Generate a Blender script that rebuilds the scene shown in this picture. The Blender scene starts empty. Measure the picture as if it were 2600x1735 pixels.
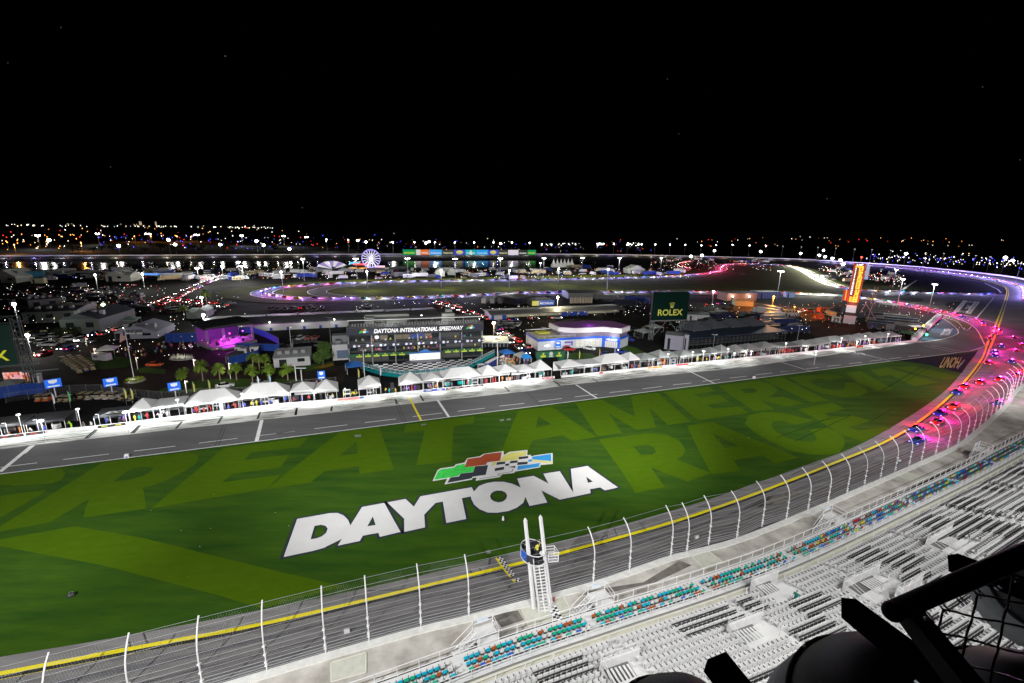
import bpy, bmesh, math, random
from mathutils import Vector, Matrix, noise
from mathutils.geometry import tessellate_polygon
R_ = math.radians
rnd = random.Random(7)
SC = bpy.context.scene
C = SC.collection

# ------------------------------------------------------------------ camera
FPX, CAMH, PITCH, ROLL = 1155.6, 45.0, R_(13.86), R_(1.1)      # focal length in photo pixels (2600 wide)
cd = bpy.data.cameras.new('camera'); cam = bpy.data.objects.new('camera', cd); C.objects.link(cam)
cd.sensor_width = 36.0; cd.lens = 36.0*FPX/2600.0; cd.clip_start = 0.05; cd.clip_end = 60000
CM = Matrix.Translation((0, 0, CAMH)) @ Matrix.Rotation(math.pi/2-PITCH, 4, 'X') @ Matrix.Rotation(ROLL, 4, 'Z')
cam.matrix_world = CM; SC.camera = cam
# ------------------------------------------------------------------ world: clear night sky
w = bpy.data.worlds.new('World'); SC.world = w; w.use_nodes = True
nt = w.node_tree; nt.nodes.clear()
wo = nt.nodes.new('ShaderNodeOutputWorld'); bg = nt.nodes.new('ShaderNodeBackground'); sk = nt.nodes.new('ShaderNodeTexSky')
sk.sky_type = 'NISHITA'; sk.sun_disc = False; sk.sun_elevation = R_(-9); sk.sun_rotation = R_(200)
bg.inputs['Strength'].default_value = 0.05
nt.links.new(sk.outputs[0], bg.inputs[0]); nt.links.new(bg.outputs[0], wo.inputs[0])
# a faint moon, the one sun lamp
sl = bpy.data.lights.new('moonlight', 'SUN'); sl.energy = 0.02; sl.angle = R_(0.5); sl.color = (0.8, 0.88, 1)
so = bpy.data.objects.new('moonlight', sl); C.objects.link(so); so.rotation_euler = (R_(40), 0, R_(160))
SC.view_settings.view_transform = 'Standard'; SC.view_settings.look = 'None'
SC.view_settings.exposure = 0.0; SC.view_settings.gamma = 1.0

# ------------------------------------------------------------------ where things stand: photo points to ground points
def P(px, py, z=0.0):
    d = CM.to_3x3() @ Vector(((px-1300)/FPX, (867.5-py)/FPX, -1.0))
    return Vector((0, 0, CAMH)) + d*((z-CAMH)/d.z)
def PD(px, py, depth):                      # a point a given number of metres in front of the camera
    return CM @ Vector(((px-1300)/FPX*depth, (867.5-py)/FPX*depth, -depth))
def proj(p):
    v = CM.inverted() @ Vector(p)
    return 1300+FPX*v.x/-v.z, 867.5-FPX*v.y/-v.z
def hgt(b, ty):                             # height of an upright whose foot is b and whose top shows at row ty
    lo, hi = b.z, 200.0
    for _ in range(40):
        m = (lo+hi)/2
        if proj((b.x, b.y, m))[1] > ty: lo = m
        else: hi = m
    return lo-b.z
CR = dict(A=(700,1150,.19149),B=(1120,1120,.20426),C=(0,1030,.33191),D=(700,960,.33191),E=(1350,900,.30638),F=(1900,860,.28085),
 K1=(0,520,.29787),K2=(650,520,.29787),K3=(1300,520,.29787),K4=(1950,520,.2766),K5=(0,850,.29787),K6=(650,750,.29787),
 L1=(1200,750,.29787),L2=(1800,700,.34043),L3=(0,1150,.37313),L4=(650,1100,.40486),L5=(1200,1250,.30928),L6=(1700,1100,.40504),N1=(0,680,.17872),N2=(400,720,.19574),N3=(840,770,.18723),N4=(1200,740,.19574),N5=(1640,720,.19574),N6=(2080,640,.22128),N7=(0,900,.17872),N8=(1000,610,.17021),S=(0,0,1))
def q(c, x, y=None):
    ox, oy, s = CR[c]
    if y is None: return [(ox+a*s, oy+b*s) for a, b in x]
    return (ox+x*s, oy+y*s)
def G(c, l, z=0.0): return [P(a, b, z) for a, b in q(c, l)]
def g1(c, x, y, z=0.0): return P(*q(c, x, y), z)

# ------------------------------------------------------------------ materials
MT = {}
def mat(name, col, rough=0.7, emit=None, es=0.0, metal=0.0, var=0.0, vs=1.0, stretch=None, spec=None, bump=0.0, col2=None, detail=6):
    if name in MT: return MT[name]
    m = bpy.data.materials.new(name); m.use_nodes = True; MT[name] = m
    n = m.node_tree; b = n.nodes['Principled BSDF']
    b.inputs['Base Color'].default_value = (*col, 1); b.inputs['Roughness'].default_value = rough
    b.inputs['Metallic'].default_value = metal
    if spec is None and rough >= .85: spec = .08
    if spec is not None: b.inputs['Specular IOR Level'].default_value = spec
    if emit:
        b.inputs['Emission Color'].default_value = (*emit, 1); b.inputs['Emission Strength'].default_value = es
        m.cycles.emission_sampling = 'NONE'
    if var or bump:
        tc = n.nodes.new('ShaderNodeTexCoord'); mp = n.nodes.new('ShaderNodeMapping'); nz = n.nodes.new('ShaderNodeTexNoise')
        nz.inputs['Scale'].default_value = vs; nz.inputs['Detail'].default_value = detail; nz.inputs['Roughness'].default_value = 0.62
        n.links.new(tc.outputs['Object'], mp.inputs[0]); n.links.new(mp.outputs[0], nz.inputs['Vector'])
        if stretch: mp.inputs['Rotation'].default_value = (0, 0, stretch[0]); mp.inputs['Scale'].default_value = (stretch[1], stretch[2], 1)
        if var:
            cr = n.nodes.new('ShaderNodeMapRange'); cr.inputs[1].default_value = 0.3; cr.inputs[2].default_value = 0.7
            mx = n.nodes.new('ShaderNodeMix'); mx.data_type = 'RGBA'
            c2 = col2 or tuple(min(1, c*(1+var)) for c in col); c1 = col if col2 else tuple(c*(1-var) for c in col)
            mx.inputs[6].default_value = (*c1, 1); mx.inputs[7].default_value = (*c2, 1)
            n.links.new(nz.outputs[0], cr.inputs[0]); n.links.new(cr.outputs[0], mx.inputs[0]); n.links.new(mx.outputs[2], b.inputs['Base Color'])
        if bump:
            bp = n.nodes.new('ShaderNodeBump'); bp.inputs['Strength'].default_value = bump; bp.inputs['Distance'].default_value = 0.3
            n.links.new(nz.outputs[0], bp.inputs['Height']); n.links.new(bp.outputs[0], b.inputs['Normal'])
    return m
def glow(name, col, s): return mat(name, (0.02, 0.02, 0.02), 0.6, emit=col, es=s)

# ------------------------------------------------------------------ mesh builder
class MB:
    def __init__(s): s.v = []; s.f = []; s.mi = []; s.ms = []; s.M = Matrix()
    def m(s, material):
        if material not in s.ms: s.ms.append(material)
        s.cur = s.ms.index(material); return s
    def add(s, vs, fs):
        o = len(s.v); s.v += [s.M @ Vector(a) for a in vs]
        for f in fs: s.f.append([o+i for i in f]); s.mi.append(getattr(s, 'cur', 0))
        return s
    def box(s, x0, y0, z0, x1, y1, z1, bev=0.0):
        if bev:
            b = bev
            ring = lambda z, i: [(x0+i, y0+b if 0 else y0+i, z), (x1-i, y0+i, z), (x1-i, y1-i, z), (x0+i, y1-i, z)]
            vs = ring(z0, 0)+ring(z1-b, 0)+ring(z1, b)
            fs = [(3,2,1,0)]
            for k in (0, 4):
                for i in range(4): j = (i+1) % 4; fs.append((k+i, k+j, k+j+4, k+i+4))
            fs.append((8,9,10,11)); return s.add(vs, fs)
        vs = [(x0,y0,z0),(x1,y0,z0),(x1,y1,z0),(x0,y1,z0),(x0,y0,z1),(x1,y0,z1),(x1,y1,z1),(x0,y1,z1)]
        return s.add(vs, [(3,2,1,0),(4,5,6,7),(0,1,5,4),(1,2,6,5),(2,3,7,6),(3,0,4,7)])
    def cb(s, cx, cy, z0, sx, sy, sz, bev=0.0): return s.box(cx-sx/2, cy-sy/2, z0, cx+sx/2, cy+sy/2, z0+sz, bev)
    def poly(s, pts, holes=()):
        loops = [[Vector(p) for p in pts]]+[[Vector(p) for p in h] for h in holes]
        flat = [p for l in loops for p in l]
        t = tessellate_polygon(loops)
        fs = []
        for a, b, c in t:
            n = (flat[b]-flat[a]).cross(flat[c]-flat[a])
            fs.append((a, b, c) if n.z >= 0 else (a, c, b))
        return s.add(flat, fs)
    def prism(s, pts, z0, z1):
        n = len(pts); area = sum(pts[i][0]*pts[(i+1) % n][1]-pts[(i+1) % n][0]*pts[i][1] for i in range(n))
        if area < 0: pts = pts[::-1]
        s.poly([(p[0], p[1], z1) for p in pts])
        vs = [(p[0], p[1], z0) for p in pts]+[(p[0], p[1], z1) for p in pts]
        return s.add(vs, [(i, (i+1) % n, n+(i+1) % n, n+i) for i in range(n)])
    def tube(s, p0, p1, r0, r1=None, n=6, cap=True):
        r1 = r0 if r1 is None else r1
        p0, p1 = Vector(p0), Vector(p1); d = (p1-p0)
        if d.length < 1e-6: return s
        d.normalize(); u = d.orthogonal().normalized(); v = d.cross(u)
        vs = []
        for p, r in ((p0, r0), (p1, r1)):
            for i in range(n): a = 2*math.pi*(i+.5)/n; vs.append(p+u*(r*math.cos(a))+v*(r*math.sin(a)))
        fs = [(i, (i+1) % n, n+(i+1) % n, n+i) for i in range(n)]
        if cap: fs += [tuple(range(n))[::-1], tuple(range(n, 2*n))]
        return s.add(vs, fs)
    def path(s, pts, r, n=6):
        pts = [Vector(p) for p in pts]; rs = r if isinstance(r, (list, tuple)) else [r]*len(pts); vs = []; fs = []
        u = None
        for i, p in enumerate(pts):
            d = (pts[min(i+1, len(pts)-1)]-pts[max(i-1, 0)]).normalized()
            u = d.orthogonal().normalized() if u is None else (u-d*u.dot(d)).normalized()
            v = d.cross(u)
            for k in range(n): a = 2*math.pi*k/n; vs.append(p+u*(rs[i]*math.cos(a))+v*(rs[i]*math.sin(a)))
        for i in range(len(pts)-1):
            for k in range(n): fs.append((i*n+k, i*n+(k+1) % n, (i+1)*n+(k+1) % n, (i+1)*n+k))
        fs += [tuple(range(n))[::-1], tuple(range((len(pts)-1)*n, len(pts)*n))]
        return s.add(vs, fs)
    def rings(s, rr, cap=True):             # rr: list of rings, each a list of points with one count
        n = len(rr[0]); vs = [p for r in rr for p in r]; fs = []
        for i in range(len(rr)-1):
            for k in range(n): fs.append((i*n+k, i*n+(k+1) % n, (i+1)*n+(k+1) % n, (i+1)*n+k))
        if cap: fs += [tuple(range(n))[::-1], tuple(range((len(rr)-1)*n, len(rr)*n))]
        return s.add(vs, fs)
    def ball(s, c, r, nu=8, nv=5, sz=1.0):
        c = Vector(c); rr = []
        for j in range(nv+1):
            a = math.pi*(j+0.001)/(nv+0.002)-math.pi/2
            rr.append([c+Vector((r*math.cos(a)*math.cos(2*math.pi*k/nu), r*math.cos(a)*math.sin(2*math.pi*k/nu), r*sz*math.sin(a))) for k in range(nu)])
        return s.rings(rr)
    def mesh(s, name):
        me = bpy.data.meshes.new(name); me.from_pydata([tuple(v) for v in s.v], [], s.f)
        for k in s.ms: me.materials.append(k)
        if len(s.ms) > 1: me.polygons.foreach_set('material_index', s.mi)
        me.update(); return me
    def build(s, name, parent=None, smooth=False, loc=None, rz=0.0):
        me = s.mesh(name); o = bpy.data.objects.new(name, me); C.objects.link(o)
        if smooth: me.polygons.foreach_set('use_smooth', [True]*len(me.polygons))
        if parent is not None: o.parent = parent
        if loc is not None: o.location = loc; o.rotation_euler = (0, 0, rz)
        return o
def B(material): return MB().m(material)
def tag(o, label=None, cat=None, group=None, kind=None):
    if label: o['label'] = label
    if cat: o['category'] = cat
    if group: o['group'] = group
    if kind: o['kind'] = kind
    return o
def empty(name, loc, rz=0.0):
    o = bpy.data.objects.new(name, None); C.objects.link(o); o.location = loc; o.rotation_euler = (0, 0, rz); o.empty_display_size = .5; return o
def thing(name, label, cat, loc, rz=0.0, group=None): return tag(empty(name, loc, rz), label, cat, group)
KIDS = {}
def kids(o): return list(o.children)
def copy_tree(o, loc=None, rz=None, label=None, group=None, parent=None):
    c = o.copy(); C.objects.link(c); c.parent = parent
    for ch in list(o.children): copy_tree(ch, parent=c)
    if loc is not None: c.location = loc
    if rz is not None: c.rotation_euler = (0, 0, rz)
    if label: c['label'] = label
    if group: c['group'] = group
    return c
def struct(name, mb, smooth=False): return tag(mb.build(name, smooth=smooth), kind='structure')
# flat writing: a curve text turned into a mesh and laid on a plane given by origin, right and up
def text_mb(mb, s, origin, right, up, size, width=None, bold=0.0, shear=0.0, align='LEFT', extrude=0.0, lift=0.0):
    cu = bpy.data.curves.new('t', 'FONT'); cu.body = s; cu.size = 1.0; cu.offset = bold; cu.shear = shear; cu.align_x = align; cu.extrude = extrude; cu.resolution_u = 3
    ob = bpy.data.objects.new('t', cu); C.objects.link(ob)
    dg = bpy.context.evaluated_depsgraph_get(); me = bpy.data.meshes.new_from_object(ob.evaluated_get(dg))
    xs = [v.co.x for v in me.vertices] or [0, 1]; wid = max(xs)-min(xs)
    k = size if not width else width/wid
    x0 = min(xs) if align == 'LEFT' else (min(xs)+max(xs))/2
    o = Vector(origin); r = Vector(right).normalized(); u = Vector(up).normalized(); n = r.cross(u)
    mb.add([o+r*((v.co.x-x0)*k)+u*(v.co.y*size)+n*(lift+v.co.z*size) for v in me.vertices], [tuple(p.vertices) for p in me.polygons])
    bpy.data.objects.remove(ob); bpy.data.curves.remove(cu); bpy.data.meshes.remove(me)
    return mb
def spline(pts, n=8):                       # Catmull-Rom through the points
    pts = [Vector(p) for p in pts]; out = []
    for i in range(len(pts)-1):
        a = pts[i-1] if i else pts[0]*2-pts[1]; b = pts[i]; c = pts[i+1]; d = pts[i+2] if i+2 < len(pts) else pts[-1]*2-pts[-2]
        for k in range(n):
            t = k/n; out.append(0.5*((2*b)+(c-a)*t+(2*a-5*b+4*c-d)*t*t+(3*b-a-3*c+d)*t*t*t))
    out.append(pts[-1]); return out
def resample(pts, step):
    out = [pts[0].copy()]; acc = 0.0
    for a, b in zip(pts, pts[1:]):
        L = (b-a).length; t = step-acc
        while t <= L: out.append(a.lerp(b, t/L)); t += step
        acc = (acc+L) % step if L else acc
    return out
def normals(pts):                           # unit normals in plan, to the right of the walking direction
    out = []
    for i in range(len(pts)):
        d = pts[min(i+1, len(pts)-1)]-pts[max(i-1, 0)]; d.z = 0; d.normalize(); out.append(Vector((d.y, -d.x, 0)))
    return out
def ribbon(mb, a, b):                       # a sheet between two rows of equal count
    n = len(a); return mb.add(list(a)+list(b), [(i, n+i, n+i+1, i+1) if True else 0 for i in range(n-1)])
def offset(pts, d, dz=0.0): return [p+n*d+Vector((0, 0, dz)) for p, n in zip(pts, normals(pts))]
def band(mb, pts, d0, d1, z=0.0): return ribbon(mb, offset(pts, d0, z), offset(pts, d1, z))
def lamp(name, kind, loc, energy, col=(1, 1, 1), target=None, size=0.5, cone=60, blend=0.6, parent=None):
    l = bpy.data.lights.new(name, kind); l.energy = energy; l.color = col
    if kind != 'AREA': l.shadow_soft_size = size
    if kind == 'SPOT': l.spot_size = R_(cone); l.spot_blend = blend
    if kind == 'AREA': l.size = size
    o = bpy.data.objects.new(name, l); C.objects.link(o); o.location = loc
    if target is not None: o.rotation_euler = (Vector(target)-Vector(loc)).to_track_quat('-Z', 'Y').to_euler()
    if parent is not None: o.parent = parent
    return o
# ================================================================== the setting
PD_DIR = (P(1900, 967.5)-P(0, 1204.5)).normalized()            # the direction of the pit road in plan
PA = math.atan2(PD_DIR.y, PD_DIR.x)
PN = Vector((-PD_DIR.y, PD_DIR.x, 0))                            # away from the camera, into the infield
m_ground = mat('dark infield ground', (.0045, .0045, .004), .95, var=.5, vs=.05)
m_pave = mat('paddock paving', (.009, .0088, .0088), .9, var=.35, vs=.15)
m_brick = mat('brown brick paving', (.024, .017, .014), .9, var=.3, vs=.6)
m_grassd = mat('mown grass dark', (.016, .055, .006), .95, var=.38, vs=.3, stretch=(-PA, .3, 1.6), col2=(.042, .092, .006), detail=9)
m_grassl = mat('mown grass light', (.046, .098, .001), .95, var=.2, vs=.8, col2=(.060, .116, .002), stretch=(-PA, .5, 1.3), detail=9)
m_turf = mat('infield turf', (.045, .052, .003), .95, var=.4, vs=.06, detail=8)
m_road = mat('pit road asphalt', (.125, .125, .128), .85, var=.13, vs=.35, stretch=(-PA, .12, 1.0), detail=10)
m_track = mat('race track asphalt', (.20, .195, .195), .85, var=.25, vs=.4, stretch=(-PA, .06, 1.6), detail=10)
m_turn = mat('turn asphalt', (.11, .11, .10), .85, var=.25, vs=.12, detail=10)
m_course = mat('road course asphalt', (.10, .10, .10), .85, var=.2, vs=.2, detail=8)
m_conc = mat('pit stall concrete', (.55, .55, .53), .8, var=.55, vs=.9, stretch=(-PA, .10, 1.1), col2=(.70, .69, .66), detail=10)
m_walk = mat('weathered concrete', (.26, .24, .21), .9, var=.35, vs=.28, detail=12, col2=(.62, .60, .56))
m_white = mat('white paint', (.78, .78, .78), .6)
m_yellow = mat('yellow paint', (.80, .68, .01), .6)
m_black = mat('black paint', (.015, .017, .02), .6)
m_rubber = mat('tyre marks', (.02, .02, .02), .8)

g = B(m_ground); N = 48
g.add([(0, 0, -.30)]+[(12000*math.cos(2*math.pi*i/N), 12000*math.sin(2*math.pi*i/N), -.30) for i in range(N)], [(0, 1+i, 1+(i+1) % N) for i in range(N)])
struct('ground', g)

# wall line of the front stretch, from the left edge round to the right edge (points are feet of the catch fence)
WZ = 3.0
wl_px = [(578,1735),(828,1661),(1069,1594),(1190,1565),(1506,1480),(1702,1414),(1870,1369),(2050,1298),(2193,1236),(2338,1173),(2430,1130),(2488,1085),(2549,1030),(2600,975)]
ye_px = [(0,1721),(300,1663),(698,1586.5),(1176,1472.5),(1491,1394),(1800,1302.6),(2100,1189),(2299,1100),(2430,996),(2494,918),(2511,877),(2532,826),(2550,776)]
far_px = [(2559,744),(2556,733),(2545,726),(2500,713),(2434,702),(2345,690),(2257,680),(2168,673),(2080,667),(2000,663),(1747,656),(1553,652.5),(1300,651),(1000,652),(650,654.5),(300,657),(0,659),(-300,662)]
INN = resample(spline([P(a, b, 0.03) for a, b in ye_px+far_px], 10), 4.0)
ij = min(range(len(INN)), key=lambda i: (INN[i]-P(2494, 918)).length); ia = min(range(len(INN)), key=lambda i: (INN[i]-P(2556, 733)).length)
def bank(i):                                # height of the outer edge of the banking
    if i <= ia: return WZ+(6.5-WZ)*(i-ij)/(ia-ij)
    return max(3.2, 6.5-3.3*(i-ia)/90)
BO = [INN[i]+normals(INN[i-1:i+2])[1]*(26-5*min(1, (i-ij)/60))+Vector((0, 0, bank(i))) for i in range(ij+8, len(INN)-1)]
wl = [P(a, b, WZ) for a, b in wl_px]
wl = [wl[0]+(wl[0]-wl[1])*4, wl[0]+(wl[0]-wl[1])*2]+wl
WALL = resample(spline(wl+BO[::6][:4], 10), 2.0)
WN = normals(WALL)                                              # points to the stand side (right of travel)
# inner edges of the front stretch
YEL = [P(a, b, 0.03) for a, b in ye_px]; YEL = [YEL[0]+(YEL[0]-YEL[1])*2]+YEL
YEL = resample(spline(YEL, 10), 2.0)
gl_px = [(0,1668.6),(321,1614.5),(698,1542),(1014,1474.5),(1322,1399.6),(1509,1352),(1800,1268.6),(2048,1181),(2181,1130),(2310,1057),(2396,996),(2440,948.5),(2481,891)]
GRE = [P(a, b, 0.0) for a, b in gl_px]; GRE = [GRE[0]+(GRE[0]-GRE[1])*2]+GRE
GRE = resample(spline(GRE, 8), 3.0)
# grass of the tri-oval
pitE = [P(2464, 892), P(0, 1204.5)]; pitE.append(pitE[1]+(pitE[1]-pitE[0])*.25)
gp = [Vector((p.x, p.y, 0)) for p in GRE]+[Vector((p.x, p.y, 0)) for p in pitE]
struct('grass', B(m_grassd).poly(gp))
# racing surface: flat apron to the yellow line, then banked up to the wall
def nearest(p, line): return min(line, key=lambda a: (a.x-p.x)**2+(a.y-p.y)**2)
tr = B(m_track)
wsel = [p for p in WALL]; rows = []
for p, n in zip(WALL, WN):
    e = nearest(p-n*20, GRE); y = nearest(p, YEL)
    rows.append((p, n, e, y))
va = []; 
for p, n, e, y in rows:
    dy = Vector((p.x-y.x, p.y-y.y, 0)); L = dy.length
    o = Vector((p.x, p.y, WZ-1.0))-n*.75
    va.append([Vector((e.x, e.y, .01))-n*.0, Vector((y.x, y.y, .02)), Vector((y.x, y.y, .02)).lerp(o, .5)-Vector((0, 0, .25)), o])
k = 4; vs = [v for r in va for v in r]; fs = []
for i in range(len(va)-1):
    for j in range(k-1): fs.append((i*k+j, (i+1)*k+j, (i+1)*k+j+1, i*k+j+1))
tr.add(vs, fs); struct('race_track', tr)
gv = B(mat('rubbered groove', (.12, .118, .13), .8, var=.3, vs=.5)); gl2 = B(mat('pale track seam', (.24, .23, .22), .85))
def trow(r, t):
    a, b_ = (r[1], r[2]) if t < .5 else (r[2], r[3]); p = a.lerp(b_, t*2 if t < .5 else t*2-1); return p+Vector((0, 0, .03))
for mb_, t0, t1 in ((gv, .22, .30), (gl2, .40, .408), (gv, .52, .56), (gl2, .66, .664), (gv, .74, .78), (gv, .88, .93)): ribbon(mb_, [trow(r, t0) for r in va], [trow(r, t1) for r in va])
struct('track_groove', gv); struct('track_seam', gl2)
# apron strip between the grass edge and the yellow line, laid as its own sheet so nothing gapes
ap = B(m_track); 
ap.poly([Vector((p.x, p.y, -.02)) for p in GRE]+[Vector((p.x, p.y, -.02)) for p in reversed(YEL)]); struct('track_apron', ap)
yl = B(m_yellow)
for d0, d1 in ((-.78, -.24), (.24, .78)): band(yl, YEL, d0, d1, .03)
yd = B(m_rubber); band(yd, YEL, -.24, .24, .028)
struct('yellow_track_line', yl); struct('dark_track_seam', yd)

# ---------------------------------------------------------------- pit road and pit stalls
def pl(x0, x1, e0, e1, z, m, name, holes=()): pass
roadp = q('S', [(0,1204.5),(2464,892),(2488,884),(2506,877),(2512,862),(2490,858),(2410,852),(2345,868),(2304,872),(1900,930),(1438,972),(1350,991),(700,1061.5),(313,1103),(0,1139)])
ps = [P(a, b, .02) for a, b in roadp]
lft = (P(0, 1204.5)-P(2464, 892))*.22
ps = [P(0, 1204.5, .02)+lft]+ps+[P(0, 1139, .02)+lft]
struct('pit_road', B(m_road).poly(ps))
stp = q('S', [(0,1141),(313,1105),(700,1063),(1350,992.5),(1438,978),(1900,931.5),(2304,874),(2345,868),(2328,862),(2174,880),(2038,898),(1900,906),(1796,920),(1647,935),(1408,964),(1350,960),(1246,973),(1037,996),(858,1016),(700,1026),(447,1058),(253,1082),(149,1091),(0,1108)])
ss = [P(a, b, .03) for a, b in stp]
ss = [P(0, 1141, .03)+lft]+ss+[P(0, 1108, .03)+lft]
# concrete with rubbered streaks along the lane
m = bpy.data.materials.new('pit box concrete'); m.use_nodes = True; n = m.node_tree; b = n.nodes['Principled BSDF']; b.inputs['Roughness'].default_value = .8
tc = n.nodes.new('ShaderNodeTexCoord'); mp = n.nodes.new('ShaderNodeMapping'); mp.inputs['Rotation'].default_value = (0, 0, -PA)
mp2 = n.nodes.new('ShaderNodeMapping'); mp2.inputs['Scale'].default_value = (.14, 2.2, 1); nz = n.nodes.new('ShaderNodeTexNoise'); nz.inputs['Scale'].default_value = 1; nz.inputs['Detail'].default_value = 8; nz.inputs['Roughness'].default_value = .6
nz2 = n.nodes.new('ShaderNodeTexNoise'); nz2.inputs['Scale'].default_value = .09; nz2.inputs['Detail'].default_value = 3
cr = n.nodes.new('ShaderNodeMapRange'); cr.inputs[1].default_value = .47; cr.inputs[2].default_value = .60
cr2 = n.nodes.new('ShaderNodeMapRange'); cr2.inputs[1].default_value = .40; cr2.inputs[2].default_value = .50
mu = n.nodes.new('ShaderNodeMath'); mu.operation = 'MULTIPLY'
mx = n.nodes.new('ShaderNodeMix'); mx.data_type = 'RGBA'; mx.inputs[6].default_value = (.62, .62, .60, 1); mx.inputs[7].default_value = (.05, .055, .03, 1)
for a, bb in ((tc.outputs['Object'], mp.inputs[0]), (mp.outputs[0], mp2.inputs[0]), (mp2.outputs[0], nz.inputs['Vector']), (tc.outputs['Object'], nz2.inputs['Vector']), (nz.outputs[0], cr.inputs[0]), (nz2.outputs[0], cr2.inputs[0]), (cr.outputs[0], mu.inputs[0]), (cr2.outputs[0], mu.inputs[1]), (mu.outputs[0], mx.inputs[0]), (mx.outputs[2], b.inputs['Base Color'])): n.links.new(a, bb)
struct('pit_stall_apron', B(m).poly(ss))
# markings of the pit road
mk = B(m_white); mky = B(m_yellow)
def stripe(mb, a, b, w, z=.05):
    a = Vector((a.x, a.y, z)); b = Vector((b.x, b.y, z)); d = (b-a).normalized(); s = Vector((d.y, -d.x, 0))*w/2
    mb.add([a-s, b-s, b+s, a+s], [(3, 2, 1, 0)])
dash = [('C',0,475,285,440),('C',483,415,832,373),('C',1025,350,1343,312),('C',1523,289,1817,252),('C',1985,232,2257,199),('D',0,428,147,409),
 ('D',296,390,548,360),('D',682,343,921,315),('D',1050,297,1272,270),('D',1391,256,1600,233),('D',1710,217,1903,195),('D',2010,180,2190,158),
 ('E',358,354,545,332),('E',646,319,820,299),('E',915,288,1080,267),('E',1170,255,1325,238),('E',1415,225,1558,210),('E',1640,198,1780,182),('E',1858,172,1992,155),('E',2062,148,2190,133),
 ('F',290,303,432,288),('F',527,275,640,262),('F',713,252,838,238),('F',912,228,1030,215),('F',1098,205,1205,193),('F',1272,185,1380,172),('F',1447,164,1550,150)]
for c, a, b_, d, e in dash: stripe(mk, g1(c, a, b_), g1(c, d, e), .22)
stripe(mk, P(0, 1204.5)+lft, P(2464, 892), .26, .06)
stripe(mk, P(0, 1139)+lft*.9, P(313, 1103), .16); stripe(mk, P(1438, 978), P(2304, 873), .16)
for c, a, b_, d, e, wd in (('C',0,510,245,308,.75),('C',190,370,265,305,.25),('C',1963,274,2003,112,.75),('D',1325,300,1238,170,.6),('E',545,368,365,252,.5),('E',1520,245,1265,122,.45),('F',575,300,300,215,.35),('F',1275,200,1010,135,.3),('F',1960,124,1650,60,.25),('F',1890,130,1600,68,.25)):
    stripe(mk, g1(c, a, b_), g1(c, d, e), wd, .055)
for i in range(9): stripe(mk, g1('L2', 1740-i*3, 0), g1('L2', 1740, 0), .01)
stripe(mky, g1('D', 1020, 148), g1('D', 1113, 326), .5, .056)
# exit curve
for pth, wd in (([(2464,892),(2488,884),(2500,879),(2506,875)], .3), ([q('L2',1560,500),q('L2',1700,482),q('L2',1790,462),q('L2',1845,440),q('L2',1860,425),q('L2',1845,395),q('L2',1800,355),q('L2',1740,318)], .35), ([q('L2',1750,310),q('L2',1850,345),q('L2',1905,405),q('L2',1935,403),q('L2',1957,380)], .3)):
    pts = spline([P(a, b_) for a, b_ in pth], 6)
    for a, b_ in zip(pts, pts[1:]): stripe(mk, a, b_, wd, .07)
stripe(mk, g1('L2', 2125, 165), g1('L2', 1990, 325), .7, .07)
struct('pit_road_marking', mk); struct('pit_road_yellow_marking', mky)
# dark tyre streaks across the pit boxes and cracks in the lane
sm = B(m_rubber)
for c, a, b_, d, e, wd in (('C',650,255,735,185,.5),('C',668,255,752,185,.3),('C',1005,215,1065,152,.5),('C',1022,215,1078,152,.3),('C',1345,180,1392,125,.5),('C',1668,140,1700,85,.5),('C',1970,105,1990,52,.5),('C',2265,75,2270,20,.4),
  ('D',150,285,162,235,.5),('D',425,255,430,220,.5),('D',930,200,915,165,.5),('D',1132,178,1105,135,.5),('D',1790,105,1750,70,.4),('D',2175,58,2130,28,.5),('E',235,262,180,222,.5),('E',550,230,500,200,.4),
  ('C',1645,310,1710,150,.1),('C',1670,310,1735,150,.1),('D',975,340,915,190,.1),('D',997,337,935,190,.1),('D',2035,208,1915,98,.1),('D',2020,208,1900,98,.08)):
    stripe(sm, g1(c, a, b_), g1(c, d, e), wd, .065)
for (x0, y0, x1, y1) in ((0,1170,650,1093),(650,1093,1300,1018),(300,1148,900,1080),(1300,1005,2000,925)):
    stripe(sm, P(x0, y0), P(x1, y1), .05, .063)
struct('tyre_streaks', sm)

# ---------------------------------------------------------------- letters mown into the grass
L = B(m_grassl)
def let(c, pts, *holes, z=.012): L.poly(G(c, pts, z), [G(c, h, z) for h in holes])
let('C', [(0,530),(470,475),(500,520),(470,570),(400,598),(100,615),(90,608),(0,608)])
let('C', [(0,690),(200,665),(355,645),(330,670),(0,858)])
let('C', [(780,438),(1100,397),(1440,358),(1510,378),(1520,405),(1490,450),(1400,510),(1300,560),(1190,605),(1095,628),(1105,690),(1118,788),(640,857),(650,790),(685,710),(390,890),(200,928),(0,965),(0,925)], [(865,582),(1000,485),(1100,468),(1170,475),(1160,500),(1100,535),(1000,565)])
let('C', [(1710,326),(2359,245),(2290,318),(1925,358),(1865,417),(2218,375),(2145,472),(1775,525),(1700,587),(2150,530),(2040,637),(1160,785)])
let('D', [(495,412),(790,377),(850,540),(905,700),(642,737),(638,675),(370,715),(265,800),(-60,848),(60,745)], [(485,598),(615,490),(628,578)])
let('D', [(1000,357),(1520,292),(1515,345),(1360,370),(1345,640),(1075,668),(1140,400),(975,418)])
let('D', [(1855,250),(2108,217),(2457,452),(2268,482),(2195,438),(1965,478),(1930,553),(1720,580)], [(1990,380),(2010,290),(2110,358)])
let('E', [(360,402),(580,376),(860,520),(820,346),(1045,319),(1320,558),(1130,587),(975,440),(1030,605),(870,628),(635,485),(750,650),(545,680)])
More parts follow.
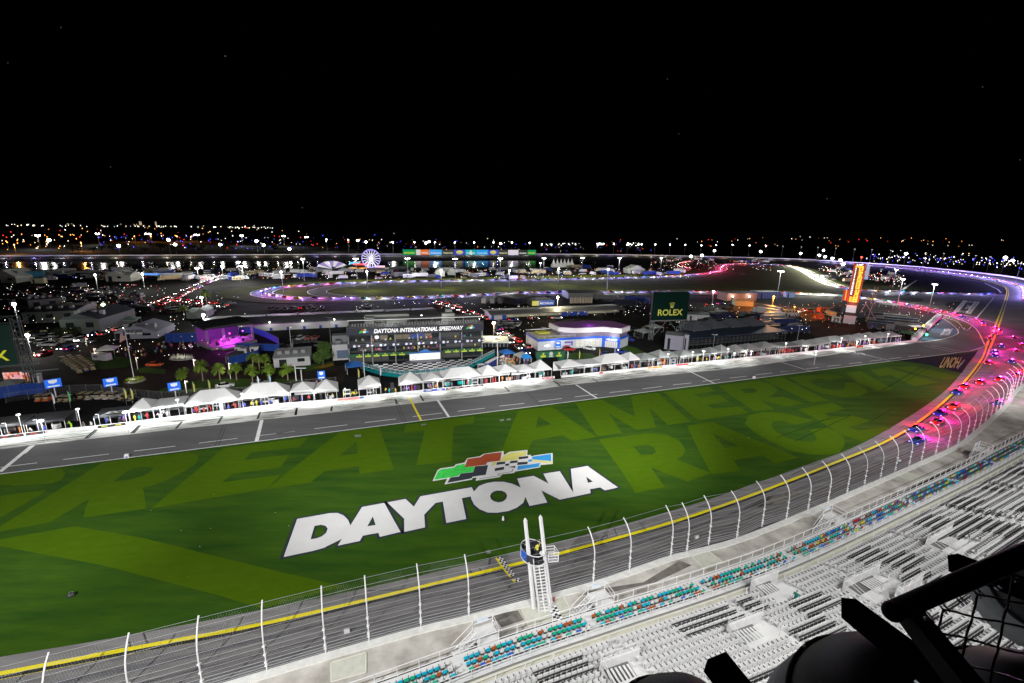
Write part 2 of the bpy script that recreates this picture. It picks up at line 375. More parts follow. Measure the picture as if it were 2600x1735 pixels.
let('E', [(1095,314),(1475,267),(1520,310),(1340,330),(1395,355),(1560,340),(1640,390),(1450,420),(1510,450),(1720,430),(1800,485),(1380,547),(1240,430)])
let('E', [(1545,260),(1880,219),(1990,250),(2040,300),(1990,340),(1940,360),(2080,350),(2265,408),(2100,432),(1890,375),(2010,455),(1850,473),(1650,340)], [(1730,290),(1830,278),(1870,300),(1840,320),(1770,322)])
let('F', [(135,370),(310,350),(720,560),(575,580)])
let('F', [(360,350),(560,330),(750,322),(880,350),(720,378),(640,362),(560,375),(580,410),(680,450),(790,468),(865,455),(880,395),(960,400),(1060,450),(1080,490),(1000,520),(850,528),(680,500),(500,430)])
let('F', [(880,308),(1010,292),(1310,455),(1175,482),(1090,435),(1000,410)])
let('F', [(1100,282),(1260,262),(1720,395),(1500,432),(1290,330),(1180,340)])
let('F', [(1330,258),(1500,250),(1900,340),(1830,378),(1560,330)])
let('E', [(555,705),(950,655),(1120,665),(1230,720),(1275,790),(1250,840),(1200,870),(1490,985),(1290,1055),(985,935),(1105,1100),(860,1148),(740,960)], [(840,765),(960,748),(1015,770),(1030,810),(1000,830),(910,838)])
let('E', [(1285,590),(1500,562),(2215,858),(2020,902),(1910,838),(1675,880),(1735,965),(1500,992),(1480,975),(1380,790)], [(1495,650),(1710,757),(1600,777)], z=.016)
let('F', [(-30,770),(0,690),(150,662),(300,668),(450,705),(590,740),(430,780),(320,745),(230,748),(205,780),(250,840),(350,895),(480,930),(580,935),(620,915),(600,870),(550,825),(700,800),(800,840),(870,900),(870,970),(820,1030),(700,1052),(560,1050),(380,1010),(180,920),(30,830)], z=.020)
let('F', [(445,640),(760,580),(880,635),(690,680),(740,712),(930,690),(1110,745),(910,800),(1000,832),(1250,800),(1290,810),(1040,930),(850,870),(600,720)])
L.poly([P(a, b, .012) for a, b in q('C', [(-300,1075),(0,1025),(575,922),(1100,1015),(1700,1165),(2350,1320)])+[(872,1489),(664,1545)]+q('C', [(1700,1460),(800,1225),(0,1075),(-300,1040)])])
struct('mown_letters', L)
# dark tyre ruts on the grass
rt = B(mat('tyre ruts in grass', (.012, .03, .006), .95))
for c, a, b_, d, e in (('F',1180,480,1560,255),('F',1215,470,1610,240),('F',1390,410,1640,255),('F',640,745,940,690),('F',420,930,935,690),('F',250,900,740,720),('F',1110,745,1300,640)):
    stripe(rt, g1(c, a, b_), g1(c, d, e), .18, .026)
struct('grass_ruts', rt)

# ---------------------------------------------------------------- painted name and flag emblem on the grass
def miter(pts, d):
    n = len(pts); ar = sum(pts[i].x*pts[(i+1) % n].y-pts[(i+1) % n].x*pts[i].y for i in range(n)); sgn = 1 if ar > 0 else -1; out = []
    for i in range(n):
        a, b_, c = pts[i-1], pts[i], pts[(i+1) % n]
        e0 = (b_-a).normalized(); e1 = (c-b_).normalized(); n0 = Vector((e0.y, -e0.x, 0))*sgn; n1 = Vector((e1.y, -e1.x, 0))*sgn
        h = n0+n1; s = h.length_squared
        if s < .25: out += [b_+n0*d, b_+n1*d]; continue
        out.append(b_+h*(min(2.2, 2/s)*d))
    return out
wp = B(mat('field paint white', (.60, .60, .60), .8, var=.05, vs=.3)); dk = B(mat('field paint navy', (.012, .02, .03), .8))
BA = lambda l: [(((700+x*.19149)-1120)/.20426, ((1150+y*.19149)-1120)/.20426) for x, y in l]
d_out = [(285,878),(720,800),(820,798),(900,830),(960,890),(990,965),(1145,718),(1440,665),(1655,1050),(1380,1115),(1362,1062),(1155,1100),(1115,1170),(822,1232),(880,1140),(780,1190),(640,1260),(500,1300),(105,1383)]
d_h = [[(462,1148),(515,970),(600,955),(660,968),(690,1005),(670,1060),(610,1110),(540,1135)], [(1215,975),(1288,845),(1325,957)]]
y_out = BA([(1480,658),(1722,612),(1832,715),(1918,578)])+[(380,575),(408,630),(470,560),(560,525),(660,508),(780,508),(880,530),(950,560),(990,580),(945,468),(1150,433),(1335,530),(1270,408),(1475,375),(1642,640),(1612,348),(1818,310),(2200,578),(2035,615),(1978,578),(1850,600),(1860,648),(1475,730),(1245,615),(1320,765),(1098,808),(1048,695),(1020,770),(940,830),(840,870),(700,892),(580,890),(480,850),(410,790),(375,720),(370,690),(258,712),(312,970),(65,1020),(22,755)]+BA([(2120,665),(1970,820),(1980,990),(1705,1050),(1703,875)])
y_h = [[(608,690),(620,655),(655,628),(700,617),(760,620),(805,645),(822,685),(805,725),(765,755),(710,765),(655,750),(620,722)], [(1805,445),(1885,505),(1825,522)]]
for c, o_, hs in (('A', d_out, d_h), ('B', y_out, y_h)):
    op = G(c, o_, .03); hp = [G(c, h, .03) for h in hs]
    wp.poly([Vector((p.x, p.y, .034)) for p in op], [[Vector((p.x, p.y, .034)) for p in h] for h in hp])
    ou = miter(op, .42); inn = [miter(h, -.34) for h in hp]
    dk.poly([Vector((p.x, p.y, .028)) for p in ou], [[Vector((p.x, p.y, .028)) for p in h] for h in inn])
struct('painted_field_lettering', wp); struct('painted_lettering_outline', dk)
fl = MB()
def flp(m, pts, z): fl.m(m); fl.poly(G('B', pts, z))
w2 = mat('field paint white', None); cg = mat('field paint green', (.03, .48, .06), .8, var=.25, vs=1.2); cr_ = mat('field paint red', (.30, .05, .012), .8, var=.1, vs=1); cy = mat('field paint yellow', (.55, .52, .14), .8, var=.15, vs=1); cb_ = mat('field paint blue', (.02, .25, .58), .8, var=.1, vs=1); ck = mat('field paint black', (.02, .025, .035), .8)
flp(w2, [(-106,498),(-45,365),(-5,340),(160,318),(185,290),(290,270),(325,215),(480,190),(530,160),(775,125),(780,175),(850,135),(1075,112),(1070,175),(1115,172),(1120,195),(1160,180),(1385,150),(1388,285),(1235,300),(1230,328),(925,380),(905,398),(760,415),(730,450),(430,495),(440,455),(390,460),(385,480),(42,540),(75,470)], .034)
flp(cg, [(-88,483),(-35,375),(0,352),(165,330),(195,300),(295,283),(300,328),(415,315),(400,385),(235,405),(215,435),(0,470)], .040)
flp(cr_, [(292,328),(330,222),(490,200),(540,165),(755,137),(735,245),(575,265),(560,295)], .044)
flp(cy, [(745,245),(770,190),(860,145),(1062,125),(1055,180),(965,195),(950,235),(690,262),(660,305),(620,310),(640,265)], .048)
flp(ck, [(75,522),(115,455),(225,440),(240,405),(400,388),(420,315),(585,300),(555,420),(390,445),(380,465)], .052)
for p_ in ([(965,198),(1085,187),(1080,215),(962,230)],[(860,250),(955,240),(945,270),(850,280)],[(950,265),(1080,258),(1070,288),(945,300)],[(695,265),(800,255),(795,285),(685,298)],[(800,285),(850,280),(840,305),(795,312)],[(670,340),(785,320),(780,355),(665,375)],[(845,322),(925,308),(920,335)]): flp(ck, p_, .056)
flp(cb_, [(1130,200),(1160,190),(1368,160),(1370,250),(1135,228)], .056); flp(cb_, [(945,362),(955,310),(1120,290),(1240,270),(1222,290),(1218,320)], .056); flp(cb_, [(1085,235),(1130,228),(1128,255),(1080,258)], .057)
flp(cy, [(1132,232),(1380,255),(1375,280),(1240,265),(1130,250)], .060)
for pp in (((470,475),(740,432)),((740,432),(700,415)),((700,415),(880,385)),((880,385),(895,350)),((830,325),(915,335))):
    a, b_ = g1('B', *pp[0]), g1('B', *pp[1]); fl.m(ck); stripe(fl, a, b_, .12, .060)
struct('painted_flag_emblem', fl)

# ---------------------------------------------------------------- start and finish line
sf0a, sf0b = g1('L5', 200, 540), g1('L5', 240, 532); sf1a, sf1b = g1('L5', 450, 860, .9), g1('L5', 492, 845, .9)
ch = MB(); nrow = 26
def trackz(p):
    y = nearest(p, YEL); wv = nearest(p, WALL)
    a = (Vector((p.x, p.y, 0))-Vector((y.x, y.y, 0))).length; t = a/((Vector((wv.x, wv.y, 0))-Vector((y.x, y.y, 0))).length)
    n_ = normals([y, y+Vector((1, .4, 0))])[0]
    return .05 if (p.x-y.x)*n_.x+(p.y-y.y)*n_.y < 0 else .05+max(0, min(1, t))*1.95-.5*min(t, 1-t)*(1 if 0 < t < 1 else 0)
dirv = (sf1a-sf0a); 
for i in range(nrow):
    for j in range(3):
        for_z = []
        for (u, v) in ((i/nrow, j/3), ((i+1)/nrow, j/3), ((i+1)/nrow, (j+1)/3), (i/nrow, (j+1)/3)):
            pa = sf0a.lerp(sf1a, u); pb = sf0b.lerp(sf1b, u); pp = pa.lerp(pb, v); pp.z = trackz(pp)+.03; for_z.append(pp)
        ch.m(m_white if (i+j) % 2 else m_black); ch.add(for_z, [(0, 3, 2, 1)] if False else [(0, 1, 2, 3)])
    a = sf0a.lerp(sf1a, i/nrow); b_ = sf0a.lerp(sf1a, (i+1)/nrow); s = (sf0a-sf0b).normalized()*.28; a.z = trackz(a)+.03; b_.z = trackz(b_)+.03
    ch.m(m_yellow); ch.add([a, b_, b_+s, a+s], [(0, 1, 2, 3)])
struct('start_finish_line', ch)
# rubber marks on the front stretch apron
tm = B(m_rubber)
for c, a, b_, d, e in (('L5',1000,415,1015,405),('L5',1060,375,1070,400),('L5',1160,295,1190,370),('L5',1050,395,1080,360),('L5',1100,350,1110,375),('L4',700,990,900,985),('L4',900,985,1010,970),('L4',1340,860,1380,920),('L4',1400,850,1440,900),('L3',880,1290,890,1340),('L3',975,1230,1010,1320),('L5',740,460,790,500),
  ('F',1720,600,1745,570),('F',1765,590,1785,540),('F',1360,815,1420,785),('F',1250,915,1210,900),('F',440,1180,560,1220),('F',660,1125,740,1165),('F',390,1240,500,1180),('F',1890,420,1900,400),('L5',1850,125,1990,110),('L5',1680,180,1780,230)):
    stripe(tm, g1(c, a, b_), g1(c, d, e), .12, .05)
struct('tyre_marks', tm)
def solve_hk(base, d, px, py):               # height h and reach k so that base + up*h + d*k shows at (px, py)
    h, k = 6.0, 1.0
    for _ in range(30):
        f = proj(base+Vector((0, 0, h))+d*k); e0, e1 = f[0]-px, f[1]-py
        a = proj(base+Vector((0, 0, h+.01))+d*k); b = proj(base+Vector((0, 0, h))+d*(k+.01))
        j00, j10 = (a[0]-f[0])*100, (a[1]-f[1])*100; j01, j11 = (b[0]-f[0])*100, (b[1]-f[1])*100
        det = j00*j11-j01*j10
        if abs(det) < 1e-9: break
        h -= (e0*j11-e1*j01)/det; k -= (j00*e1-j10*e0)/det
    return h, k
def frame(px_o, x_dir, y_dir): pass
def person_mesh(name, top, legs, skin=(.45, .28, .2), pose=0, hair=(.03, .02, .015), cap=None):
    # one continuous low figure about 1.78 m tall: feet, legs, hips, chest, arms, neck, head with a nose, all rings joined
    mt = mat('cloth %.2f %.2f %.2f' % top, top, .8); ml = mat('cloth %.2f %.2f %.2f' % legs, legs, .8); ms = mat('skin %.2f' % skin[0], skin, .6); mh = mat('hair %.2f' % hair[0], cap or hair, .8) if not cap else mat('cap %.2f %.2f %.2f' % cap, cap, .7)
    b = MB()
    def ring(cx, cy, z, rx, ry, n=8): return [(cx+rx*math.cos(2*math.pi*k/n), cy+ry*math.sin(2*math.pi*k/n), z) for k in range(n)]
    bend = .25 if pose == 1 else 0.0
    for s in (-1, 1):
        st = .10 if pose != 2 else .16
        kf = (.16 if s > 0 else -.14) if pose == 2 else 0
        b.m(ml).rings([ring(s*st, kf+.09, 0, .05, .13), ring(s*st, kf+.05, .09, .055, .09), ring(s*st, kf*.8, .30, .062, .065), ring(s*.105, kf*.5+.03, .50, .07, .075), ring(s*.10, .01, .78, .09, .10), ring(s*.085, 0, .92, .10, .12)])
    b.m(mt).rings([ring(0, 0, .86, .175, .12), ring(0, .02+bend*.3, 1.05, .165, .11), ring(0, .02+bend*.8, 1.25, .20, .125), ring(0, bend, 1.42, .205, .105), ring(0, bend+.02, 1.50, .09, .07)])
    b.m(ms).rings([ring(0, bend+.02, 1.49, .06, .06), ring(0, bend+.03, 1.56, .06, .065), ring(0, bend+.05, 1.62, .07, .09), ring(0, bend+.045, 1.69, .078, .10), ring(0, bend+.04, 1.73, .075, .095)])
    b.m(ms).add([(0, bend+.165, 1.655), (-.018, bend+.13, 1.645), (.018, bend+.13, 1.645), (0, bend+.13, 1.69)], [(0, 1, 2), (0, 2, 3), (0, 3, 1)])
    b.m(mh).rings([ring(0, bend+.02, 1.68, .084, .108), ring(0, bend+.02, 1.75, .082, .10), ring(0, bend+.03, 1.79, .04, .05)])
    for s in (-1, 1):
        sh = Vector((s*.215, bend, 1.42))
        if pose == 1: el = sh+Vector((s*.05, .18, -.20)); ha = el+Vector((-s*.05, .25, -.02))
        elif pose == 3 and s > 0: el = sh+Vector((.12, .12, .16)); ha = el+Vector((.03, .10, .26))
        else: el = sh+Vector((s*.06, -.02, -.29)); ha = el+Vector((s*.01, .10, -.24))
        b.m(mt).path([sh+Vector((-s*.06, 0, .02)), sh, el], [.05, .055, .042], 6); b.m(ms).path([el, ha, ha+(ha-el).normalized()*.12], [.036, .028, .036], 6)
    return b.mesh(name)
PEOPLE = {}
def person(top, legs, loc, rz, label, group=None, pose=0, cap=None, skin=(.45, .28, .2)):
    key = (top, legs, pose, cap, skin)
    if key not in PEOPLE: PEOPLE[key] = person_mesh('person', top, legs, skin, pose, cap=cap)
    o = bpy.data.objects.new('person', PEOPLE[key]); C.objects.link(o); o.location = loc; o.rotation_euler = (0, 0, rz)
    return tag(o, label, 'person', group)
# ================================================================== wall, catch fence, flag stand
m_wwall = mat('whitewashed wall', (.62, .62, .60), .8, var=.12, vs=1.5, detail=9)
m_steel = mat('white painted steel', (.66, .66, .67), .5)
m_gsteel = mat('galvanised steel', (.42, .43, .45), .45, metal=.3)
m_dark = mat('dark steel', (.02, .021, .023), .5)
m_asph = mat('dark service road', (.05, .048, .046), .9, var=.4, vs=1.2)
wb = B(m_wwall)
def sweep(mb, line, prof, nn=None):           # prof: (offset to the right, height) pairs, closed loop
    nn = nn or normals(line); rr = [[p+n*a+Vector((0, 0, b)) for a, b in prof] for p, n in zip(line, nn)]
    return mb.rings(rr)
sweep(wb, WALL, [(-.12, -1.6), (-.10, .12), (.75, .12), (.78, -.5)][::-1], WN)
tag(wb.build('outer_wall'), 'long white concrete wall between the race track and the concrete apron', 'wall')
# concrete apron behind the wall, and the darker service strip below the stand
rail_px = [(700,1820),(962,1732),(1271,1621),(1509,1546),(1800,1456),(2000,1383),(2247,1274),(2430,1190),(2600,1104)]
RL = [P(a, b, 5.0) for a, b in rail_px]; RL.append(RL[-1]+(RL[-1]-RL[-2])*.8)
RAIL = resample(spline(RL, 10), .5); RN = normals(RAIL)
awall = [p+n*.76+Vector((0, 0, -.04)) for p, n in zip(WALL, WN)]
keep = [i for i, p in enumerate(WALL) if p.x < RAIL[-1].x+25]
aw = [awall[i] for i in keep]
ap = B(m_walk); bb = [Vector((p.x, p.y, WZ-.04))+n*2.2 for p, n in zip(RAIL[::4], RN[::4])]
ext = bb[-1]+(bb[-1]-bb[-5])*3
ap.poly(aw+[ext]+bb[::-1]); struct('concrete_apron', ap)
ds = B(m_asph); sp = [Vector((p.x, p.y, WZ-.01)) for p in RAIL[::4]]; ribbon(ds, [p-n*(1.5+.4*math.sin(i*.15)) for i, (p, n) in enumerate(zip(sp, RN[::4]))], [p+n*1.0 for p, n in zip(sp, RN[::4])])
struct('service_strip', ds)
def quadsheet(mb, c, pts, z): mb.poly(G(c, pts, z))
pad = B(mat('pale gate pad', (.50, .51, .44), .8, var=.12, vs=1.2)); padl = B(mat('pale pad edging', (.66, .65, .56), .7))
for c, pts in (('L4',[(470,1440),(690,1375),(690,1500),(470,1562)]),('L6',[(140,775),(240,735),(330,805),(215,850)]),('L6',[(1430,272),(1490,245),(1600,285),(1555,310)]),('F',[(2110,805),(2160,780),(2315,822),(2270,850)]),('L5',[(395,960),(640,890),(700,1030),(460,1103)]),('L5',[(640,830),(745,850),(815,990),(690,1025)])):
    p = G(c, pts, WZ+.02); pad.poly(p)
    for a, b_ in zip(p, p[1:]+p[:1]): stripe(padl, a, b_, .12, WZ+.04)
struct('gate_pad', pad); struct('gate_pad_edging', padl)
cc = MB()
o0, o1 = g1('L5', 615, 945, WZ+.06), g1('L5', 690, 1085, WZ+.06); dd = (o1-o0); sd = Vector((dd.y, -dd.x, 0)).normalized()*-.34
for i in range(9):
    for j in range(3):
        a = o0+dd*(i/9)+sd*j; b_ = o0+dd*((i+1)/9)+sd*j
        cc.m(m_black if (i+j) % 2 else m_white); cc.add([a, b_, b_+sd, a+sd], [(0, 1, 2, 3)])
struct('checkered_apron_line', cc)
st = B(mat('apron stain', (.16, .15, .135), .9, var=.3, vs=.9))
for c, pts in (('L5',[(120,1030),(280,985),(370,970),(420,1050),(240,1110),(200,1060)]),('L5',[(860,850),(1000,800),(1400,740),(1700,560),(1800,600),(1500,740),(1150,820)]),('F',[(130,1500),(230,1420),(420,1360),(480,1400),(330,1480)]),('F',[(2000,1020),(2140,1000),(2180,1060),(2060,1110)])): quadsheet(st, c, pts, WZ+.005)
struct('apron_stains', st)
# catch fence
fence = thing('catch_fence', 'tall curved white catch fence with steel cables along the outer wall', 'fence', (0, 0, 0))
pb = [(828,1661),(937.5,1630),(1069,1594),(1190.5,1565.6),(1506,1480),(1597.5,1451),(1702.6,1414),(1743,1406),(1798.5,1384.5),(1870,1369),(1934,1339),(1995.6,1320.7),(2050,1298),(2101,1278),(2149,1256),(2193,1235.7),(2234,1217),(2271,1201),(2307,1185),(2338,1173)]
feet = []
def wfoot(p):
    i = min(range(len(WALL)), key=lambda k: (WALL[k]-p).length); return WALL[i].lerp(WALL[min(i+1, len(WALL)-1)], 0), WN[i], i
for a, b_ in pb: feet.append(P(a, b_, WZ))
s0 = feet[0]; lead = []
d0 = (feet[0]-feet[1]).normalized()
for k in range(1, 7): lead.append(s0+d0*5.3*k)
lead = [min(resample(WALL, .25), key=lambda w_: (w_-p).length).copy() for p in lead]
i_last = wfoot(feet[-1])[2]
tail = resample(WALL[i_last:], 5.3)[1:30]
feet = lead[::-1]+feet+tail
FH, FK = 6.6, 1.9
def fence_pt(foot, n, t):                     # t from 0 (foot) to 1 (tip) along the bent post
    if t < .55: return foot+Vector((0, 0, .1+FH*.97*t))-n*(.12*t)
    u = (t-.55)/.45; return foot+Vector((0, 0, .1+FH*(.5335+.45*math.sin(u*1.15)/math.sin(1.15)*.98)))-n*(.07+(FK)*(1-math.cos(u*1.35))/(1-math.cos(1.35)))
fn = []
for f in feet: fn.append(wfoot(f)[1])
for f, n in zip(feet, fn):
    pp = [fence_pt(f, n, t) for t in (0, .15, .3, .45, .55, .64, .73, .82, .91, 1)]
    b_ = B(m_steel).path(pp, .075 if f.x < 60 else .05, 6)
    for t in (.1, .16, .3, .45): c_ = fence_pt(f, n, t); b_.cb(c_.x, c_.y, c_.z-.08, .26, .26, .16)
    b_.build('post', fence)
for t in (.04, .08, .13, .19, .26, .34, .43, .52, .61, .70, .79, .88, .97):
    b_ = B(m_gsteel); pts = []
    for i in range(len(feet)-1):
        for k in range(2): pts.append(fence_pt(feet[i].lerp(feet[i+1], k/2), fn[i].lerp(fn[i+1], k/2).normalized(), t))
    b_.path(pts, .028 if t < .2 else .016, 4); b_.build('cable', fence)
# chain link between the cables, real thin wires on the part nearest the camera
lk = B(m_gsteel)
for i in range(0, 9):
    f0, f1, n0, n1 = feet[i], feet[i+1], fn[i], fn[i+1]; W = (f1-f0).length; k = int(W/.22)
    for j in range(-8, k+8):
        for s in (1, -1):
            pts = []
            for m_ in range(9):
                t = .05+.9*m_/8; u = (j+s*m_*1.9)/k
                if 0 <= u <= 1: pts.append(fence_pt(f0.lerp(f1, u), n0.lerp(n1, u), t))
            if len(pts) > 1: lk.path(pts, .0045, 3)
lk.build('chain_link', fence)

# flag stand
fs = thing('flag_stand', 'white steel flag stand with twin tall columns and a stair above the finish line', 'flag stand', tuple(P(*q('L5', 570, 950), WZ)))
bl, br = g1('L5', 505, 955, WZ), g1('L5', 640, 940, WZ); OX = Vector(fs.location)
nd = -WN[wfoot(bl)[2]]
hL, kL = solve_hk(bl, nd, *q('L5', 430, 210)); hR, kR = solve_hk(br, nd, *q('L5', 555, 185))
print('flagstand', hL, kL, hR, kR, (br-bl).length)
tl, trr = bl+Vector((0, 0, hL))+nd*kL-OX, br+Vector((0, 0, hR))+nd*kR-OX; blo, bro = bl-OX, br-OX
for a, b_ in ((blo, tl), (bro, trr)):
    c_ = B(m_steel).tube(a, a.lerp(b_, .97), .27, .21, 4); c_.tube(a.lerp(b_, .97), b_, .21, .02, 4); c_.build('column', fs)
LC = lambda t: blo.lerp(tl, t); RC = lambda t: bro.lerp(trr, t)
sb = B(m_steel); w0 = blo.lerp(bro, .18); w1 = blo.lerp(bro, .92); topc = .50
for s in (.16, .52, .90): sb.tube(blo.lerp(bro, s)-nd*.7, LC(topc).lerp(RC(topc), s)-nd*.2, .07, n=4)
for i in range(15):
    t = .02+i*(topc-.03)/15; a = LC(t).lerp(RC(t), .18); b_ = LC(t).lerp(RC(t), .88); off = -nd*(.7-.5*t/topc)
    a = a+off; b_ = b_+off; sb.add([a-nd*.08, b_-nd*.08, b_+nd*.08, a+nd*.08, a-nd*.08-Vector((0, 0, .04)), b_-nd*.08-Vector((0, 0, .04)), b_+nd*.08-Vector((0, 0, .04)), a+nd*.08-Vector((0, 0, .04))], [(0,1,2,3),(7,6,5,4),(0,4,5,1),(1,5,6,2),(2,6,7,3),(3,7,4,0)])
sb.build('stair', fs)
sr = B(m_steel)
for s in (.14, .92): sr.path([blo.lerp(bro, s)-nd*.75+Vector((0, 0, .9)), LC(topc).lerp(RC(topc), s)-nd*.3+Vector((0, 0, 1.0))], .045)
for i in range(7):
    for s in (.14, .92): a = (blo.lerp(bro, s)-nd*.75).lerp(LC(topc).lerp(RC(topc), s)-nd*.3, i/6); sr.tube(a, a+Vector((0, 0, .95)), .035)
sr.build('hand_rail', fs)
pc = LC(topc).lerp(RC(topc), .42)+nd*1.0; side = (bro-blo).normalized(); nn = 20
def ell(r0, r1, z): return [pc+side*(r0*math.cos(2*math.pi*k/nn))+nd*(r1*math.sin(2*math.pi*k/nn))+Vector((0, 0, z)) for k in range(nn)]
bk = B(m_dark).rings([ell(1.35, 1.6, -.18), ell(1.35, 1.6, 0)]); bk.build('platform', fs)
bs = B(mat('dark basket cladding', (.03, .032, .045), .6)); e0, e1, e2, e3 = ell(1.38, 1.63, 0), ell(1.38, 1.63, 1.05), ell(1.34, 1.59, 1.05), ell(1.34, 1.59, 0.01)
for k in range(nn):
    if 15 <= k <= 16 or k in (14, 17): continue
    j = (k+1) % nn; bs.add([e0[k], e0[j], e1[j], e1[k], e3[k], e3[j], e2[j], e2[k]], [(0,1,2,3),(7,6,5,4),(3,2,6,7),(0,4,5,1)])
bs.build('basket_panel', fs)
b2 = B(m_steel).path(ell(1.36, 1.61, 1.1)+[ell(1.36, 1.61, 1.1)[0]], .05); b2.path(ell(1.36, 1.61, -.1)+[ell(1.36, 1.61, -.1)[0]], .07); b2.build('basket_rim', fs)
sbx = MB(); base = pc+side*1.9-nd*.8
for a, b_ in ((-.6, -.5), (.6, -.5), (.6, .7), (-.6, .7)): sbx.m(m_steel).tube(base+side*a+nd*b_, base+side*a+nd*b_+Vector((0, 0, 1.2)), .05)
for z in (.0, .4, .8, 1.2): sbx.path([base+side*a+nd*b_+Vector((0, 0, z)) for a, b_ in ((-.6, .7), (.6, .7), (.6, -.5), (-.6, -.5))], .045)
sbx.m(m_gsteel).add([base+side*a+nd*b_+Vector((0, 0, 0)) for a, b_ in ((-.6, .7), (.6, .7), (.6, -.5), (-.6, -.5))], [(0, 3, 2, 1)]); sbx.build('side_cage', fs)
bp = MB(); 
for k, cl in ((8, (.02, .12, .7)), (9, (.55, .58, .65)), (10, (.02, .12, .7)), (11, (.03, .1, .5))):
    a, b_ = ell(1.42, 1.67, .1)[k], ell(1.42, 1.67, .1)[(k+1) % nn]; bp.m(mat('banner %.2f' % cl[1], cl, .6)); bp.add([a, b_, b_+Vector((0, 0, 1.1)), a+Vector((0, 0, 1.1))], [(0, 1, 2, 3), (3, 2, 1, 0)] if False else [(0, 1, 2, 3)])
bp.build('banner', fs)
B(m_steel).tube(pc-nd*.6+side*.9+Vector((0, 0, .7)), pc-nd*.6+side*.9+Vector((0, 0, .78)), .38, n=10).build('round_table', fs)
wpc = OX+pc
YA = math.atan2(nd.y, nd.x)-math.pi/2
person((.55, .5, .05), (.03, .03, .04), tuple(wpc+side*.45-nd*.1), YA, 'flag marshal in yellow vest raising an arm on the flag stand', pose=3)
person((.35, .6, .45), (.02, .02, .03), tuple(wpc-side*.45+nd*.2), YA+.3, 'flag marshal in pale green shirt leaning on the flag stand basket', pose=1)
eb = B(mat('red extinguisher', (.5, .02, .02), .4)); p_ = g1('L5', 668, 895, WZ+.03); eb.tube((0, 0, 0), (0, 0, .5), .09, n=8); eb.m(m_black).tube((0, 0, .5), (0, 0, .62), .03)
tag(eb.build('fire_extinguisher', loc=p_), 'red fire extinguisher standing on the pad beside the flag stand', 'extinguisher')
# ================================================================== grandstand
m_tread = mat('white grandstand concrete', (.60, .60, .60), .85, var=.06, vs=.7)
m_seatw = mat('white seat plastic', (.64, .64, .64), .5)
m_seatd = mat('dark seat frame', (.03, .03, .032), .6)
m_seatg = mat('grey seat shell', (.12, .12, .12), .6)
SD0, SROW, SRISE, SZ0 = 5.7, .95, .30, 6.4
NROW = 34
stand = thing('grandstand', 'huge white stepped grandstand with railings in front of the race track', 'grandstand', (0, 0, 0))
def rl(d, z, step=2.0):                        # the rail line moved back by d at height z, trimmed where it folds
    src = RAIL[::4]; nn_ = RN[::4]; return [Vector((p.x, p.y, z))+n*d for p, n in zip(src, nn_)]
def strip(mb, d0, z0, d1, z1): ribbon(mb, rl(d0, z0), rl(d1, z1))
t_ = B(m_tread)
strip(t_, .12, 5.0, .75, 5.0)
for k in range(3):
    d = .75+.85*k; z = 5.0+.3*k
    strip(t_, d, z, d+.85, z)
    if k < 2: strip(t_, d+.85, z, d+.851, z+.3)
strip(t_, 3.30, 5.6, 3.45, 5.6)
t_.build('front_tread', stand)
b_ = B(mat('beige stand wall', (.50, .49, .40), .85, var=.12, vs=1.5)); strip(b_, 3.45, 5.3, 4.35, 5.3); b_.build('lower_walkway', stand)
t2 = B(m_tread); strip(t2, 4.35, 5.3, 4.351, 5.7); strip(t2, 4.351, 5.7, 5.3, 5.7); strip(t2, 5.3, 5.7, 5.301, SZ0); t2.build('walkway', stand)
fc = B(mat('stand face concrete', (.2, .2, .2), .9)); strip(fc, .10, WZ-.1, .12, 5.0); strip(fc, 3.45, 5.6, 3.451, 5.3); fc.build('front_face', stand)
mt_ = B(m_tread)
for k in range(NROW):
    d = SD0-.4+SROW*k; z = SZ0+SRISE*k
    strip(mt_, d, z, d+SROW, z); strip(mt_, d+SROW, z, d+SROW+.001, z+SRISE)
mt_.build('seating_tread', stand)
bl_ = B(m_seatd); strip(bl_, 5.29, 5.73, 5.285, 5.88); bl_.build('kick_plate', stand)
def railing(mb, line, nn_, d, z, h, every, bars=(1.0,), r=.035, rp=.04):
    pts = [Vector((p.x, p.y, z))+n*d for p, n in zip(line, nn_)]
    for hb in bars: mb.path([p+Vector((0, 0, h*hb)) for p in pts[::2]], r, 5)
    for p in pts[::every]: mb.tube(p, p+Vector((0, 0, h)), rp, n=5)
r_ = B(m_steel); railing(r_, RAIL, RN, .05, 5.0, 1.05, 4, (1.0, .12), .045, .045); r_.build('front_railing', stand)
r_ = B(m_steel); railing(r_, RAIL, RN, 3.42, 5.6, 1.0, 4, (1.0, .6, .25), .035, .045); r_.build('rear_railing', stand)
r_ = B(m_steel); railing(r_, RAIL, RN, 4.4, 5.3, 1.0, 6, (1.0,), .03, .05); r_.build('walkway_railing', stand)
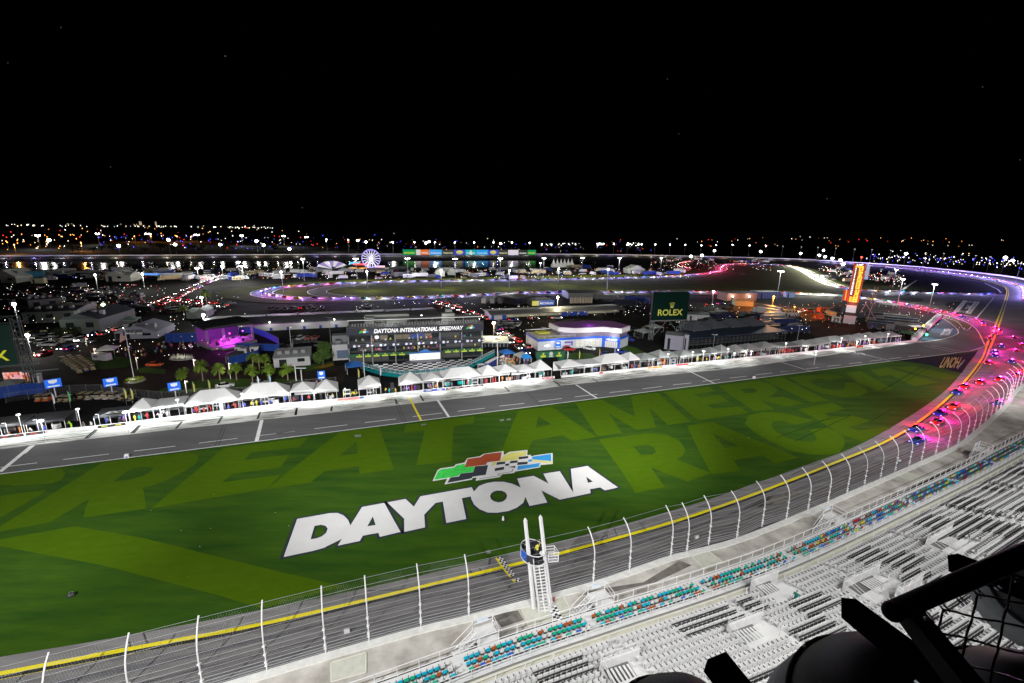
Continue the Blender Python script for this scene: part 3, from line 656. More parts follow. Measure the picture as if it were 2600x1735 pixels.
# ---- seat kinds
ARM = [(.25, -.10, .60, .31, .34, .66), (.262, .02, .0, .298, .07, .6)]
def seat_parts(kind, mc):
    out = []
    if kind == 'small': return [('seat', mc, [(-.2, -.02, .40, .2, .12, .46)]), ('backrest', mc, [(-.2, -.12, .42, .2, -.06, .74)]), ('frame', m_seatd, [(.23, -.08, .50, .28, .30, .56), (-.16, -.04, .1, .16, .02, .34)])]
    if kind == 'folded':
        out.append(('seat', mc, [(-.23, -.04, .40, .23, .03, .80)])); out.append(('backrest', mc, [(-.24, -.12, .42, .24, -.06, .84)]))
        out.append(('frame', m_seatd, [(-.26, -.22, .50, .26, -.13, .60), (-.19, -.30, .10, .19, -.24, .42)]+ARM))  # bar and low panel stand in for shade behind the folded seat
    else:
        out.append(('seat', mc, [(-.24, -.04, .40, .24, .38, .46)])); out.append(('backrest', mc, [(-.24, -.14, .42, .24, -.07, .84)]))
        out.append(('frame', m_seatd, ARM))
    return out
def seat_mb(kind, mc, mb=None):
    mb = mb or MB()
    for nme, mm, bx in seat_parts(kind, mc):
        for x in bx: mb.m(mm).box(*x)
    return mb
TMPL = {}
def tmpl(kind, mc):
    key = (kind, mc.name)
    if key not in TMPL: t = seat_mb(kind, mc); TMPL[key] = (t.v, t.f, [t.ms[i] for i in t.mi])
    return TMPL[key]
m_col = {k: mat('seat %s' % k, c, .45) for k, c in dict(teal=(.0, .42, .26), cyan=(.0, .42, .62), orange=(.42, .09, .01), yellow=(.62, .58, .02), red=(.40, .01, .03), blue=(.01, .10, .58), navy=(.02, .03, .25)).items()}
VOM = [(q('S', 1975, 1505), 4.2, 3.4), (q('S', 1600, 1725), 4.0, 3.2), (q('S', 1925, 1625), 4.4, 3.2), (q('S', 2230, 1500), 6.5, 3.4), (q('S', 2430, 1390), 6.5, 3.6), (q('S', 2350, 1530), 5, 3)]
def on_stand(px, py):                          # the spot on the sloping seats seen at a photo point
    d = CM.to_3x3() @ Vector(((px-1300)/FPX, (867.5-py)/FPX, -1.0)); o = Vector((0, 0, CAMH)); best = None
    t = 20.0
    while t < 160:
        p = o+d*t; i = min(range(0, len(RAIL), 4), key=lambda k: (RAIL[k].x-p.x)**2+(RAIL[k].y-p.y)**2)
        dist = (p-RAIL[i]).dot(RN[i]); z = SZ0+(dist-SD0)*SRISE/SROW
        if p.z < z and dist > 3: return i, dist, p
        t += .15
    return None
VP = []
for (px, py), wdt, dep in VOM:
    r0 = on_stand(px, py)
    if r0: VP.append((r0[0], r0[1], wdt, dep, r0[2]))
seats = []
def add_row(d, z, kindf, colf, name):
    line = [Vector((p.x, p.y, z))+n*d for p, n in zip(RAIL, RN)]
    acc = 0; nxt = 0
    for i in range(len(line)-1):
        a, b_ = line[i], line[i+1]; L_ = (b_-a).length
        if (b_-a).dot(RAIL[i+1]-RAIL[i]) < 0: continue
        while nxt <= acc+L_:
            t = (nxt-acc)/L_ if L_ else 0; s = i*.5+.5*t; p = a.lerp(b_, t)
            nxt += .56
            if (s % 14.5) < 1.25: continue
            if any(abs(i-v[0])*.5 < v[2]/2 and v[1]-v[3]/2 < d < v[1]+v[3]/2 for v in VP): continue
            x, y = proj(p+Vector((0, 0, .5)))
            if not (-60 < x < 2680 and -30 < y < 1800): continue
            dep = (CM.inverted() @ p).z
            seats.append([-dep, p, math.atan2(-RN[i].y, -RN[i].x)-math.pi/2, kindf(s, p), colf(s, p), name, x, y])
        acc += L_
for k in range(3):
    def cf(s, p, k=k):
        far = p.x > 40; r = rnd.random()
        pal = ['teal', 'cyan', 'orange', 'teal', 'cyan'] if not far else ['teal', 'cyan', 'orange', 'blue', 'yellow', 'red', 'teal', 'blue', 'cyan']
        if k == 2 and p.x < 40: pal = ['teal', 'cyan', 'orange', 'teal', 'blue']
        return m_seatw if r < .2 else m_col[rnd.choice(pal)]
    add_row(1.15+.85*k, 5.0+.3*k, lambda s, p: 'small', cf, 'col')
for k in range(NROW):
    z = SZ0+SRISE*k
    def kf(s, p, k=k):
        h = math.sin(int((s+ (k//3)*3.7)/5.2)*12.9898+(k//3)*78.233)*43758.5453; h -= math.floor(h)
        return 'folded' if h < (.42 if p.x < 45 else .6) else 'open'
    add_row(SD0+SROW*k+.15, z, kf, lambda s, p: m_seatw, 'white')
seats.sort(key=lambda a: a[0])
def vis(s): return 0 < s[6] < 2600 and 0 < s[7] < 1735 and not (s[6] > 2230 and s[7] > 1560) and not (1980 < s[6] < 2300 and s[7] > 1580)
near = []; rest = []
for s in seats: (near if len(near) < 300 and vis(s) else rest).append(s)
print('seats', len(seats))
PROT = {}
CN = {'white seat plastic': 'white'}
NAMES = dict(teal='teal green', cyan='bright cyan', orange='burnt orange', yellow='yellow', red='dark red', blue='deep blue', navy='navy')
for dep, p, rz, kind, mc, nm, x, y in near:
    key = (kind, mc.name)
    if nm == 'col':
        cn = NAMES.get(mc.name.replace('seat ', ''), 'white'); lab = '%s stadium seat in the coloured front rows beside the front railing' % cn; grp = '%s seats in the coloured front rows' % cn
    else:
        lab = ('folded white stadium seat with dark frame and shade bars' if kind == 'folded' else 'open white stadium seat with dark armrest')+' among the nearest rows'; grp = ('folded' if kind == 'folded' else 'open')+' white seats of the nearest rows'
    if key not in PROT:
        r0 = thing('stadium_seat', lab, 'seat', p, rz, grp)
        for nme, mm, bx in seat_parts(kind, mc):
            t = B(mm)
            for b4 in bx: t.box(*b4)
            t.build(nme, r0)
        PROT[key] = r0
    else:
        c = copy_tree(PROT[key], p, rz, lab, grp)
V = []; F = []; MI = []; MSL = []
VC = []; FC = []; MIC = []; MSC = []
for dep, p, rz, kind, mc, nm, x, y in rest:
    v, f, mm = tmpl(kind, mc); ca, sa = math.cos(rz), math.sin(rz)
    VV, FF, MM, SS = (VC, FC, MIC, MSC) if nm == 'col' else (V, F, MI, MSL)
    o = len(VV); VV += [(p.x+a.x*ca-a.y*sa, p.y+a.x*sa+a.y*ca, p.z+a.z) for a in v]
    FF += [tuple(o+i for i in g_) for g_ in f]
    for m__ in mm:
        if m__ not in SS: SS.append(m__)
        MM.append(SS.index(m__))
for nm, VV, FF, MM, SS, lab in (('white_seats', V, F, MI, MSL, 'white stadium seats filling the farther rows of the grandstand'), ('coloured_seats', VC, FC, MIC, MSC, 'multicoloured stadium seats in the front rows curving away to the right')):
    me = bpy.data.meshes.new(nm); me.from_pydata(VV, [], FF)
    for k in SS: me.materials.append(k)
    me.polygons.foreach_set('material_index', MM); me.update(); o = bpy.data.objects.new(nm, me); C.objects.link(o); tag(o, lab, 'seats', kind='stuff')
# ---- aisles: pale steps with short black ended rails
ai = B(m_steel)
for s in range(0, int(len(RAIL)*.5), 1):
    if abs((s % 14.5)-.6) > .5: continue
    i = int(s/.5)
    for k in range(0, NROW-2, 3):
        a = RAIL[i]+RN[i]*(SD0+SROW*k); a = Vector((a.x, a.y, SZ0+SRISE*k)); x, y = proj(a)
        if not (0 < x < 2600 and y < 1760): continue
        b_ = a+RN[i]*SROW*1.2+Vector((0, 0, SRISE*1.2)); ai.path([a, a+Vector((0, 0, .9)), b_+Vector((0, 0, .9)), b_], .03, 4)
ai.build('aisle_rail', stand)
# ---- entrance wells in the seating
for i, d, wdt, dep, p in VP:
    t = (RAIL[i+1]-RAIL[i]); t.z = 0; t.normalize(); n = RN[i]; z = SZ0+(d-dep/2-SD0)*SRISE/SROW
    r0 = thing('entrance_well', 'white railed stairwell opening in the seating, %s' % {0: 'the upper one nearest the coloured rows', 1: 'low in the middle of the picture bottom', 2: 'just above the round floodlight hood', 3: 'to the left of the black handrail end', 4: 'far right above the wire mesh', 5: 'between the black beam and the handrail'}[VP.index((i, d, wdt, dep, p))], 'stairwell', (p.x, p.y, z), math.atan2(t.y, t.x))
    b_ = B(m_seatg).box(-wdt/2, -dep/2, .32, wdt/2-1.2, dep/2, .36); b_.build('well_floor', r0)
    b_ = B(m_tread)
    for k in range(7): b_.box(wdt/2-1.5+.0-k*.42, -dep/2+.2, .40+.04*k, wdt/2-1.3-k*.42, dep/2-.3, .44+.04*k)
    b_.build('step', r0)
    b_ = B(m_tread).box(-wdt/2-.1, -dep/2-.1, 0, -wdt/2, dep/2, 1.0); b_.box(-wdt/2, dep/2, 0, wdt/2, dep/2+.1, 1.4); b_.build('side_wall', r0)
    b_ = B(m_steel)
    for y0, z1 in ((-dep/2, 1.2), (dep/2, 2.1)):
        for zz in (z1, z1-.4, z1-.8): b_.tube((-wdt/2, y0, zz), (wdt/2, y0, zz+(.0)), .03, n=4)
        for k in range(5): b_.tube((-wdt/2+wdt*k/4, y0, 0), (-wdt/2+wdt*k/4, y0, z1), .035, n=4)
    for zz in (.9, .5): b_.tube((-wdt/2, -dep/2, zz+.3), (-wdt/2, dep/2, zz+1.2), .03, n=4)
    b_.build('guard_rail', r0)
# ---- landings that jut over the service strip, each with a sign panel and a stair
m_sign = mat('pale blue sign', (.55, .62, .70), .5)
land = [('L4',1455,1300,'leftmost landing','left'),('L5',110,1200,'landing left of the checkered apron','left'),('L5',1090,905,'landing right of the flag stand','left'),('L6',1095,560,'landing past the second yellow pad','left'),('L6',1410,430,'landing at the middle of the curve','left'),('F',2190,1030,'farthest landing on the right','left')]
for c, x, y, lab, sd in land[1:4]+land[5:]:
    p = P(*q(c, x, y), 5.0); i = min(range(len(RAIL)), key=lambda k: (RAIL[k].x-p.x)**2+(RAIL[k].y-p.y)**2); t = RAIL[min(i+1, len(RAIL)-1)]-RAIL[i]; n = RN[i]
    o = RAIL[i]-n*.1; r0 = thing('stair_landing', 'white railed stair landing with a sign, the %s' % lab, 'landing', (o.x, o.y, 4.98), math.atan2(t.y, t.x), 'stair landings in front of the coloured seats')
    B(m_tread).box(-1.1, -.1, -.12, 1.1, 1.9, .0).build('landing_floor', r0)
    b_ = B(m_steel)
    for a, bq in ((-1.1, 0), (-1.1, 1.9), (1.1, 1.9), (1.1, 0)): b_.tube((a, bq, -2), (a, bq, 1.25), .06, n=4)
    for zz in (1.2, .65, .1): b_.path([(1.1, 0, zz), (1.1, 1.9, zz), (-1.1, 1.9, zz)], .04, 4)
    b_.build('landing_rail', r0)
    B(m_sign).box(-.6, 1.93, .5, .6, 1.97, 1.05).build('sign_panel', r0)
    b_ = B(m_tread)
    for k in range(8): b_.box(-1.4-.28*k, .5, -.2-.22*k, -1.1-.28*k, 1.7, -.15-.22*k)
    b_.build('stair', r0)
    b_ = B(m_steel)
    for yy in (.5, 1.7): b_.tube((-1.1, yy, 1.1), (-3.4, yy, -.8), .035, n=4); b_.tube((-1.1, yy, .2), (-3.4, yy, -1.7), .05, n=4)
    b_.build('stair_rail', r0)
# a spectator in a dark green jacket walking up the seats
r0 = on_stand(*q('L6', 785, 1065))
if r0: person((.0, .13, .11), (.0, .13, .11), tuple(r0[2]-Vector((0, 0, .2))), 2.2, 'spectator in a dark green hooded coat walking between the white seats', pose=2, cap=(.0, .12, .10))
# ================================================================== turn, back stretch, road course, lake
m_line = m_white
tb = B(m_turn); inn = [INN[i] for i in range(ij+8, len(INN)-1)]
mid = [a.lerp(Vector((b.x, b.y, b.z-1.0)), .5)-Vector((0, 0, .4)) for a, b in zip(inn, BO)]
bo = [Vector((b.x, b.y, b.z-1.0)) for b in BO]
ribbon(tb, inn, mid); ribbon(tb, mid, bo); struct('turn_banking', tb)
yl2 = B(m_yellow); band(yl2, inn, -1.0, -.3, .04); band(yl2, inn, .3, 1.0, .12); struct('yellow_turn_line', yl2)
ow = B(m_wwall); nn_ = normals(BO)
sweep(ow, BO, [(-.4, -1.4), (-.4, .3), (.5, .3), (.5, -1.5)][::-1], nn_); tag(ow.build('turn_wall'), 'long white wall along the top of the far banked turn and back stretch', 'wall')
em = B(mat('bank slope', (.02, .022, .012), .95, var=.4, vs=.1)); ribbon(em, [p+n*.4+Vector((0, 0, -.6)) for p, n in zip(BO, nn_)], [Vector((p.x, p.y, -.28))+n*14 for p, n in zip(BO, nn_)]); struct('bank_embankment', em)
# paved run-off inside the turn
ro = B(m_turn); ye = [p for p in INN if proj(p)[0] > 2480 and 748 < proj(p)[1] < 892]
pp = [P(a, b, -.06) for a, b in [(2190,735),(2280,741),(2365,745),(2460,746),(2552,747)]]+[Vector((p.x, p.y, -.06)) for p in reversed(ye)]+[P(a, b, -.06) for a, b in [(2500,886),(2470,893),(2320,880),(2345,862),(2380,850),(2375,820),(2335,798),(2330,790),(2230,768),(2190,758)]]
ro.poly(pp); struct('run_off_paving', ro)
tg = B(m_turf)
tg.poly([P(a, b, -.10) for a, b in [(545,742),(600,731),(680,722),(900,711),(1300,703),(1640,696),(1760,686),(1800,672),(1880,665),(2000,668),(2070,685),(2110,705),(2165,729),(2240,733),(2180,752),(2000,748),(1700,750),(1300,753),(900,768),(700,770),(640,767),(560,757)]])
struct('infield_turf', tg)
# inside of the far turn, dark grass
RC = [(-60,1752),(0,1740),(400,1650),(698,1606),(1176,1492),(1491,1416),(1800,1325),(2100,1214),(2299,1125),(2440,1040),(2520,968),(2560,915),(2556,883),(2523,839),(2478,815),(2412,798),(2323,778),(2235,763),(2146,752),(2080,748),(1934,744),(1757,742),(1500,742.5),(1350,744),(1180,751),(1007,757),(860,759),(760,758),(713,755),(680,751),(664,746),(672,739),(700,732),(760,726),(860,720),(1000,715.5),(1200,712.5),(1350,710.5),(1449,709),(1628,705),(1747,699.5),(1806,693),(1830,686),(1832,678),(1848,671.5),(1896,670.5),(1950,671.5),(2000,675.5),(2033,683),(2061,697),(2088,712),(2121,725),(2157,733),(2199,737.5),(2282,741.5),(2365,745),(2460,747),(2530,747.5)]
k0 = 12
course = resample(spline([P(a, b, 0.06) for a, b in RC[k0:]], 6), 6.0)
rc = B(m_course); band(rc, course, -6.5, 6.5, 0); struct('road_course', rc)
kb = B(m_white); band(kb, course, -6.8, -6.35, .03); band(kb, course, 6.35, 6.8, .03); struct('course_edge_line', kb)
l2 = resample(spline([P(a, b, .03) for a, b in q('K2', [(1000,676),(800,690),(640,705),(540,728),(520,745),(560,765),(700,782),(900,790)])], 6), 6.0)
r2 = B(m_course); band(r2, l2, -6, 6, 0); struct('short_course', r2); k2_ = B(m_white); band(k2_, l2, -6.3, -5.9, .05); band(k2_, l2, 5.9, 6.3, .05); struct('short_course_line', k2_)
# painted panels by the turn
def quad3(c, o, r, u): return g1(c, *o), g1(c, *r), g1(c, *u)
bl_ = B(mat('painted blue run-off', (.012, .07, .14), .8, var=.2, vs=.3)); bl_.poly(G('L2', [(1735,322),(1800,362),(1840,400),(1853,425),(1835,440),(1780,460),(1690,478),(1590,488),(1560,484),(1650,400)], .03)); struct('blue_run_off', bl_)
gp_ = B(mat('painted green island', (.10, .115, .01), .9)); gp_.poly(G('L2', [(1735,300),(1850,335),(1955,378),(1932,402),(1910,405),(1860,375),(1800,330)], .03)); struct('green_island', gp_)
nv = B(mat('painted navy run-off', (.005, .005, .016), .9)); nv.poly(G('L2', [(1340,632),(1960,576),(2003,562),(1980,600),(1935,655),(1885,728),(1650,668),(1500,643)], .04)); struct('navy_run_off', nv)
tx = MB().m(mat('field paint gold', (.45, .36, .10), .8))
o, r, u = g1('L2', 1722, 690, .05), g1('L2', 1846, 690, .05), g1('L2', 1700, 618, .05)
def text_aff(mb, s, o, r, u, bold=.02):      # writing stretched on the ground from origin to right end and up
    t = MB(); text_mb(t, s, (0, 0, 0), (1, 0, 0), (0, 1, 0), 1.0, bold=bold)
    xs = [v.x for v in t.v]; ys = [v.y for v in t.v]; x0, x1, y0, y1 = min(xs), max(xs), min(ys), max(ys)
    fs = t.f; n = (r-o).cross(u-o)
    vv = [o+(r-o)*((v.x-x0)/(x1-x0))+(u-o)*((v.y-y0)/(y1-y0)) for v in t.v]
    mb.add(vv, fs if n.z > 0 else [f[::-1] for f in fs])
text_aff(tx, 'UNOH', g1('L2', 1710, 690, .06), g1('L2', 1850, 690, .06), g1('L2', 1760, 608, .06)); struct('painted_gold_lettering', tx)
tw = MB().m(m_white); text_aff(tw, 'UNIVERSITY', g1('L2', 1855, 697, .06), g1('L2', 1912, 632, .06), g1('L2', 1848, 688, .06), .0)
text_aff(tw, 'DAYTONA', g1('N6', 1390, 955, .06), g1('N6', 1490, 960, .06), g1('N6', 1440, 880, .06)); struct('painted_white_lettering', tw)
bp_ = B(m_black); bp_.poly(G('N6', [(1540,692),(1655,560),(1835,572),(1730,710)], .02)); struct('black_sponsor_panel', bp_)
bw = B(m_white)
for a, b, c, d in ((1550,690,1665,556),(1580,694,1690,560),(1690,706,1800,568),(1722,712,1832,574)): stripe(bw, g1('N6', a, b), g1('N6', c, d), 1.1, .05)
text_aff(bw, 'ROLEX', g1('N6', 1590, 690, .05), g1('N6', 1690, 700, .05), g1('N6', 1610, 668, .05), .02); text_aff(bw, 'ROLEX', g1('N6', 1680, 580, .05), g1('N6', 1800, 585, .05), g1('N6', 1695, 562, .05), .02); text_aff(bw, '24', g1('N6', 1670, 650, .05), g1('N6', 1720, 655, .05), g1('N6', 1700, 610, .05), .02)
struct('sponsor_panel_lettering', bw)
dp = B(mat('dark asphalt patch', (.03, .03, .03), .9)); dp.poly(G('N6', [(1440,600),(1490,575),(1600,570),(1640,575),(1560,665),(1480,640)], .01)); dp.poly(G('N6', [(920,530),(1100,522),(1200,545),(1180,570),(1000,568),(940,552)], .01)); struct('asphalt_patch', dp)
dl = B(m_black)
sh = spline([g1('N6', *a) for a in [(590,492),(800,485),(960,478),(1140,494)]], 6); band(dl, [Vector((p.x, p.y, .0)) for p in sh], -8, 8, .02); struct('infield_ditch', dl)
wl3 = B(m_white)
stripe(wl3, g1('N6', 945, 440), g1('N6', 1120, 325), 2.0, .03); stripe(wl3, g1('N6', 820, 445), g1('N6', 945, 440), 2.0, .03); stripe(wl3, g1('N6', 2085, 470), g1('N6', 2050, 430), 1.2, .03); stripe(wl3, g1('N6', 2050, 430), g1('N6', 1900, 360), 1.2, .03)
struct('turn_marking', wl3)
# lake
lm = bpy.data.materials.new('lake water'); lm.use_nodes = True; n = lm.node_tree; b = n.nodes['Principled BSDF']
b.inputs['Base Color'].default_value = (.004, .008, .010, 1); b.inputs['Roughness'].default_value = .16; b.inputs['IOR'].default_value = 1.33
nz = n.nodes.new('ShaderNodeTexNoise'); nz.inputs['Scale'].default_value = .25; nz.inputs['Detail'].default_value = 4; bp = n.nodes.new('ShaderNodeBump'); bp.inputs['Strength'].default_value = .6; bp.inputs['Distance'].default_value = .3
n.links.new(nz.outputs[0], bp.inputs['Height']); n.links.new(bp.outputs[0], b.inputs['Normal'])
struct('lake_water', B(lm).poly([P(a, b_, -.15) for a, b_ in [(-200,667),(0,666),(300,665),(600,664.5),(1000,663.5),(1300,662.5),(1500,663),(1530,668),(1450,675),(1300,679),(1000,681),(700,682),(400,684),(0,686),(-200,688)]]))
# dark field inside the far turn
df = B(mat('dark turn grass', (.018, .02, .006), .95, var=.3, vs=.05)); df.poly([P(a, b_, -.12) for a, b_ in [(2240,690),(2345,700),(2434,712),(2500,724),(2535,738),(2460,742),(2300,738),(2200,733),(2150,715)]]); struct('turn_grass', df)

# ---------------------------------------------------------------- light poles: a mast with a cross bar and lamp heads
m_mast = mat('galvanised mast', (.20, .21, .21), .5, metal=.2)
LAMPC = dict(w=(1, 1, .95), o=(1, .35, .05), g=(.75, 1, .9), y=(1, .85, .5))
def pole(x, y, h, lab, grp, kind='w', heads=2, head=.8, power=0, es=40, name='light_pole', cat='light pole', lcol=None, thin=.16):
    p = P(x, y, h); b_ = Vector((p.x, p.y, 0)); a = math.atan2(b_.y, b_.x)-math.pi/2
    r0 = thing(name, lab, cat, b_, a, grp)
    mb = B(m_mast).tube((0, 0, 0), (0, 0, h), thin*1.3, thin*.7, 6); 
    if heads > 1: mb.box(-heads*head*.55, -.08, h-.08, heads*head*.55, .08, h+.08)
    mb.build('mast', r0)
    gm = glow('lamp %s %d' % (kind, es), LAMPC[kind], es)
    for k in range(heads):
        xx = (k-(heads-1)/2)*head*1.15; hb = B(m_dark).rings([[(xx+head*.42*math.cos(t)*s, -.1-.3+head*.35*math.sin(t)*s, h+dz) for t in [2*math.pi*i/8 for i in range(8)]] for s, dz in ((1, .0), (.9, .22), (.4, .38))]); hb.build('lamp_hood', r0)
        MB().m(gm).ball((xx, -.4, h-.06), head*.40, 8, 4, .8).build('lamp', r0)
    if power: lamp('pole_light', 'POINT', b_+Vector((0, 0, h-.8))-Vector((math.cos(a+math.pi/2), math.sin(a+math.pi/2), 0))*1.0, power, lcol or LAMPC[kind], size=.4)
    return r0
bsp = [('K1',320,262,2),('K1',830,248,2),('K1',1260,250,3),('K1',1675,257,3),('K1',2060,263,2),('K2',235,268,2),('K2',430,277,2),('K2',600,297,1),('K2',785,300,1),('K2',1165,318,1),('K2',1350,320,1),('K2',1525,320,1),('K2',1695,322,1),('K2',1860,322,1),('K2',2025,322,1),('K2',2182,322,1),('K2',2332,325,1),('K3',150,325,1),('K3',868,335,1),('K3',985,340,1),('K3',1105,338,1),('K3',1222,340,1),('K3',1348,340,1),('K3',1477,342,1),('K3',1615,347,1),('K3',1740,345,1),('K3',1880,342,1),('K3',2025,347,1),('K3',2163,350,1)]
for i, (c, x, y, hd) in enumerate(bsp):
    pole(*q(c, x, y), 21, 'tall single mast with white lamp standing behind the back stretch wall' if hd == 1 else 'tall mast with a wide bank of white lamps beyond the lake', 'single masts behind the back stretch' if hd == 1 else 'wide masts beyond the lake', heads=hd, head=2.8 if hd == 1 else 3.4, power=60000 if c == 'K1' or (c == 'K2' and x < 2400 and i % 2) else 0, es=24)  # lamp heads enlarged, their size stands in for glare
for i, (c, x, y) in enumerate([('K4',138,380),('K4',308,387),('K4',460,392),('K4',625,400),('K4',797,408),('K4',955,412),('K4',1128,420),('K4',1450,440),('K4',1615,447),('K4',1780,458),('K4',1910,467),('K4',2042,478),('K4',2322,540)]):
    pole(*q(c, x, y), 24 if x < 1400 else 22, 'slim mast with a small twin lamp behind the wall of the banked turn', 'slim masts around the banked turn', heads=2, head=.9, power=0, es=3)
inner = [('K1',1680,540,12,2,1.3),('K1',2030,488,16,2,1.2),('K1',2062,522,12,2,1.2),('K2',397,462,18,2,1.4),('K2',850,460,18,3,1.2),('K2',1290,457,18,3,1.2),('K2',1698,460,18,3,1.2),('K2',2083,457,18,3,1.2),('K3',273,455,18,3,1.0),('K3',600,453,18,3,1.0),('K3',918,453,18,3,1.0),('K3',1275,453,16,2,1.2),('K4',120,610,20,4,.8)]
for i, (c, x, y, h, hd, hs) in enumerate(inner):
    pole(*q(c, x, y), h, 'mast with a short row of white lamps standing along the lake shore', 'masts along the lake shore', heads=hd, head=hs*1.25, power=26000, es=14)
stars = [('K1',418,300,20),('K1',1435,300,22),('K1',1492,340,14),('K1',1012,350,12),('K1',1878,340,14),('K1',2186,310,20),('K1',2248,345,14),('K2',285,378,9),('K2',868,305,18),('K2',937,318,16),('K2',1475,315,18),('K2',1448,327,16),('K2',2085,330,18),('K3',1525,440,8),('K3',1620,432,10),('K3',1725,393,12),('K3',2120,400,14),('K4',300,447,10),('K4',510,420,14),('K4',525,478,8),('K4',592,493,8),('K4',667,510,8),('K4',690,545,6),('K4',1268,450,20),('K4',2180,485,20),('K4',2248,513,14),('K4',472,464,10)]
for i, (c, x, y, h) in enumerate(stars):
    pole(*q(c, x, y), h, 'dazzling round white lamp on a mast in the far distance', 'dazzling far lamps', heads=1, head=5.5, power=0, es=25)  # oversized lamp globes stand in for glare
for i, (c, x, y, h, pw) in enumerate([('K1',810,598,10,9000),('K1',1213,590,10,9000),('K1',1890,525,10,9000),('K2',215,572,14,14000),('K2',945,568,14,14000),('K2',1577,560,14,14000),('K2',2160,560,14,14000),('K3',243,498,12,12000),('K3',400,545,14,14000),('K3',820,550,16,10000),('K1',230,1110,7,3500),('K1',118,845,14,5000),('K1',878,850,9,3000),('K1',1717,790,9,3000),('K1',1732,938,6,3000),('K4',1240,683,17,22000),('K4',1533,730,18,26000),('K4',1180,595,16,12000),('N4',1105,75,9,9000),('N4',275,405,8,4500),('N5',880,100,9,5000)]):
    near_ = c in ('N4', 'N5') or (c == 'K1' and y > 700) or c == 'K4'
    pole(*q(c, x, y), h, ['mast with a dazzling lamp over the camping field'][0] if not near_ else {('K1',230):'lamp mast beside the green billboard at the left edge',('K1',118):'tall lamp mast with an open lattice top behind the left billboard',('K1',878):'lamp mast next to the palm by the access road',('K1',1717):'lamp mast next to the floodlit palm near the road fork',('K1',1732):'low lamp mast by the white tents near the road fork',('K4',1240):'left one of two masts on the paving inside the turn',('K4',1533):'right one of two masts on the paving inside the turn',('K4',1180):'short white lamp mast right of the lap tower',('N4',1105):'dazzling yellowish lamp mast beside the blue tyre truck',('N4',275):'dazzling lamp at the bend of the garage road',('N5',880):'dazzling greenish lamp mast right of the green billboard'}[(c, x)], 'masts over the camping field' if not near_ else None, heads=1 if not (c == 'K4') else 3, head=1.7 if c != 'K4' else .8, power=pw, es=30, kind={'N4': 'y', 'N5': 'g'}.get(c, 'w'))
for i, (c, x, y) in enumerate([('K1',415,210),('K1',1145,270),('K1',1285,270),('K1',1508,270),('K1',1632,270),('K1',690,325),('K1',120,340),('K1',60,320),('K4',465,303),('K4',665,312),('K4',698,312),('K4',900,318),('K4',985,312),('K4',1190,312),('K4',1255,322),('K4',1470,333),('K4',1597,332),('K4',1845,447),('K4',1620,495)]):
    pole(*q(c, x, y), 12, 'amber street lamp shining in the far town', 'amber street lamps of the far town', kind='o', heads=1, head=2.6 if c == 'K1' and y == 270 else 1.9, power=60000 if c == 'K1' and y in (270, 325, 340) else 0, es=8, name='street_lamp', cat='street lamp')
# far town: thousands of small lights on the dark plain, one mass
tl_ = {}
rn = random.Random(3)
def speck(col, x, y, s, z=4.0, es=6):
    p = P(x, y, z); d = p.length; w_ = s*d/FPX*.30
    mb = tl_.setdefault((col, es), MB().m(glow('town light %.2f %.2f %.2f %d' % (*col, es), col, es)))
    mb.add([(p.x-w_, p.y, p.z-w_), (p.x+w_, p.y, p.z-w_), (p.x+w_, p.y, p.z+w_), (p.x-w_, p.y, p.z+w_), (p.x, p.y+w_, p.z), (p.x, p.y-w_, p.z)], [(0,1,5),(1,2,5),(2,3,5),(3,0,5),(1,0,4),(2,1,4),(3,2,4),(0,3,4)])
W, O, BL, RD, GN, WM = (1, 1, .95), (1, .35, .06), (.06, .06, 1), (1, .03, .02), (.3, 1, .5), (1, .8, .5)
for _ in range(85): x = rn.uniform(0, 700)**1.0; speck(rn.choice([W, W, WM]), x, 568.5+x*.0095+rn.gauss(3.2, 1.2), rn.uniform(.9, 2.0), 10)
for _ in range(40): x = rn.uniform(0, 760); speck(rn.choice([W, WM, O, O, RD]), x, rn.uniform(578, 600), rn.uniform(.8, 2.2), 6)
for _ in range(45): x = rn.uniform(0, 240); speck(rn.choice([O, O, O, WM, W, RD]), x, rn.uniform(596, 634), rn.uniform(1, 2.8), 5)
for _ in range(110): x = rn.uniform(240, 720); speck(rn.choice([BL, BL, BL, W, WM, RD]), x, rn.uniform(596, 632), rn.uniform(.8, 2.0), 3)
for _ in range(130): x = rn.uniform(650, 1700); speck(rn.choice([BL, BL, BL, BL, W, W, WM, O, RD]), x, 577+(x-650)*.0125+rn.betavariate(4, 1.6)*52, rn.uniform(.7, 2.0), 3)
for _ in range(60): x = rn.choice([rn.uniform(1375, 1475), rn.uniform(1585, 1625), rn.uniform(1515, 1535)]); speck(W, x, rn.uniform(617, 624), rn.uniform(1.2, 3.2), 8)
for _ in range(170): x = rn.uniform(2200, 2600); speck(rn.choice([BL, BL, W, W, WM]), x, 645+(x-2200)*.035+rn.gauss(9, 7), rn.uniform(.8, 2.2), 3)
for _ in range(60): x = rn.uniform(1700, 2600); speck(rn.choice([RD, O, O, WM, W]), x, rn.uniform(600, 626), rn.uniform(.8, 1.8), 10)
for _ in range(420): x = rn.uniform(0, 1750); speck(rn.choice([W, W, W, WM, RD, BL, O]), x, rn.uniform(682, 708), rn.uniform(.7, 1.8), 1.8, 4)
for _ in range(190): x = rn.uniform(0, 420); speck(rn.choice([W, W, WM, RD]), x, rn.uniform(722, 792), rn.uniform(.7, 1.6), 1.6, 4)
for _ in range(120): x = rn.uniform(1650, 1960); speck(rn.choice([W, W, WM, RD]), x, rn.uniform(655, 686), rn.uniform(.7, 1.7), 1.6, 4)
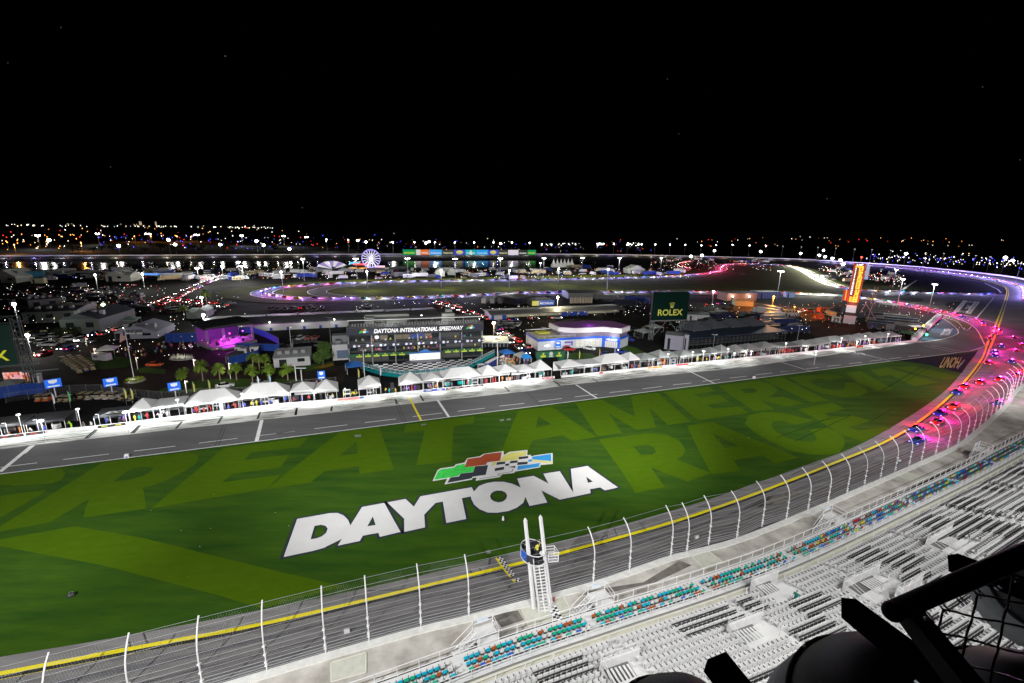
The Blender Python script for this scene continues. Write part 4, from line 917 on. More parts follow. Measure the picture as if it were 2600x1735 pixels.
for _ in range(160): x = rn.uniform(2080, 2300); speck(rn.choice([W, W, WM, RD]), x, 675+(x-2080)*.14+rn.gauss(8, 7), rn.uniform(.8, 2.0), 1.6, 4)
for _ in range(200): x = rn.uniform(1650, 2460); speck(rn.choice([W, W, WM, RD, O]), x, rn.uniform(765, 840) if x > 2000 else rn.uniform(775, 835), rn.uniform(.6, 1.3), 1.6, 4)
for x0, y0, x1, y1, k in ((430,750,640,860,60),(0,800,250,900,45),(250,850,560,905,30),(900,765,1230,800,40),(1240,775,1660,800,60),(1310,800,1360,850,14),(1650,790,2050,850,50)):
    for _ in range(k): speck(rn.choice([W, W, WM]), rn.uniform(x0, x1), rn.uniform(y0, y1), rn.uniform(.8, 2.0), 2.6, 4)
for _ in range(50): speck(rn.choice([O, O, RD]), rn.uniform(1850, 2150), rn.uniform(772, 815), rn.uniform(.8, 2.4), 2.0, 4)
for x, y, s in ((570,143,4),(1695,201,3),(155,70,3),(281,424,3),(767,528,3),(2100,505,3),(2495,221,3),(1723,340,2)):
    pass
allm = MB()
for (col, es), mb in tl_.items():
    for m__ in mb.ms: allm.m(m__)
    allm.add([tuple(v) for v in mb.v], mb.f)
tag(allm.build('town_lights'), 'countless tiny white, amber, blue and red lights sprinkled over the dark plain', 'lights', kind='stuff')
# lit towers on the horizon
for i, (x, y, h, w_) in enumerate([(1145,172,9,5),(1165,172,9,5),(1200,167,22,16),(1332,172,24,11),(580,163,6,8),(612,163,6,6),(1030,165,5,8)]):
    px, py = q('K1', x, y); p = P(px, py+2, 0); s = p.length/FPX*.29787
    r0 = thing('tower_block', ['pale lit tower on the left horizon, first of a close pair','pale lit tower on the left horizon, second of a close pair','broad lit tower block on the left horizon','tall bright lone tower on the left horizon','low lit block at the far left of the skyline','narrow lit block near the far left of the skyline','small dim block on the left skyline'][i], 'tower', (p.x, p.y, 0), math.atan2(p.y, p.x)-math.pi/2)
    B(mat('tower wall', (.05, .045, .04), .9)).box(-w_*s/2, -8, 0, w_*s/2, 8, h*s+4).build('wall', r0)
    fm = glow('lit windows', (1, .75, .5), 1.2); wb_ = MB().m(fm)
    for a in range(4):
        for b_ in range(6):
            if rn.random() < .75: xx = -w_*s/2*.8+a*w_*s*.21; wb_.box(xx, -8.3, 3+(h*s)*b_/6, xx+w_*s*.15, -8.0, 3+(h*s)*(b_+.6)/6)
    wb_.build('window', r0)
# dark tree masses beyond the lake, each a crown of leaf clumps
def leafmass(mb, c, rx, ry, rz_, n, s, rr):
    for _ in range(n):
        while True:
            v = Vector((rr.uniform(-1, 1), rr.uniform(-1, 1), rr.uniform(-1, 1)))
            if .25 < v.length < 1: break
        v = Vector((v.x*rx, v.y*ry, v.z*rz_))+Vector(c); a = Vector((rr.uniform(-1, 1), rr.uniform(-1, 1), rr.uniform(-1, 1))).normalized(); b_ = a.orthogonal().normalized(); c2 = a.cross(b_); k = s*rr.uniform(.6, 1.4)
        mb.add([v-b_*k, v-c2*k*.6, v+b_*k, v+c2*k*.6], [(0, 1, 2, 3)])
m_bark = mat('bark', (.08, .06, .045), .9); m_leafd = mat('dark oak leaves', (.03, .045, .015), .85); m_leaf = mat('green leaves', (.05, .10, .012), .8, var=.4, vs=2.0)
def round_tree(loc, r, h, leaf, lab, grp, n=260, seed=0):
    rr = random.Random(seed); r0 = thing('oak_tree', lab, 'tree', loc, 0, grp)
    t = B(m_bark).tube((0, 0, 0), (0, 0, h*.45), r*.10, r*.06, 6)
    for k in range(4): a = k*1.6+seed; t.tube((0, 0, h*.35), (math.cos(a)*r*.55, math.sin(a)*r*.55, h*.7), r*.05, r*.02, 5)
    t.build('trunk', r0); cb = B(leaf)
    for k in range(5): a = k*1.26+seed; leafmass(cb, (math.cos(a)*r*.42, math.sin(a)*r*.42, h*.62+rr.uniform(-.1, .12)*h), r*.62, r*.62, h*.30, n//5, r*.10, rr)
    leafmass(cb, (0, 0, h*.74), r*.6, r*.6, h*.26, n//5, r*.10, rr); cb.build('crown', r0); return r0
tk = []
for k in range(3): tk.append(round_tree((0, 0, -100), 7, 9, m_leafd, 'x', None, 160, k))
rt_ = random.Random(11)
for i in range(56):
    if i < 26: x, y = rt_.uniform(150, 720), rt_.uniform(632, 641)
    else: x, y = rt_.uniform(20, 1500), rt_.uniform(684, 689)
    p = P(x, y, 0); src = tk[i % 3]
    lab = 'dark spreading tree in front of the far town, before the amber lamps' if i < 26 else 'dark tree on the near shore of the lake'
    if i < 3: o = src; o.location = p; o['label'] = lab; o['group'] = 'trees in front of the far town'
    else: o = copy_tree(src, p, rt_.uniform(0, 6), lab, 'trees in front of the far town' if i < 26 else 'trees on the lake shore')
    s = rt_.uniform(.7, 1.3)*(1.2 if i < 26 else .55); o.scale = (s, s, s*rt_.uniform(.8, 1.1))
# ---------------------------------------------------------------- billboards on the back stretch
bb = [(135,315,(.0,.28,.08),'ROLEX',(.7,.8,.02)),(315,378,(.7,.66,.66),'',None),(378,500,(.75,.16,.02),'HONDA',(.9,.85,.8)),(500,680,(.05,.35,.8),'Advance',(.8,.85,.9)),(680,850,(.04,.045,.03),'WeatherTech',(.8,.8,.5)),(850,1020,(.04,.06,.5),'SUNOCO',(.9,.85,.05)),(1020,1180,(.0,.40,.42),'DAYTONA',(.8,.85,.9)),(1180,1362,(.02,.35,.75),'Coca-Cola',(.6,.8,.9)),(1362,1518,(.04,.06,.5),'SUNOCO',(.9,.85,.05)),(1518,1672,(.04,.045,.03),'WeatherTech',(.8,.8,.5)),(1672,1835,(.75,.70,.75),'',None),(1835,1982,(.02,.025,.02),'Goodyear',(.85,.85,.85)),(1982,2120,(.0,.28,.08),'ROLEX',(.7,.8,.02))]
a0 = P(*q('N8', 135, 222), 3.5); a1 = P(*q('N8', 2120, 222), 3.5); ddr = (a1-a0)
for i, (x0, x1, cl, s, tc_) in enumerate(bb):
    pa = a0+ddr*((x0-135)/1985); pb_ = a0+ddr*((x1-135)/1985); L_ = (pb_-pa).length; hh = 8.2
    r0 = thing('trackside_billboard', ['green billboard at the left end of the back stretch row','pale pink billboard second from the left of the back stretch row','orange billboard near the left of the back stretch row','light blue billboard left of the first dark one','first dark billboard with pale writing on the back stretch','blue billboard with a yellow oval left of the turquoise one','turquoise billboard with a white wedge','sky blue billboard with pale writing right of the turquoise one','blue billboard with a yellow oval right of the sky blue one','second dark billboard with pale writing on the back stretch','plain whitish billboard near the right of the row','black billboard with bold white writing','green billboard at the right end of the back stretch row'][i], 'billboard', pa, math.atan2(ddr.y, ddr.x), 'billboards along the back stretch')
    B(m_mast).box(1, .1, -3.5, 1.4, .4, hh).box(L_-1.4, .1, -3.5, L_-1, .4, hh).build('post', r0)
    MB().m(mat('lit board %d' % i, cl, .6, emit=cl, es=.75)).box(.1, -.1, 0, L_-.1, .08, hh).build('board', r0)
    if s in ('SUNOCO',): MB().m(glow('board oval', (.9, .85, .05), .8)).rings([[(L_/2+L_*.3*math.cos(t), yy, hh*.5+hh*.36*math.sin(t)) for t in [2*math.pi*k/14 for k in range(14)]] for yy in (-.1, -.14)]).build('emblem', r0); tc_ = (.1, .1, .5)
    if i == 6: MB().m(glow('board wedge', (.8, .8, .8), .8)).rings([[(L_*.35, yy, .4), (L_*.65, yy, .4), (L_*.55, yy, hh*.9), (L_*.45, yy, hh*.9)] for yy in (-.1, -.14)]).build('wedge', r0)
    if s: t = MB().m(glow('board text %d' % i, tc_, .9)); text_mb(t, s, (L_*.5, -.2, hh*.25), (1, 0, 0), (0, 0, 1), hh*.42, width=L_*(.8 if s != 'SUNOCO' else .5), bold=.02, align='CENTER'); t.build('lettering', r0)
sb = MB().m(glow('star glow', (.8, .85, 1), .35))
for x, y in ((155,70),(281,424),(572,143),(1695,201),(1723,340),(2100,505),(2495,221),(768,528),(2590,406),(20,160)):
    c_ = PD(x, y, 40000); r_ = 26 if x != 572 else 40; sb.ball(c_, r_, 5, 3)
tag(sb.build('stars'), kind='structure')
# ================================================================== pit lane: wall, tents, crew
class Fr:                                     # a thing standing on the line from photo point a to photo point b
    def __init__(s, name, label, cat, a, b, group=None, z=0.0):
        A_, B_ = P(*a, z), P(*b, z); d = B_-A_; s.L = Vector((d.x, d.y, 0)).length; s.rz = math.atan2(d.y, d.x)
        s.o = thing(name, label, cat, A_, s.rz, group); s.A = A_; s.B = B_
        s.M = Matrix.Translation(A_) @ Matrix.Rotation(s.rz, 4, 'Z')
    def part(s, name, mb, parent=None): return mb.build(name, parent or s.o)
    def w(s, x, y, z=0.0): return s.M @ Vector((x, y, z))
def hz(c, x, y, ty): return hgt(P(*q(c, x, y)), q(c, x, ty)[1])
PWL = [(-250,1146),(0,1115),(149,1097),(253,1088),(447,1064),(700,1032),(858,1019),(1037,1000),(1246,979),(1350,967),(1408,961),(1453,957),(1647,937),(1796,922),(1900,911),(2038,898),(2174,883),(2328,867)]
def wy(x):
    for (x0, y0), (x1, y1) in zip(PWL, PWL[1:]):
        if x0 <= x <= x1: return y0+(y1-y0)*(x-x0)/(x1-x0)
    return PWL[-1][1]
m_pw = mat('pit wall white', (.60, .60, .60), .7, var=.08, vs=2)
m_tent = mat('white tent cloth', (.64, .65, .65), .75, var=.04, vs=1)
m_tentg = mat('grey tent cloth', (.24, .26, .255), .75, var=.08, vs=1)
m_tentb = mat('black tent cloth', (.035, .035, .042), .7)
pw = thing('pit_wall', 'low white pit wall with sponsor banners between the pit tents and the pit lane', 'wall', (0, 0, 0))
for seg in (list(range(-250, 1409, 60))+[1408], list(range(1425, 2329, 60))+[2328]):
    pts = [P(x, wy(x)) for x in seg]; b_ = B(m_pw); sweep(b_, pts, [(-.15, .02), (-.15, .7), (.15, .7), (.15, .02)]); b_.build('wall_section', pw)
bn = [(0,62,(.03,.03,.03),(.5,.05,.05)),(68,148,(.03,.03,.03),(.5,.05,.05)),(250,320,(.02,.02,.03),(.6,.6,.05)),(857,912,(.62,.2,.18),None),(913,924,(.05,.12,.4),None),(1075,1130,(.02,.05,.35),(.6,.6,.6)),(1132,1227,(.04,.04,.04),(.5,.3,.3)),(1376,1404,(.5,.1,.12),(.6,.6,.6)),(1521,1530,(.5,.05,.05),None),(1645,1681,(.65,.2,.02),(.7,.5,.2)),(1716,1747,(.4,.03,.05),None),(1895,1925,(.6,.6,.6),None)]
for x0, x1, c1, c2 in bn:
    a, b_ = P(x0, wy(x0)), P(x1, wy(x1)); n = Vector((b_-a).normalized()); nr = Vector((n.y, -n.x, 0))*.17
    f = MB().m(mat('banner %.2f %.2f %.2f' % c1, c1, .6)); f.add([a+nr+Vector((0, 0, .1)), b_+nr+Vector((0, 0, .1)), b_+nr+Vector((0, 0, .66)), a+nr+Vector((0, 0, .66))], [(0, 1, 2, 3)])
    if c2: 
        f.m(mat('banner mark %.2f %.2f %.2f' % c2, c2, .6)); nr = nr*1.1; k = max(2, int((b_-a).length/2.2))
        for i in range(k): u, v = a.lerp(b_, (i+.25)/k), a.lerp(b_, (i+.7)/k); f.add([u+nr+Vector((0, 0, .28)), v+nr+Vector((0, 0, .28)), v+nr+Vector((0, 0, .5)), u+nr+Vector((0, 0, .5))], [(0, 1, 2, 3)])
    f.build('banner', pw)
# ---- people and gear kinds
def cart_mb(c, k):
    b_ = MB().m(mat('cart %.2f %.2f %.2f' % c, c, .4))
    if k == 0: b_.box(-.7, -.35, .18, .7, .35, 1.15, .04).m(m_dark).box(-.66, -.30, 1.15, .66, .30, 1.20).box(-.69, -.37, .5, .69, -.35, .54).box(-.69, -.37, .8, .69, -.35, .84)
    elif k == 1: b_.box(-.9, -.4, .9, .9, .4, 1.0).box(-.9, -.4, .15, -.82, .4, 2.1).box(.82, -.4, .15, .9, .4, 2.1).box(-.9, -.4, 2.05, .9, .4, 2.15).m(m_dark).box(-.6, -.1, 1.2, .6, 0, 1.9)
    else:
        for i in range(4): b_.m(m_dark).tube((0, 0, .02+i*.3), (0, 0, .30+i*.3), .34, n=10); b_.m(mat('rim grey', (.4, .4, .42), .4)).tube((0, 0, .30+i*.3), (0, 0, .31+i*.3), .2, n=8)
    if k < 2:
        for x in (-.6, .6):
            for y in (-.3, .3): b_.m(m_dark).tube((x, y-.04, .09), (x, y+.04, .09), .09, n=8)
    return b_
CARTS = {}
def gear(k, c, p, rz, lab, grp):
    nm = ['tool_cart', 'timing_stand', 'tyre_stack'][k]
    if (k, c) not in CARTS: CARTS[(k, c)] = cart_mb(c, k).mesh(nm)
    o = bpy.data.objects.new(nm, CARTS[(k, c)]); C.objects.link(o); o.location = p; o.rotation_euler = (0, 0, rz)
    return tag(o, lab, ['cart', 'timing stand', 'tyre stack'][k], grp)
CW = {(.5,.03,.04): 'red', (.03,.03,.04): 'black', (.03,.08,.5): 'blue', (.5,.5,.52): 'white', (.55,.5,.03): 'yellow', (.12,.03,.3): 'purple', (.0,.3,.3): 'teal', (.5,.16,.02): 'orange'}
tv = random.Random(3)
def make_tent(lab, x0, x1, kind='pyr', cloth=None, grp='white pit tents along the pit wall', depth=6.0, eave=3.1, peak=4.8, set_=.9):
    eave += tv.uniform(-.35, .2); peak += tv.uniform(-.6, .5); set_ += tv.uniform(-.2, .8)
    f = Fr('pit_tent', lab, 'tent', (x0, wy(x0)), (x1, wy(x1)), grp); L_ = f.L; c = cloth or m_tent; y0, y1 = set_, set_+depth
    r = B(c)
    if kind == 'pyr': r.add([(0, y0, eave), (L_, y0, eave), (L_, y1, eave), (0, y1, eave), (L_/2, (y0+y1)/2, peak)], [(0,1,4),(1,2,4),(2,3,4),(3,0,4)])
    elif kind == 'hip':
        k = min(depth/2, L_*.3); r.add([(0, y0, eave), (L_, y0, eave), (L_, y1, eave), (0, y1, eave), (k, (y0+y1)/2, peak), (L_-k, (y0+y1)/2, peak)], [(0,1,5,4),(1,2,5),(2,3,4,5),(3,0,4)])
    else: r.box(0, y0, eave, L_, y1, eave+.15)
    r.add([(0, y0, eave-.35), (L_, y0, eave-.35), (L_, y0, eave), (0, y0, eave)], [(0, 1, 2, 3)]); f.part('roof', r)
    if kind != 'open':
        w_ = B(c).box(.02, y1-.06, .05, L_-.02, y1, eave); f.part('back_wall', w_)
    s = B(m_steel)
    for x in (.06, L_/2, L_-.06):
        for y in (y0+.05, y1-.05): s.tube((x, y, 0), (x, y, eave), .05, n=5)
    f.part('frame', s); return f
tents = [(325,390,'pyr'),(390,470,'flat'),(470,608,'hip'),(608,736,'hip'),(736,797,'pyr'),(797,856,'pyr'),(912,970,'pyr'),(1019,1077,'pyr'),(1077,1128,'pyr'),(1128,1226,'hip'),(1226,1272,'pyr'),(1272,1319,'pyr'),(1319,1362,'pyr'),(1362,1405,'pyr'),
 (1427,1488,'pyr'),(1488,1530,'flat'),(1530,1602,'hip'),(1602,1632,'pyr'),(1632,1677,'pyr'),(1677,1706,'pyr'),(1706,1728,'pyr'),(1728,1773,'pyr'),(1773,1805,'flat'),(1805,1836,'pyr'),(1836,1866,'pyr'),(1866,1900,'pyr'),(1900,1940,'pyr'),(1940,1985,'pyr'),(1985,2040,'flat'),(2040,2075,'pyr'),(2075,2112,'hip'),(2112,2160,'hip'),(2160,2190,'pyr'),(2190,2216,'pyr'),(2216,2245,'pyr'),(2245,2270,'pyr'),(2270,2297,'pyr')]
cols = list(CW); pr = random.Random(5); cnt = 0
TH = 'first second third fourth fifth sixth seventh eighth ninth tenth eleventh twelfth thirteenth fourteenth fifteenth sixteenth seventeenth eighteenth nineteenth twentieth'.split()
for i, (x0, x1, kd) in enumerate(tents):
    left = x0 < 1410; k = (i if left else i-14)
    nm = {'pyr': 'peaked white pit tent', 'flat': 'flat roofed white pit tent', 'hip': 'long ridged white pit tent'}[kd]
    lab = '%s, %s of the white ones %s' % (nm, TH[k] if k < 20 else ['third', 'second', 'last'][max(0, k-20)], 'from the left edge' if left else 'right of the paddock gate') if k < 20 else '%s, %s of the row toward the pit exit' % (nm, {20: 'third from the end', 21: 'next to last', 22: 'last'}[k])
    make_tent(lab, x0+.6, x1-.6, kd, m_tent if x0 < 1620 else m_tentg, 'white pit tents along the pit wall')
def crew(x0, x1, near_=True, n=None):
    a, b_ = P(x0, wy(x0)), P(x1, wy(x1)); d = (b_-a); L_ = d.length; u = d/L_; nrm = Vector((-u.y, u.x, 0)); tc = pr.choice(cols); rz0 = math.atan2(u.y, u.x)
    nP = n or max(2, int(L_/1.15))
    for j in range(nP):
        p = a+u*pr.uniform(.5, L_-.5)+nrm*pr.uniform(.4, 2.4); cc_ = tc if pr.random() < .7 else pr.choice(cols); ps = pr.choice([0, 0, 1, 2])
        person(cc_, pr.choice([cc_, (.03, .03, .04)]), (p.x, p.y, .03), pr.uniform(0, 6.28), 'pit crew member in a %s top working behind the pit wall' % CW[cc_], 'pit crew in %s behind the pit wall' % CW[cc_], ps, cap=pr.choice([None, cc_]))
    for j in range(max(2, int(L_/2.0))):
        k = pr.choice([0, 0, 1, 2]); cc_ = pr.choice([tc, (.03, .03, .04), (.5, .5, .52), (.03, .03, .04)]) if k != 2 else (.03, .03, .04)
        p = a+u*pr.uniform(.7, L_-.7)+nrm*pr.uniform(1.2, 4.2); nm = ['tool cart', 'timing stand', 'tyre stack'][k]
        gear(k, cc_, (p.x, p.y, .03), rz0+pr.choice([0, 0, 1.57])+pr.uniform(-.2, .2), '%s %s among the crew behind the pit wall' % (CW[cc_], nm), '%s %ss behind the pit wall' % (CW[cc_], nm))
for x0, x1, kd in tents: crew(x0+2, x1-2)
for x0, x1 in ((-30, 60), (70, 160), (245, 320), (857, 912), (971, 1018)): crew(x0, x1)
# black team tents at the left
f = make_tent('black team pit tent with an open front at the left edge', -60, 62, 'flat', m_tentb, 'black pit tents', 5.5, 2.7, 3.2); f2 = make_tent('black team pit tent beside the entrance lane, second from the left', 66, 165, 'flat', m_tentb, 'black pit tents', 5.5, 2.7, 3.2)
f3 = make_tent('black canopy with white letters next to the first white tent', 238, 320, 'flat', m_tentb, None, 5.0, 2.5, 3.0)
t = MB().m(m_white); text_mb(t, 'JDC', (f3.L*.55, 1.6, 2.68), (1, 0, 0), (0, 1, 0), 1.9, width=3.6, bold=.05, shear=.4, align='CENTER'); text_mb(t, 'JDC', (f3.L*.5, .86, 2.18), (1, 0, 0), (0, 0, 1), .34, width=1.7, bold=.04, align='CENTER'); f3.part('lettering', t)
# feather flags, cables and balloon lights
m_bal = glow('balloon light glow', (1, 1, .97), 2.5)
BLT = [('K5',155,683),('K5',345,735),('K5',660,635),('K5',1065,660),('K5',1510,555),('K5',2060,505),('N5',290,915),('N5',610,890),('N5',750,880),('N5',1068,848),('N5',1370,880),('N5',1150,905),('N5',1820,775),('N5',2210,882),('N6',795,940),('N6',530,965),('N6',260,990),('N6',440,1028),('L2',1105,490)]
for i, (c, x, y) in enumerate(BLT):
    p = P(*q(c, x, y), 4.9); big = 1.0 if i in (1, 3, 8) else .7
    r0 = thing('balloon_light', 'round white balloon lamp on a thin pole glowing above the pit tents', 'lamp', (p.x, p.y, 0), 0, 'balloon lamps above the pit tents')
    B(m_steel).tube((0, 0, 0), (0, 0, 4.8), .05, n=5).build('pole', r0); MB().m(m_bal).ball((0, 0, 4.9), .55*big, 10, 6, .5).build('balloon', r0)
    lamp('balloon_lamp_light', 'POINT', (p.x, p.y, 4.15), 520*big, (1, 1, .97) if i % 4 else (.9, 1, .95), size=.5)
# lamps added in a row over the pit wall to brighten the stall concrete
for i, x in enumerate(range(20, 2290, 78)):
    if 175 < x < 235 or 1400 < x < 1428: continue
    a = P(x, wy(x)); col = [(1, .98, .92), (.92, .97, 1), (1, 1, .96), (.9, 1, .97)][i % 4]
    r0 = thing('pit_fill_lamp', 'slim white added pit lamp on a bracket leaning over the pit wall', 'lamp', (a.x, a.y, 0), PA, 'added lamps over the pit wall')
    B(m_steel).path([(0, .4, 0), (0, .4, 3.3), (0, -.3, 3.5)], .04, 5).build('bracket', r0); MB().m(glow('added pit lamp', (1, 1, .97), 2)).box(-.2, -.45, 3.46, .2, -.3, 3.5).build('lamp', r0)
    lamp('pit_fill_light', 'AREA', (a.x, a.y, 0), 1, size=.1) if False else lamp('pit_fill_light', 'SPOT', tuple(a+Vector((PN.x*-.45, PN.y*-.45, 3.4))), 1150 if x < 1450 else 850, col, tuple(a+PN*.6), .25, 150, .5)
for i, (c, x, y, cl) in enumerate([('K5',470,645,(.6,.6,.65)),('K5',605,628,(.1,.4,.15)),('K5',1080,600,(.5,.48,.1)),('K5',1135,600,(.5,.48,.1)),('K5',1660,540,(.5,.5,.1)),('K5',1790,520,(.4,.45,.1)),('K5',2205,482,(.6,.65,.7)),('K5',2305,472,(.3,.5,.7)),('K6',875,750,(.6,.5,.1)),('K6',1060,730,(.6,.65,.7)),('L1',805,580,(.6,.65,.7)),('L1',905,580,(.5,.5,.1)),('L1',1075,558,(.5,.4,.1)),('L1',1205,540,(.3,.4,.6))]):
    p = P(*q(c, x, y)); r0 = thing('feather_flag', 'tall thin feather flag on a pole behind the pit tents', 'flag', p, PA, 'feather flags behind the pit tents'); B(m_mast).tube((0, 0, 0), (0, 0, 4.6), .035, n=5).build('pole', r0)
    MB().m(mat('flag %.2f %.2f %.2f' % cl, cl, .7)).rings([[(0.04, .0, 1.6), (.34, .01, 1.9), (.42, .01, 3.6), (.05, .0, 4.55)], [(0.04, .03, 1.6), (.34, .04, 1.9), (.42, .04, 3.6), (.05, .03, 4.55)]]).build('flag', r0)
# ================================================================== ground cover of the paddock
def sheet(name, m, c, pts, z): return struct(name, B(m).poly(G(c, pts, z)))
behind = [P(a, b, -.02) for a, b in [(-250,1150),(0,1112),(447,1060),(700,1028),(1037,996),(1246,975),(1453,953),(1647,933),(1900,906),(2174,878),(2330,864),(2400,800),(2300,776),(2100,760),(1700,757),(1300,758),(1000,775),(650,780),(400,800),(150,830),(-250,870)]]
struct('paddock_paving', B(m_pave).poly(behind))
struct('brick_plaza', B(m_brick).poly([P(a, b, -.012) for a, b in [(-100,930),(60,905),(200,880),(420,865),(560,880),(620,900),(620,915),(800,925),(885,930),(870,975),(760,990),(640,985),(420,1000),(300,1000),(150,990),(-100,1010)]]))
m_lawn = mat('paddock lawn', (.035, .075, .012), .95, var=.3, vs=.8)
sheet('lawn', m_lawn, 'K5', [(1350,490),(1370,465),(1500,420),(1700,385),(1900,375),(2350,380),(2350,450),(1900,475),(1500,497)], .0)
sheet('lawn', m_lawn, 'K6', [(-20,725),(60,715),(370,712),(395,735),(160,750),(-20,762)], .0)
sheet('lawn', m_lawn, 'K6', [(120,640),(300,620),(480,590),(660,560),(665,600),(560,630),(300,665),(130,668)], .0)
sheet('lawn', m_lawn, 'N7', [(1180,70),(1340,20),(1600,20),(1880,60),(1920,120),(1800,180),(1500,215),(1330,200)], .0)
sheet('lawn', m_lawn, 'N7', [(1910,215),(2060,185),(2350,215),(2350,275),(2000,262)], .0)
sheet('lawn', m_lawn, 'L1', [(775,500),(900,490),(1010,495),(1090,545),(960,560),(780,575)], .0)
sheet('lawn', m_lawn, 'L1', [(1250,450),(1300,425),(1400,450),(1500,510),(1380,535),(1330,520),(1350,485)], .0)
sheet('flower_bed', mat('orange flowers', (.20, .11, .01), .9, var=.6, vs=4), 'K6', [(480,620),(600,590),(660,575),(655,598),(560,622)], .01)
m_blue = mat('blue cladding', (.01, .04, .30), .5); m_grey = mat('grey metal roof', (.16, .17, .18), .55, var=.12, vs=.3); m_wht = mat('white cladding', (.42, .42, .43), .6, var=.05, vs=.4); m_dkb = mat('dark building', (.02, .022, .025), .7)
m_glass = mat('dark glazing', (.015, .02, .022), .12); m_green = mat('green panel', (.005, .075, .035), .5); m_navy = mat('navy panel', (.008, .010, .028), .5)
def crown_mb(m, x, y, z, s, b_=None):        # the five-pointed crown emblem on a facade, facing -y
    b_ = b_ or MB(); b_.m(m)
    for k in range(5):
        a = (k-2)*.24; tx_, tz = x+math.sin(a)*s*1.0, z+s*.25+math.cos(a)*s*.75
        b_.add([(x+(k-2)*s*.12-.05*s, y, z+s*.2), (x+(k-2)*s*.12+.05*s, y, z+s*.2), (tx_+.02*s, y, tz), (tx_-.02*s, y, tz)], [(0, 1, 2, 3)])
        b_.add([(tx_+.07*s*math.cos(t), y-.01, tz+.07*s*math.sin(t)) for t in [2*math.pi*i/8 for i in range(8)]], [tuple(range(8))])
    b_.add([(x-.30*s, y, z+.08*s), (x+.30*s, y, z+.08*s), (x+.34*s, y, z+.22*s), (x-.34*s, y, z+.22*s)], [(0, 1, 2, 3)]); b_.add([(x-.24*s, y, z), (x+.24*s, y, z), (x+.24*s, y, z+.05*s), (x-.24*s, y, z+.05*s)], [(0, 1, 2, 3)])
    return b_
def ftext(f, s, x, y, z, size, m, width=None, align='CENTER', bold=.02, shear=0, name='lettering'):
    t = MB().m(m); text_mb(t, s, (x, y, z), (1, 0, 0), (0, 0, 1), size, width=width, bold=bold, shear=shear, align=align); return f.part(name, t)
# ---------------------------------------------------------------- main pit building
f = Fr('pit_building', 'wide dark four storey pit building with a long white name sign', 'building', q('N3', 250, 850), q('N3', 2062, 745)); L_ = f.L
base = P(*q('N3', 250, 850)); zz = lambda y: hgt(base, q('N3', 250, y)[1])
z_g0, z_g1, z_n0, z_n1, z_f0, z_f1, z_r = zz(745), zz(698), zz(612), zz(566), zz(440), zz(345), zz(268)
print('pit building', L_, z_g0, z_g1, z_n0, z_n1, z_f0, z_f1, z_r)
D_ = 16
f.part('body', B(m_dkb).box(0, 2.6, 0, L_, D_, z_f1-.1))
for z in (z_g1, z_n1, z_f0-.05): f.part('floor_slab', B(m_dkb).box(-.1, 0, z-.35, L_+.1, 2.6, z-.15))
for i in range(7):
    x = L_*i/6; f.part('column', B(m_mast).cb(min(max(x, .2), L_-.2), .35, 0, .35, .35, z_f1))
gr = random.Random(4); lit = glow('warm room', (.8, .62, .35), .16); litb = glow('blue room', (.02, .08, .6), .35); litd = glow('dim room', (.35, .4, .35), .07)
for lv, (z0, z1) in enumerate(((.2, z_g0), (z_g1+.2, z_n0-.2), (z_n1+.3, z_f0-.3))):
    for i in range(18):
        x0 = .4+i*(L_-.8)/18; m_ = m_glass
        if lv == 2: m_ = {4: lit, 5: m_glass, 6: lit, 7: lit, 8: litb, 9: litb, 10: lit, 12: litd, 13: litd, 14: litd}.get(i, m_glass)
        elif lv == 1: m_ = litd if i in (1, 2, 13, 14, 15, 16, 17) else m_glass
        elif gr.random() < .4: m_ = litd
        w_ = f.part('window', MB().m(m_).box(x0+.08, 2.5, z0+.3, x0+(L_-.8)/18-.08, 2.58, z1)); 
b_ = B(m_navy).box(-.15, -.25, z_f0, L_+.15, 0, z_f1); f.part('sign_band', b_)
mws = mat('sign white', (.75, .75, .75), .5, emit=(.7, .7, .7), es=.35)
hh = z_f1-z_f0
t = MB().m(mws); text_mb(t, 'DAYTONA INTERNATIONAL SPEEDWAY', (L_*.515, -.30, z_f0+hh*.22), (1, 0, 0), (0, 0, 1), hh*.80, width=L_*.66, bold=.035, shear=.25, align='CENTER'); f.part('lettering', t)
for ex in (.115, .90):
    e = MB(); s = L_*.033
    for cl, pts in ((cg, [(-1, -.4), (-.8, .1), (-.2, .2), (-.2, -.2)]), (cr_, [(-.6, .15), (-.4, .5), (.1, .6), (.1, .2)]), (cy, [(.1, .2), (.15, .6), (.6, .5), (.55, .15)]), (cb_, [(.5, .1), (1, .2), (1, -.2), (.4, -.25)]), (m_white, [(-.2, -.35), (-.1, .15), (.5, .1), (.4, -.3)]), (ck, [(-.5, -.55), (-.4, -.25), (-.1, -.25), (-.1, -.5)])):
        cl2 = cl; e.m(cl2); e.add([(L_*ex+a*s, -.31-.002*len(pts)-.003*list((cg, cr_, cy, cb_, m_white, ck)).index(cl), z_f0+hh*.5+b2*s) for a, b2 in pts], [(0, 3, 2, 1)])
    f.part('emblem', e)
f.part('balcony_band', B(m_navy).box(-.15, -.2, z_n0, L_+.15, 0, z_n1)); f.part('balcony_rail', B(m_mast).box(0, -.1, z_n1, L_, -.05, z_n1+.05).box(0, -.1, z_n1+.45, L_, -.05, z_n1+.5))
e = MB(); mb_b = mat('emblem blue', (.03, .12, .5), .5); hn = z_n1-z_n0
